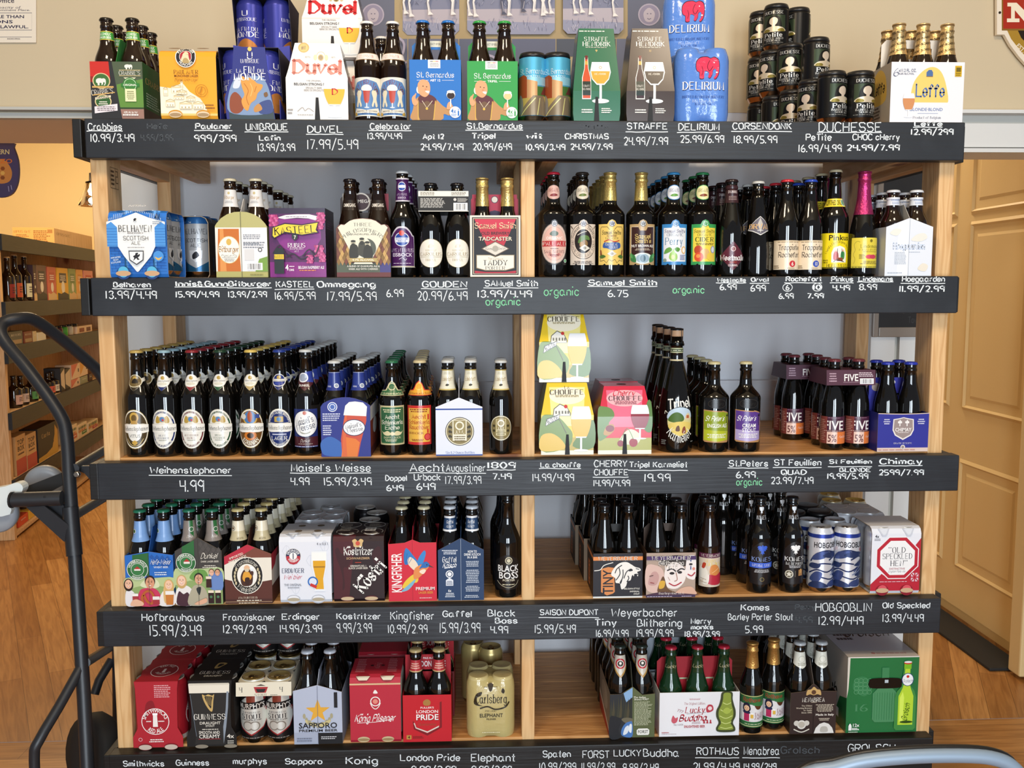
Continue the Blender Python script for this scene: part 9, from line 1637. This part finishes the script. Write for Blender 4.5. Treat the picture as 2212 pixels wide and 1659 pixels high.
MB().box(.021, RL+.31, .345, .36, .02, lev[5]-.03, m='far_pine').build('back_panel', RK)
MB().bev(RL*.42, RL*.42+.03, .30, .344, 0, lev[5]-.03, .002, m='far_pine').build('stud', RK)
def rbox(p0, p1, py, L_, c, label, art=None, name='wine_carton', dep=.10, d=.012, group=None, cat='box'):
    t0, z = fr(p0, py, d); t1 = fr(p1, py, d)[0]; z0 = lev[L_]-.006; w_ = max(.03, t1-t0-.006); h_ = max(.05, min(z, lev[L_+1]-.03 if L_ < 5 else 9)-z0)
    pos = Np+ex*((t0+t1)/2)+ey*d; pos.z = z0+.0006
    o = thing(name, label, cat, pos, ang, group); m = MB().bev(-w_/2, w_/2, 0, dep, 0, h_, .002, c, 'card')
    b_ = Art(w_, h_); (art or (lambda a: a.G(20, 55, 80, 70, 2, 'e9e0d0', 'c')))(b_); m.art(b_, planar(-.0003)); m.build('carton_body', o); return o
def wine(px, py, L_, label, glass='dark_glass', lab='d8cbb0', capc='c9a878', r=.037, d=.05, txt=None):
    t, z = fr(px, py, d); z0 = lev[L_]-.006; h_ = min(max(.12, z-z0), lev[L_+1]-.035-z0)
    p_ = bprof(r, h_, h_*.55, h_*.72, .0145, .0135); b_ = Art(r*2.2, h_*.3).R(0, 0, 100, 100, lab); b_.G(15, 30, 85, 80, 3, '3a2a20', 'c')
    if txt: b_.T(txt, 50, 84, 60, 12, '2a2a2a')
    pos = Np+ex*t+ey*d; pos.z = z0+.0006
    put(bottle(p_, glass, (capc, 'gloss'), [('label', b_, h_*.1)]), 'wine_bottle', label, 'bottle', pos, ang)
# top: wooden case
t0, z = fr(117, 492, .01); t1, z1 = fr(199, 508, .01); zc = lev[5]; pos = Np+ex*t0+ey*.012; pos.z = zc+.0006
o = thing('wooden_case', 'pale wooden wine case lying on top of the left rack', 'box', pos, ang); hh = max(.10, z-zc)
m = MB().bev(0, t1-t0, 0, .24, 0, hh, .003, m='far_pine'); a = Art(t1-t0, hh).T('OPUS ONE', 22, 66, 32, 16, '7a5a34', 's'); m.art(a, planar(-.0003, (t1-t0)/2))
a = Art(.24, hh).R(0, 0, 100, 100, 'd8a868').T('OPUS ONE', 24, 74, 40, 14, '7a5228', 's').G(8, 40, 40, 58, 2, '8a6034').G(50, 10, 90, 84, 7, '8a6034').R(84, 66, 96, 88, 'a87a44'); m.art(a, lambda u, v, h: (-.0003-h, .12-u, v)); m.build('case_body', o)
# second level
for i, (px, py, lb, lab) in enumerate(((14, 555, 'swing-top bottle with red lettering at the rack end', '8a2a24'), (30, 550, 'clear brown bottle with an orange label on the rack', 'b8502c'), (51, 553, 'clear brown bottle with a cream lettered label on the rack', 'd8d0a8'))): wine(px, py, 4, lb, 'brown_glass', lab, 'c9a06a', .034)
def panel(c, k): return lambda a: a.R(18, 54, 82, 84, k).G(24, 60, 76, 78, 3, 'e6dcd0', 'c').C(50, 40, 16, 'e6dcc4').P([(0, 0), (100, 0), (100, 18), (60, 26), (30, 20), (0, 24)], c)
for i, (p0, p1, py, c, k, lb) in enumerate(((70, 77, 572, '3a1c20', '3a1c20', 'dark maroon boxed wine carton'), (77, 99, 572, '6a4a44', '3a3030', 'brown boxed wine carton'), (101, 120, 576, 'c8604a', 'b84a38', 'coral boxed wine carton'), (122, 146, 578, 'e0a828', '4a4038', 'yellow boxed wine carton'), (147, 163, 580, '8a9a5a', '6a8048', 'green boxed wine carton'), (164, 178, 582, 'e0a04a', 'd08a34', 'orange boxed wine carton'), (180, 200, 584, 'd88a80', 'c04a3c', 'pink boxed wine carton'))):
    rbox(p0, p1, py, 4, c, lb+' on the rack in the left room', panel('2a2420' if i in (1, 3) else 'd8b078', k))
# third level: small goods
for i, (p0, p1, py, c, lb) in enumerate(((19, 49, 718, '5a5a4c', 'grey bitters box'), (51, 70, 717, '7a3a24', 'brown and cream bitters box'), (71, 79, 716, 'd8c090', 'narrow cream striped box'), (81, 100, 733, 'e6dcc0', 'low cream box'))):
    rbox(p0, p1, py, 3, c, lb+' on the small goods level of the rack', (lambda a: a.T('BITTERS', 50, 74, 70, 14, 'e9e0c8', 's').R(10, 10, 90, 40, 'a88a64')) if i < 2 else None, 'small_box')
def jar(px, py, c, lb, L_=3):
    t, z = fr(px, py, .04); z0 = lev[L_]-.006; h_ = max(.07, z-z0); pos = Np+ex*t+ey*.04; pos.z = z0+.0006; o = thing('jar', lb, 'jar', pos, ang); r = .026
    MB().lathe([(r*.9, 0), (r, .004), (r, h_*.72), (r*.75, h_*.82), (r*.75, h_*.84)], 20, c, 'gloss').build('glass', o); MB().lathe([(r*.8, h_*.84), (r*.82, h_), (.0005, h_+.001)], 20, '1d1d1d', 'gloss', capt=False).build('lid', o)
for px, py, c, lb in ((116, 706, '3a3030', 'black lidded dark jar in the row on the rack'), (126, 706, '4a2430', 'black lidded plum jar in the row on the rack'), (137, 704, '4aa03c', 'black lidded bright green jar on the rack'), (149, 705, 'c9c0a8', 'black lidded pale jar beside the green jar'), (160, 707, '5a4a34', 'black lidded brown jar at the right of the row')): jar(px, py, c, lb)
rbox(166, 199, 706, 3, 'e6c8a8', 'pale open display box of small bottles on the rack', lambda a: a.R(14, 20, 46, 74, '8a3a24').R(60, 20, 88, 74, '6a2a1c'), 'small_box')
# fourth level
for px, py, lb, lab, g in ((28, 812, 'squat brown bottle with pink label at the rack end', 'd8b0a0', 'brown_glass'), (43, 812, 'squat brown bottle with pale picture label on the rack', 'd0b8a8', 'brown_glass'), (64, 812, 'dark bottle with green oval label on the rack', '5a9a5a', 'dark_glass'), (82, 812, 'dark bottle with pale oval label on the rack', 'c9c4a0', 'dark_glass'), (102, 806, 'brown bottle with red and white label on the rack', 'd8604a', 'brown_glass'), (111, 802, 'brown bottle with white lettered label on the rack', 'e6dcc8', 'brown_glass')): wine(px, py, 2, lb, g, lab, '2a2420', .042, .06)
for p0, p1, py, c, lb, q in ((130, 139, 796, '2a2420', 'black carton with white slanted panel, left one', 1), (140, 151, 798, '2a2420', 'black carton with white slanted panel, right one', 1), (153, 173, 822, 'e6c4a4', 'pale pink triangle pattern carton, lower left', 2), (174, 190, 822, '9a9a7a', 'green striped carton right of the pink ones', 3), (192, 200, 816, '4a2a20', 'narrow dark carton at the rack end', 3)):
    rbox(p0, p1, py, 2, c, lb, (lambda a: a.P([(0, 30), (100, 6), (100, 96), (0, 76)], 'd8c4a4')) if q == 1 else (lambda a: a.P([(0, 100), (80, 100), (0, 0)], 'd8705a').R(70, 30, 82, 60, '3a2a24')) if q == 2 else None, 'spirit_carton')
o = rbox(153, 189, 786, 2, 'e9cba8', 'pair of pale triangle cartons stacked above the lower ones', lambda a: a.P([(0, 100), (40, 100), (0, 10)], 'd8705a').P([(52, 100), (92, 100), (52, 10)], 'e0a03c').R(38, 40, 44, 64, '3a2a24').R(90, 40, 96, 64, '3a2a24'), 'spirit_carton')
b0 = fr(153, 822, .012)[1]; o.location.z = b0+.002
for c_ in o.children: c_.scale.z = max(.2, min(.6, (lev[3]-.12-b0)/.20))
# fifth level
def tb(a): a.R(0, 0, 100, 40, 'b84a3c').T('TOP', 50, 82, 66, 12, '2a2420').T('BOX', 50, 66, 66, 12, '2a2420').G(20, 48, 80, 56, 1, '6a4a34')
rbox(32, 55, 945, 1, 'cfa56e', 'red and tan boxed wine with bold black lettering, left', tb); rbox(56, 78, 941, 1, 'cfa56e', 'red and tan boxed wine with bold black lettering, right', tb)
rbox(80, 124, 928, 1, '241e1a', 'black boxed wine with a golden curve', lambda a: a.P([(40, 0), (100, 0), (100, 70), (86, 90), (84, 60), (70, 24), (40, 14), (0, 12), (0, 0)], 'c99a3c').P([(0, 18), (60, 20), (78, 40), (76, 96), (0, 96)], '241e1a').T('Carta', 40, 72, 40, 12, 'c9a86a', 's'))
def fl(k): return lambda a: [a.R(40, 16, 94, 44, k), a.G(46, 26, 88, 36, 1, 'f0e8d8', 'c')]+[a.C(8+(i*37) % 86, 50+(i*23) % 46, 4, ('c84a3c', '7a9a4a', 'd8a03c', '4a4a3a')[i % 4]) for i in range(16)]
for p0, p1, py, k, lb in ((146, 167, 925, 'c8603c', 'cream floral boxed wine with orange tag'), (168, 188, 920, '3a7a34', 'cream floral boxed wine with green tag'), (190, 212, 915, 'c82c4a', 'cream floral boxed wine with red tag')): rbox(p0, p1, py, 1, 'e6cfa8', lb, fl(k))
for p0, p1, py, c, lb in ((40, 62, 1130, 'd8502c', 'orange carrier of small bottles at the foot of the rack'), (63, 86, 1115, 'e0b43c', 'yellow carrier of small bottles at the foot of the rack')):
    o = rbox(p0, p1, py, 0, c, lb, None, 'bottle_carrier', .14, .02, cat='carton')
    for i in (-1, 1): MB().lathe(bprof(.02, .13, .06, .09, .011, .010), 14, '111', 'brown_glass').build('bottle', o, (i*.03, .05, .03))

# pendant lamp and hanging sign
px, Y = 202, 2.6
p = at(px, 421, Y); PL = thing('pendant_lamp', 'glass cone pendant lamp glowing in the left room', 'lamp', (p.x, Y, p.z))
h = at(px, 397, Y).z-at(px, 446, Y).z; r = at(236, 446, Y).x-p.x
MB().lathe([(r*.45, h*.5), (r, -h*.5), (r*.97, -h*.5), (r*.43, h*.5)], 32, 'fff', 'clear_glass', capb=False, capt=False).build('glass_shade', PL)
MB().lathe([(r*.47, h*.5), (r*.47, h*.56), (.018, h*.62), (.016, h*.95), (.006, h)], 20, '2a2018', 'metal').build('socket', PL)
MB().lathe([(.002, -h*.26), (.022, -h*.16), (.028, h*.05), (.018, h*.3), (.012, h*.48)], 20, 'fff', 'lamp_bulb').build('bulb', PL)
MB().tube([(0, 0, h), (0, 0, 3.4-p.z)], .003, 8, '1d1813', 'plastic').build('cord', PL)
l = bpy.data.lights.new('pendant_glow', 'POINT'); l.energy = 6; l.color = (1, .74, .42); l.shadow_soft_size = .03; lo = bpy.data.objects.new('pendant_glow', l); COL.objects.link(lo); lo.location = (p.x, Y, p.z-h*.55)
HSg = thing('hanging_sign', 'purple beer sign with orange pattern hanging at the far left', 'sign', (0, 0, 0))
Y = 1.12; out = [(-50, 308), (26, 308), (29, 318), (38, 345), (40, 375), (36, 400), (26, 418), (8, 426), (-15, 424), (-40, 405), (-52, 370)]
m = MB().slab(wp(catmull(out, 3, True), Y), Y, Y+.012, '4a3f5c', 'gloss'); a = Pix()
a.S([(-30, 352), (0, 344), (16, 352), (26, 372), (20, 392), (-4, 396), (-30, 380)], 'c8803c').T('MODERN', -8, 328, 58, 10, 'e0c888', 'b').T('OZO', 6, 348, 42, 9, 'd8702c', 'b')
for q in range(9): a.P([(-18+q % 3*12+5*cos(k*pi/3), 364+q//3*10+4.6*sin(k*pi/3)) for k in range(6)], 'e0a850' if q % 2 else '8a4a20')
a.L([(18, 402), (20, 414)], 1, 'b9b0c9').L([(24, 400), (26, 410)], 1, 'b9b0c9'); m.art(a, wallfn(Y), 'gloss'); m.build('sign_board', HSg)
p = at(10, 308, Y); MB().tube([(p.x, Y+.006, p.z-.004), (p.x, Y+.006, 3.39)], .0015, 6, '2a2a2a', 'metal').build('wire', HSg)

# ================================================================ hand truck on the left
HT = thing('hand_truck', 'black tubular hand truck leaning beside the shelf on the left', 'hand truck', (0, 0, 0))
def tp(pts): return [at(x, y, Y) for x, y, Y in pts]
foot = at(190, 1700, -.02); foot.z = .02
main = [Vector((foot.x, foot.y-.0, .03))]+tp([(184, 1560, .03), (176, 1420, .07), (160, 1180, .13), (150, 1040, .17), (144, 945, .20), (128, 893, .215), (62, 800, .24), (16, 745, .26), (1, 716, .27), (10, 696, .29), (40, 688, .31), (75, 692, .345), (130, 730, .41), (185, 776, .47), (215, 806, .50), (236, 850, .515), (246, 920, .515), (252, 1200, .49), (256, 1560, .44)])
main.append(Vector((main[-1].x, .42, .03)))
MB().tube(main, .0165, 14, '111', 'steel_black', 4).build('handle_frame', HT)
for q in ([(160, 1012, .175), (240, 964, .51)], [(160, 1114, .145), (240, 1066, .50)], [(184, 1432, .065), (242, 1396, .46)]): MB().tube(tp(q), .0125, 12, '111', 'steel_black').build('cross_tube', HT)
st = tp([(178, 1435, .065), (128, 1525, .0), (84, 1600, -.05), (74, 1640, -.055)]); st.append(Vector((st[-1].x, st[-1].y, .014)))
MB().tube(st, .0125, 12, '111', 'steel_black', 3).build('leg_tube', HT)
st = tp([(241, 1425, .46), (214, 1470, .42), (204, 1500, .40)]); MB().tube(st, .0125, 12, '111', 'steel_black').build('leg_tube', HT)
MB().tube(tp([(152, 1096, .147), (158, 1168, .130), (161, 1200, .122)]), .0195, 16, '111', 'steel_black').build('sleeve', HT)
MB().tube(tp([(26, 1080, .12), (134, 1076, .13)]), .0190, 16, '111', 'steel_black').tube(tp([(28, 1080, .1175), (24, 1080, .1175)]), .0205, 16, '111', 'rubber').build('socket_tube', HT)
p = at(94, 1074, .105); MB().lathe([(.003, 0), (.0029, .0004)], 12, '080808', 'rubber').build('bolt_hole', HT, (p.x, p.y+.004, p.z), (pi/2, 0, 0))
MB().slab(wp([(46, 1082), (84, 1080), (150, 1132), (156, 1172), (140, 1168)], .125), .118, .124, '111', 'steel_black').build('gusset', HT)
MB().slab(wp([(90, 1086), (134, 1082), (150, 1118), (150, 1134)], .145), .142, .148, '111', 'steel_black').build('gusset', HT)
MB().slab(wp([(38, 1058), (136, 1020), (140, 1046), (110, 1062), (40, 1064)], .20), .19, .20, '141312', 'rubber').build('brace', HT)
p = at(168, 1024, .17); MB().lathe([(.009, 0), (.009, .008), (.006, .010)], 6, 'c9c4b8', 'metal').build('bolt', HT, (p.x, p.y, p.z), (pi/2, 0, 0))
p = at(182, 1018, .19); MB().slab(wp([(156, 1006), (196, 1006), (196, 1036), (184, 1022), (164, 1014)], .2), .196, .204, '111', 'steel_black').build('bracket', HT)
def wheel(name, c, R, wdt, rot, tyre, hub, parent):
    o = link(name, None, parent, c, rot)
    prof = [(R*.62, -wdt/2), (R*.9, -wdt/2), (R, -wdt*.25), (R, wdt*.25), (R*.9, wdt/2), (R*.62, wdt/2)]
    MB().lathe(prof, 40, tyre, 'rubber' if tyre < '3' else 'plastic', capb=True, capt=True, rf=(lambda i, h: 1+.012*(i % 2)) if tyre < '3' else None).build('tyre', o)
    MB().lathe([(R*.6, -wdt*.52), (R*.56, -wdt*.6), (R*.2, -wdt*.6), (R*.18, -wdt*.75), (.001, -wdt*.76)], 28, hub, 'metal' if tyre < '3' else 'plastic', capb=False, capt=False).build('hub', o); return o
wc = at(228, 1622, .175); wc.x = min(wc.x, -.125); wheel('wheel', (wc.x, wc.y, .1), .098, .062, (radians(78), 0, radians(-40)), '1b1a19', '8a8c8e', HT)
p = at(97, 1046, .30); wheel('caster', (p.x, p.y, p.z), .052, .03, (pi/2, 0, radians(8)), '8f949a', 'd6d8d8', HT)
p = at(-4, 1108, .16); wheel('caster', (p.x, p.y, p.z), .050, .03, (pi/2, 0, radians(8)), '8f949a', 'd6d8d8', HT)
MB().slab(wp(catmull([(-30, 1062), (18, 1048), (44, 1040), (56, 1052), (44, 1072), (26, 1078), (28, 1108), (-30, 1110)], 3, True), .15), .135, .165, 'dfe6e4', 'card').build('strap', HT)

# cart in the lower right foreground
CT = thing('push_cart', 'grey curved tube handle of a cart in the lower right foreground', 'cart', (0, 0, 0))
Y = -.85; hd = [(x, y, Y) for x, y in ((1700, 1700), (1752, 1668), (1800, 1660), (1868, 1643), (1980, 1633), (2094, 1632), (2150, 1639), (2186, 1656), (2214, 1694))]
pts = tp(hd); a0, b0 = pts[0].copy(), pts[-1].copy(); a0.z = b0.z = .012
q0 = pts[0].copy(); q0.z -= .06; q0.x -= .02; a0.x = q0.x; q1 = pts[-1].copy(); q1.z -= .06; q1.x += .012; b0.x = q1.x
MB().tube([a0, q0]+pts+[q1, b0], .0115, 16, '111', 'steel_grey', 4).build('handle', CT)
MB().tube([p_+Vector((0, .006, .0085)) for p_ in pts], .0065, 10, '1a1a1b', 'plastic', 3).build('grip_trim', CT)
MB().bev(a0.x-.02, b0.x+.02, Y+.014, Y+.42, .08, .10, .006, '2a2a2c', 'plastic').build('platform', CT)
for x_ in (a0.x+.03, b0.x-.03):
    for y_ in (Y+.06, Y+.38): MB().lathe([(.036, -.012), (.039, -.006), (.039, .006), (.036, .012)], 24, '2a2a2a', 'rubber').build('wheel', CT, (x_, y_, .0400), (0, pi/2, 0))
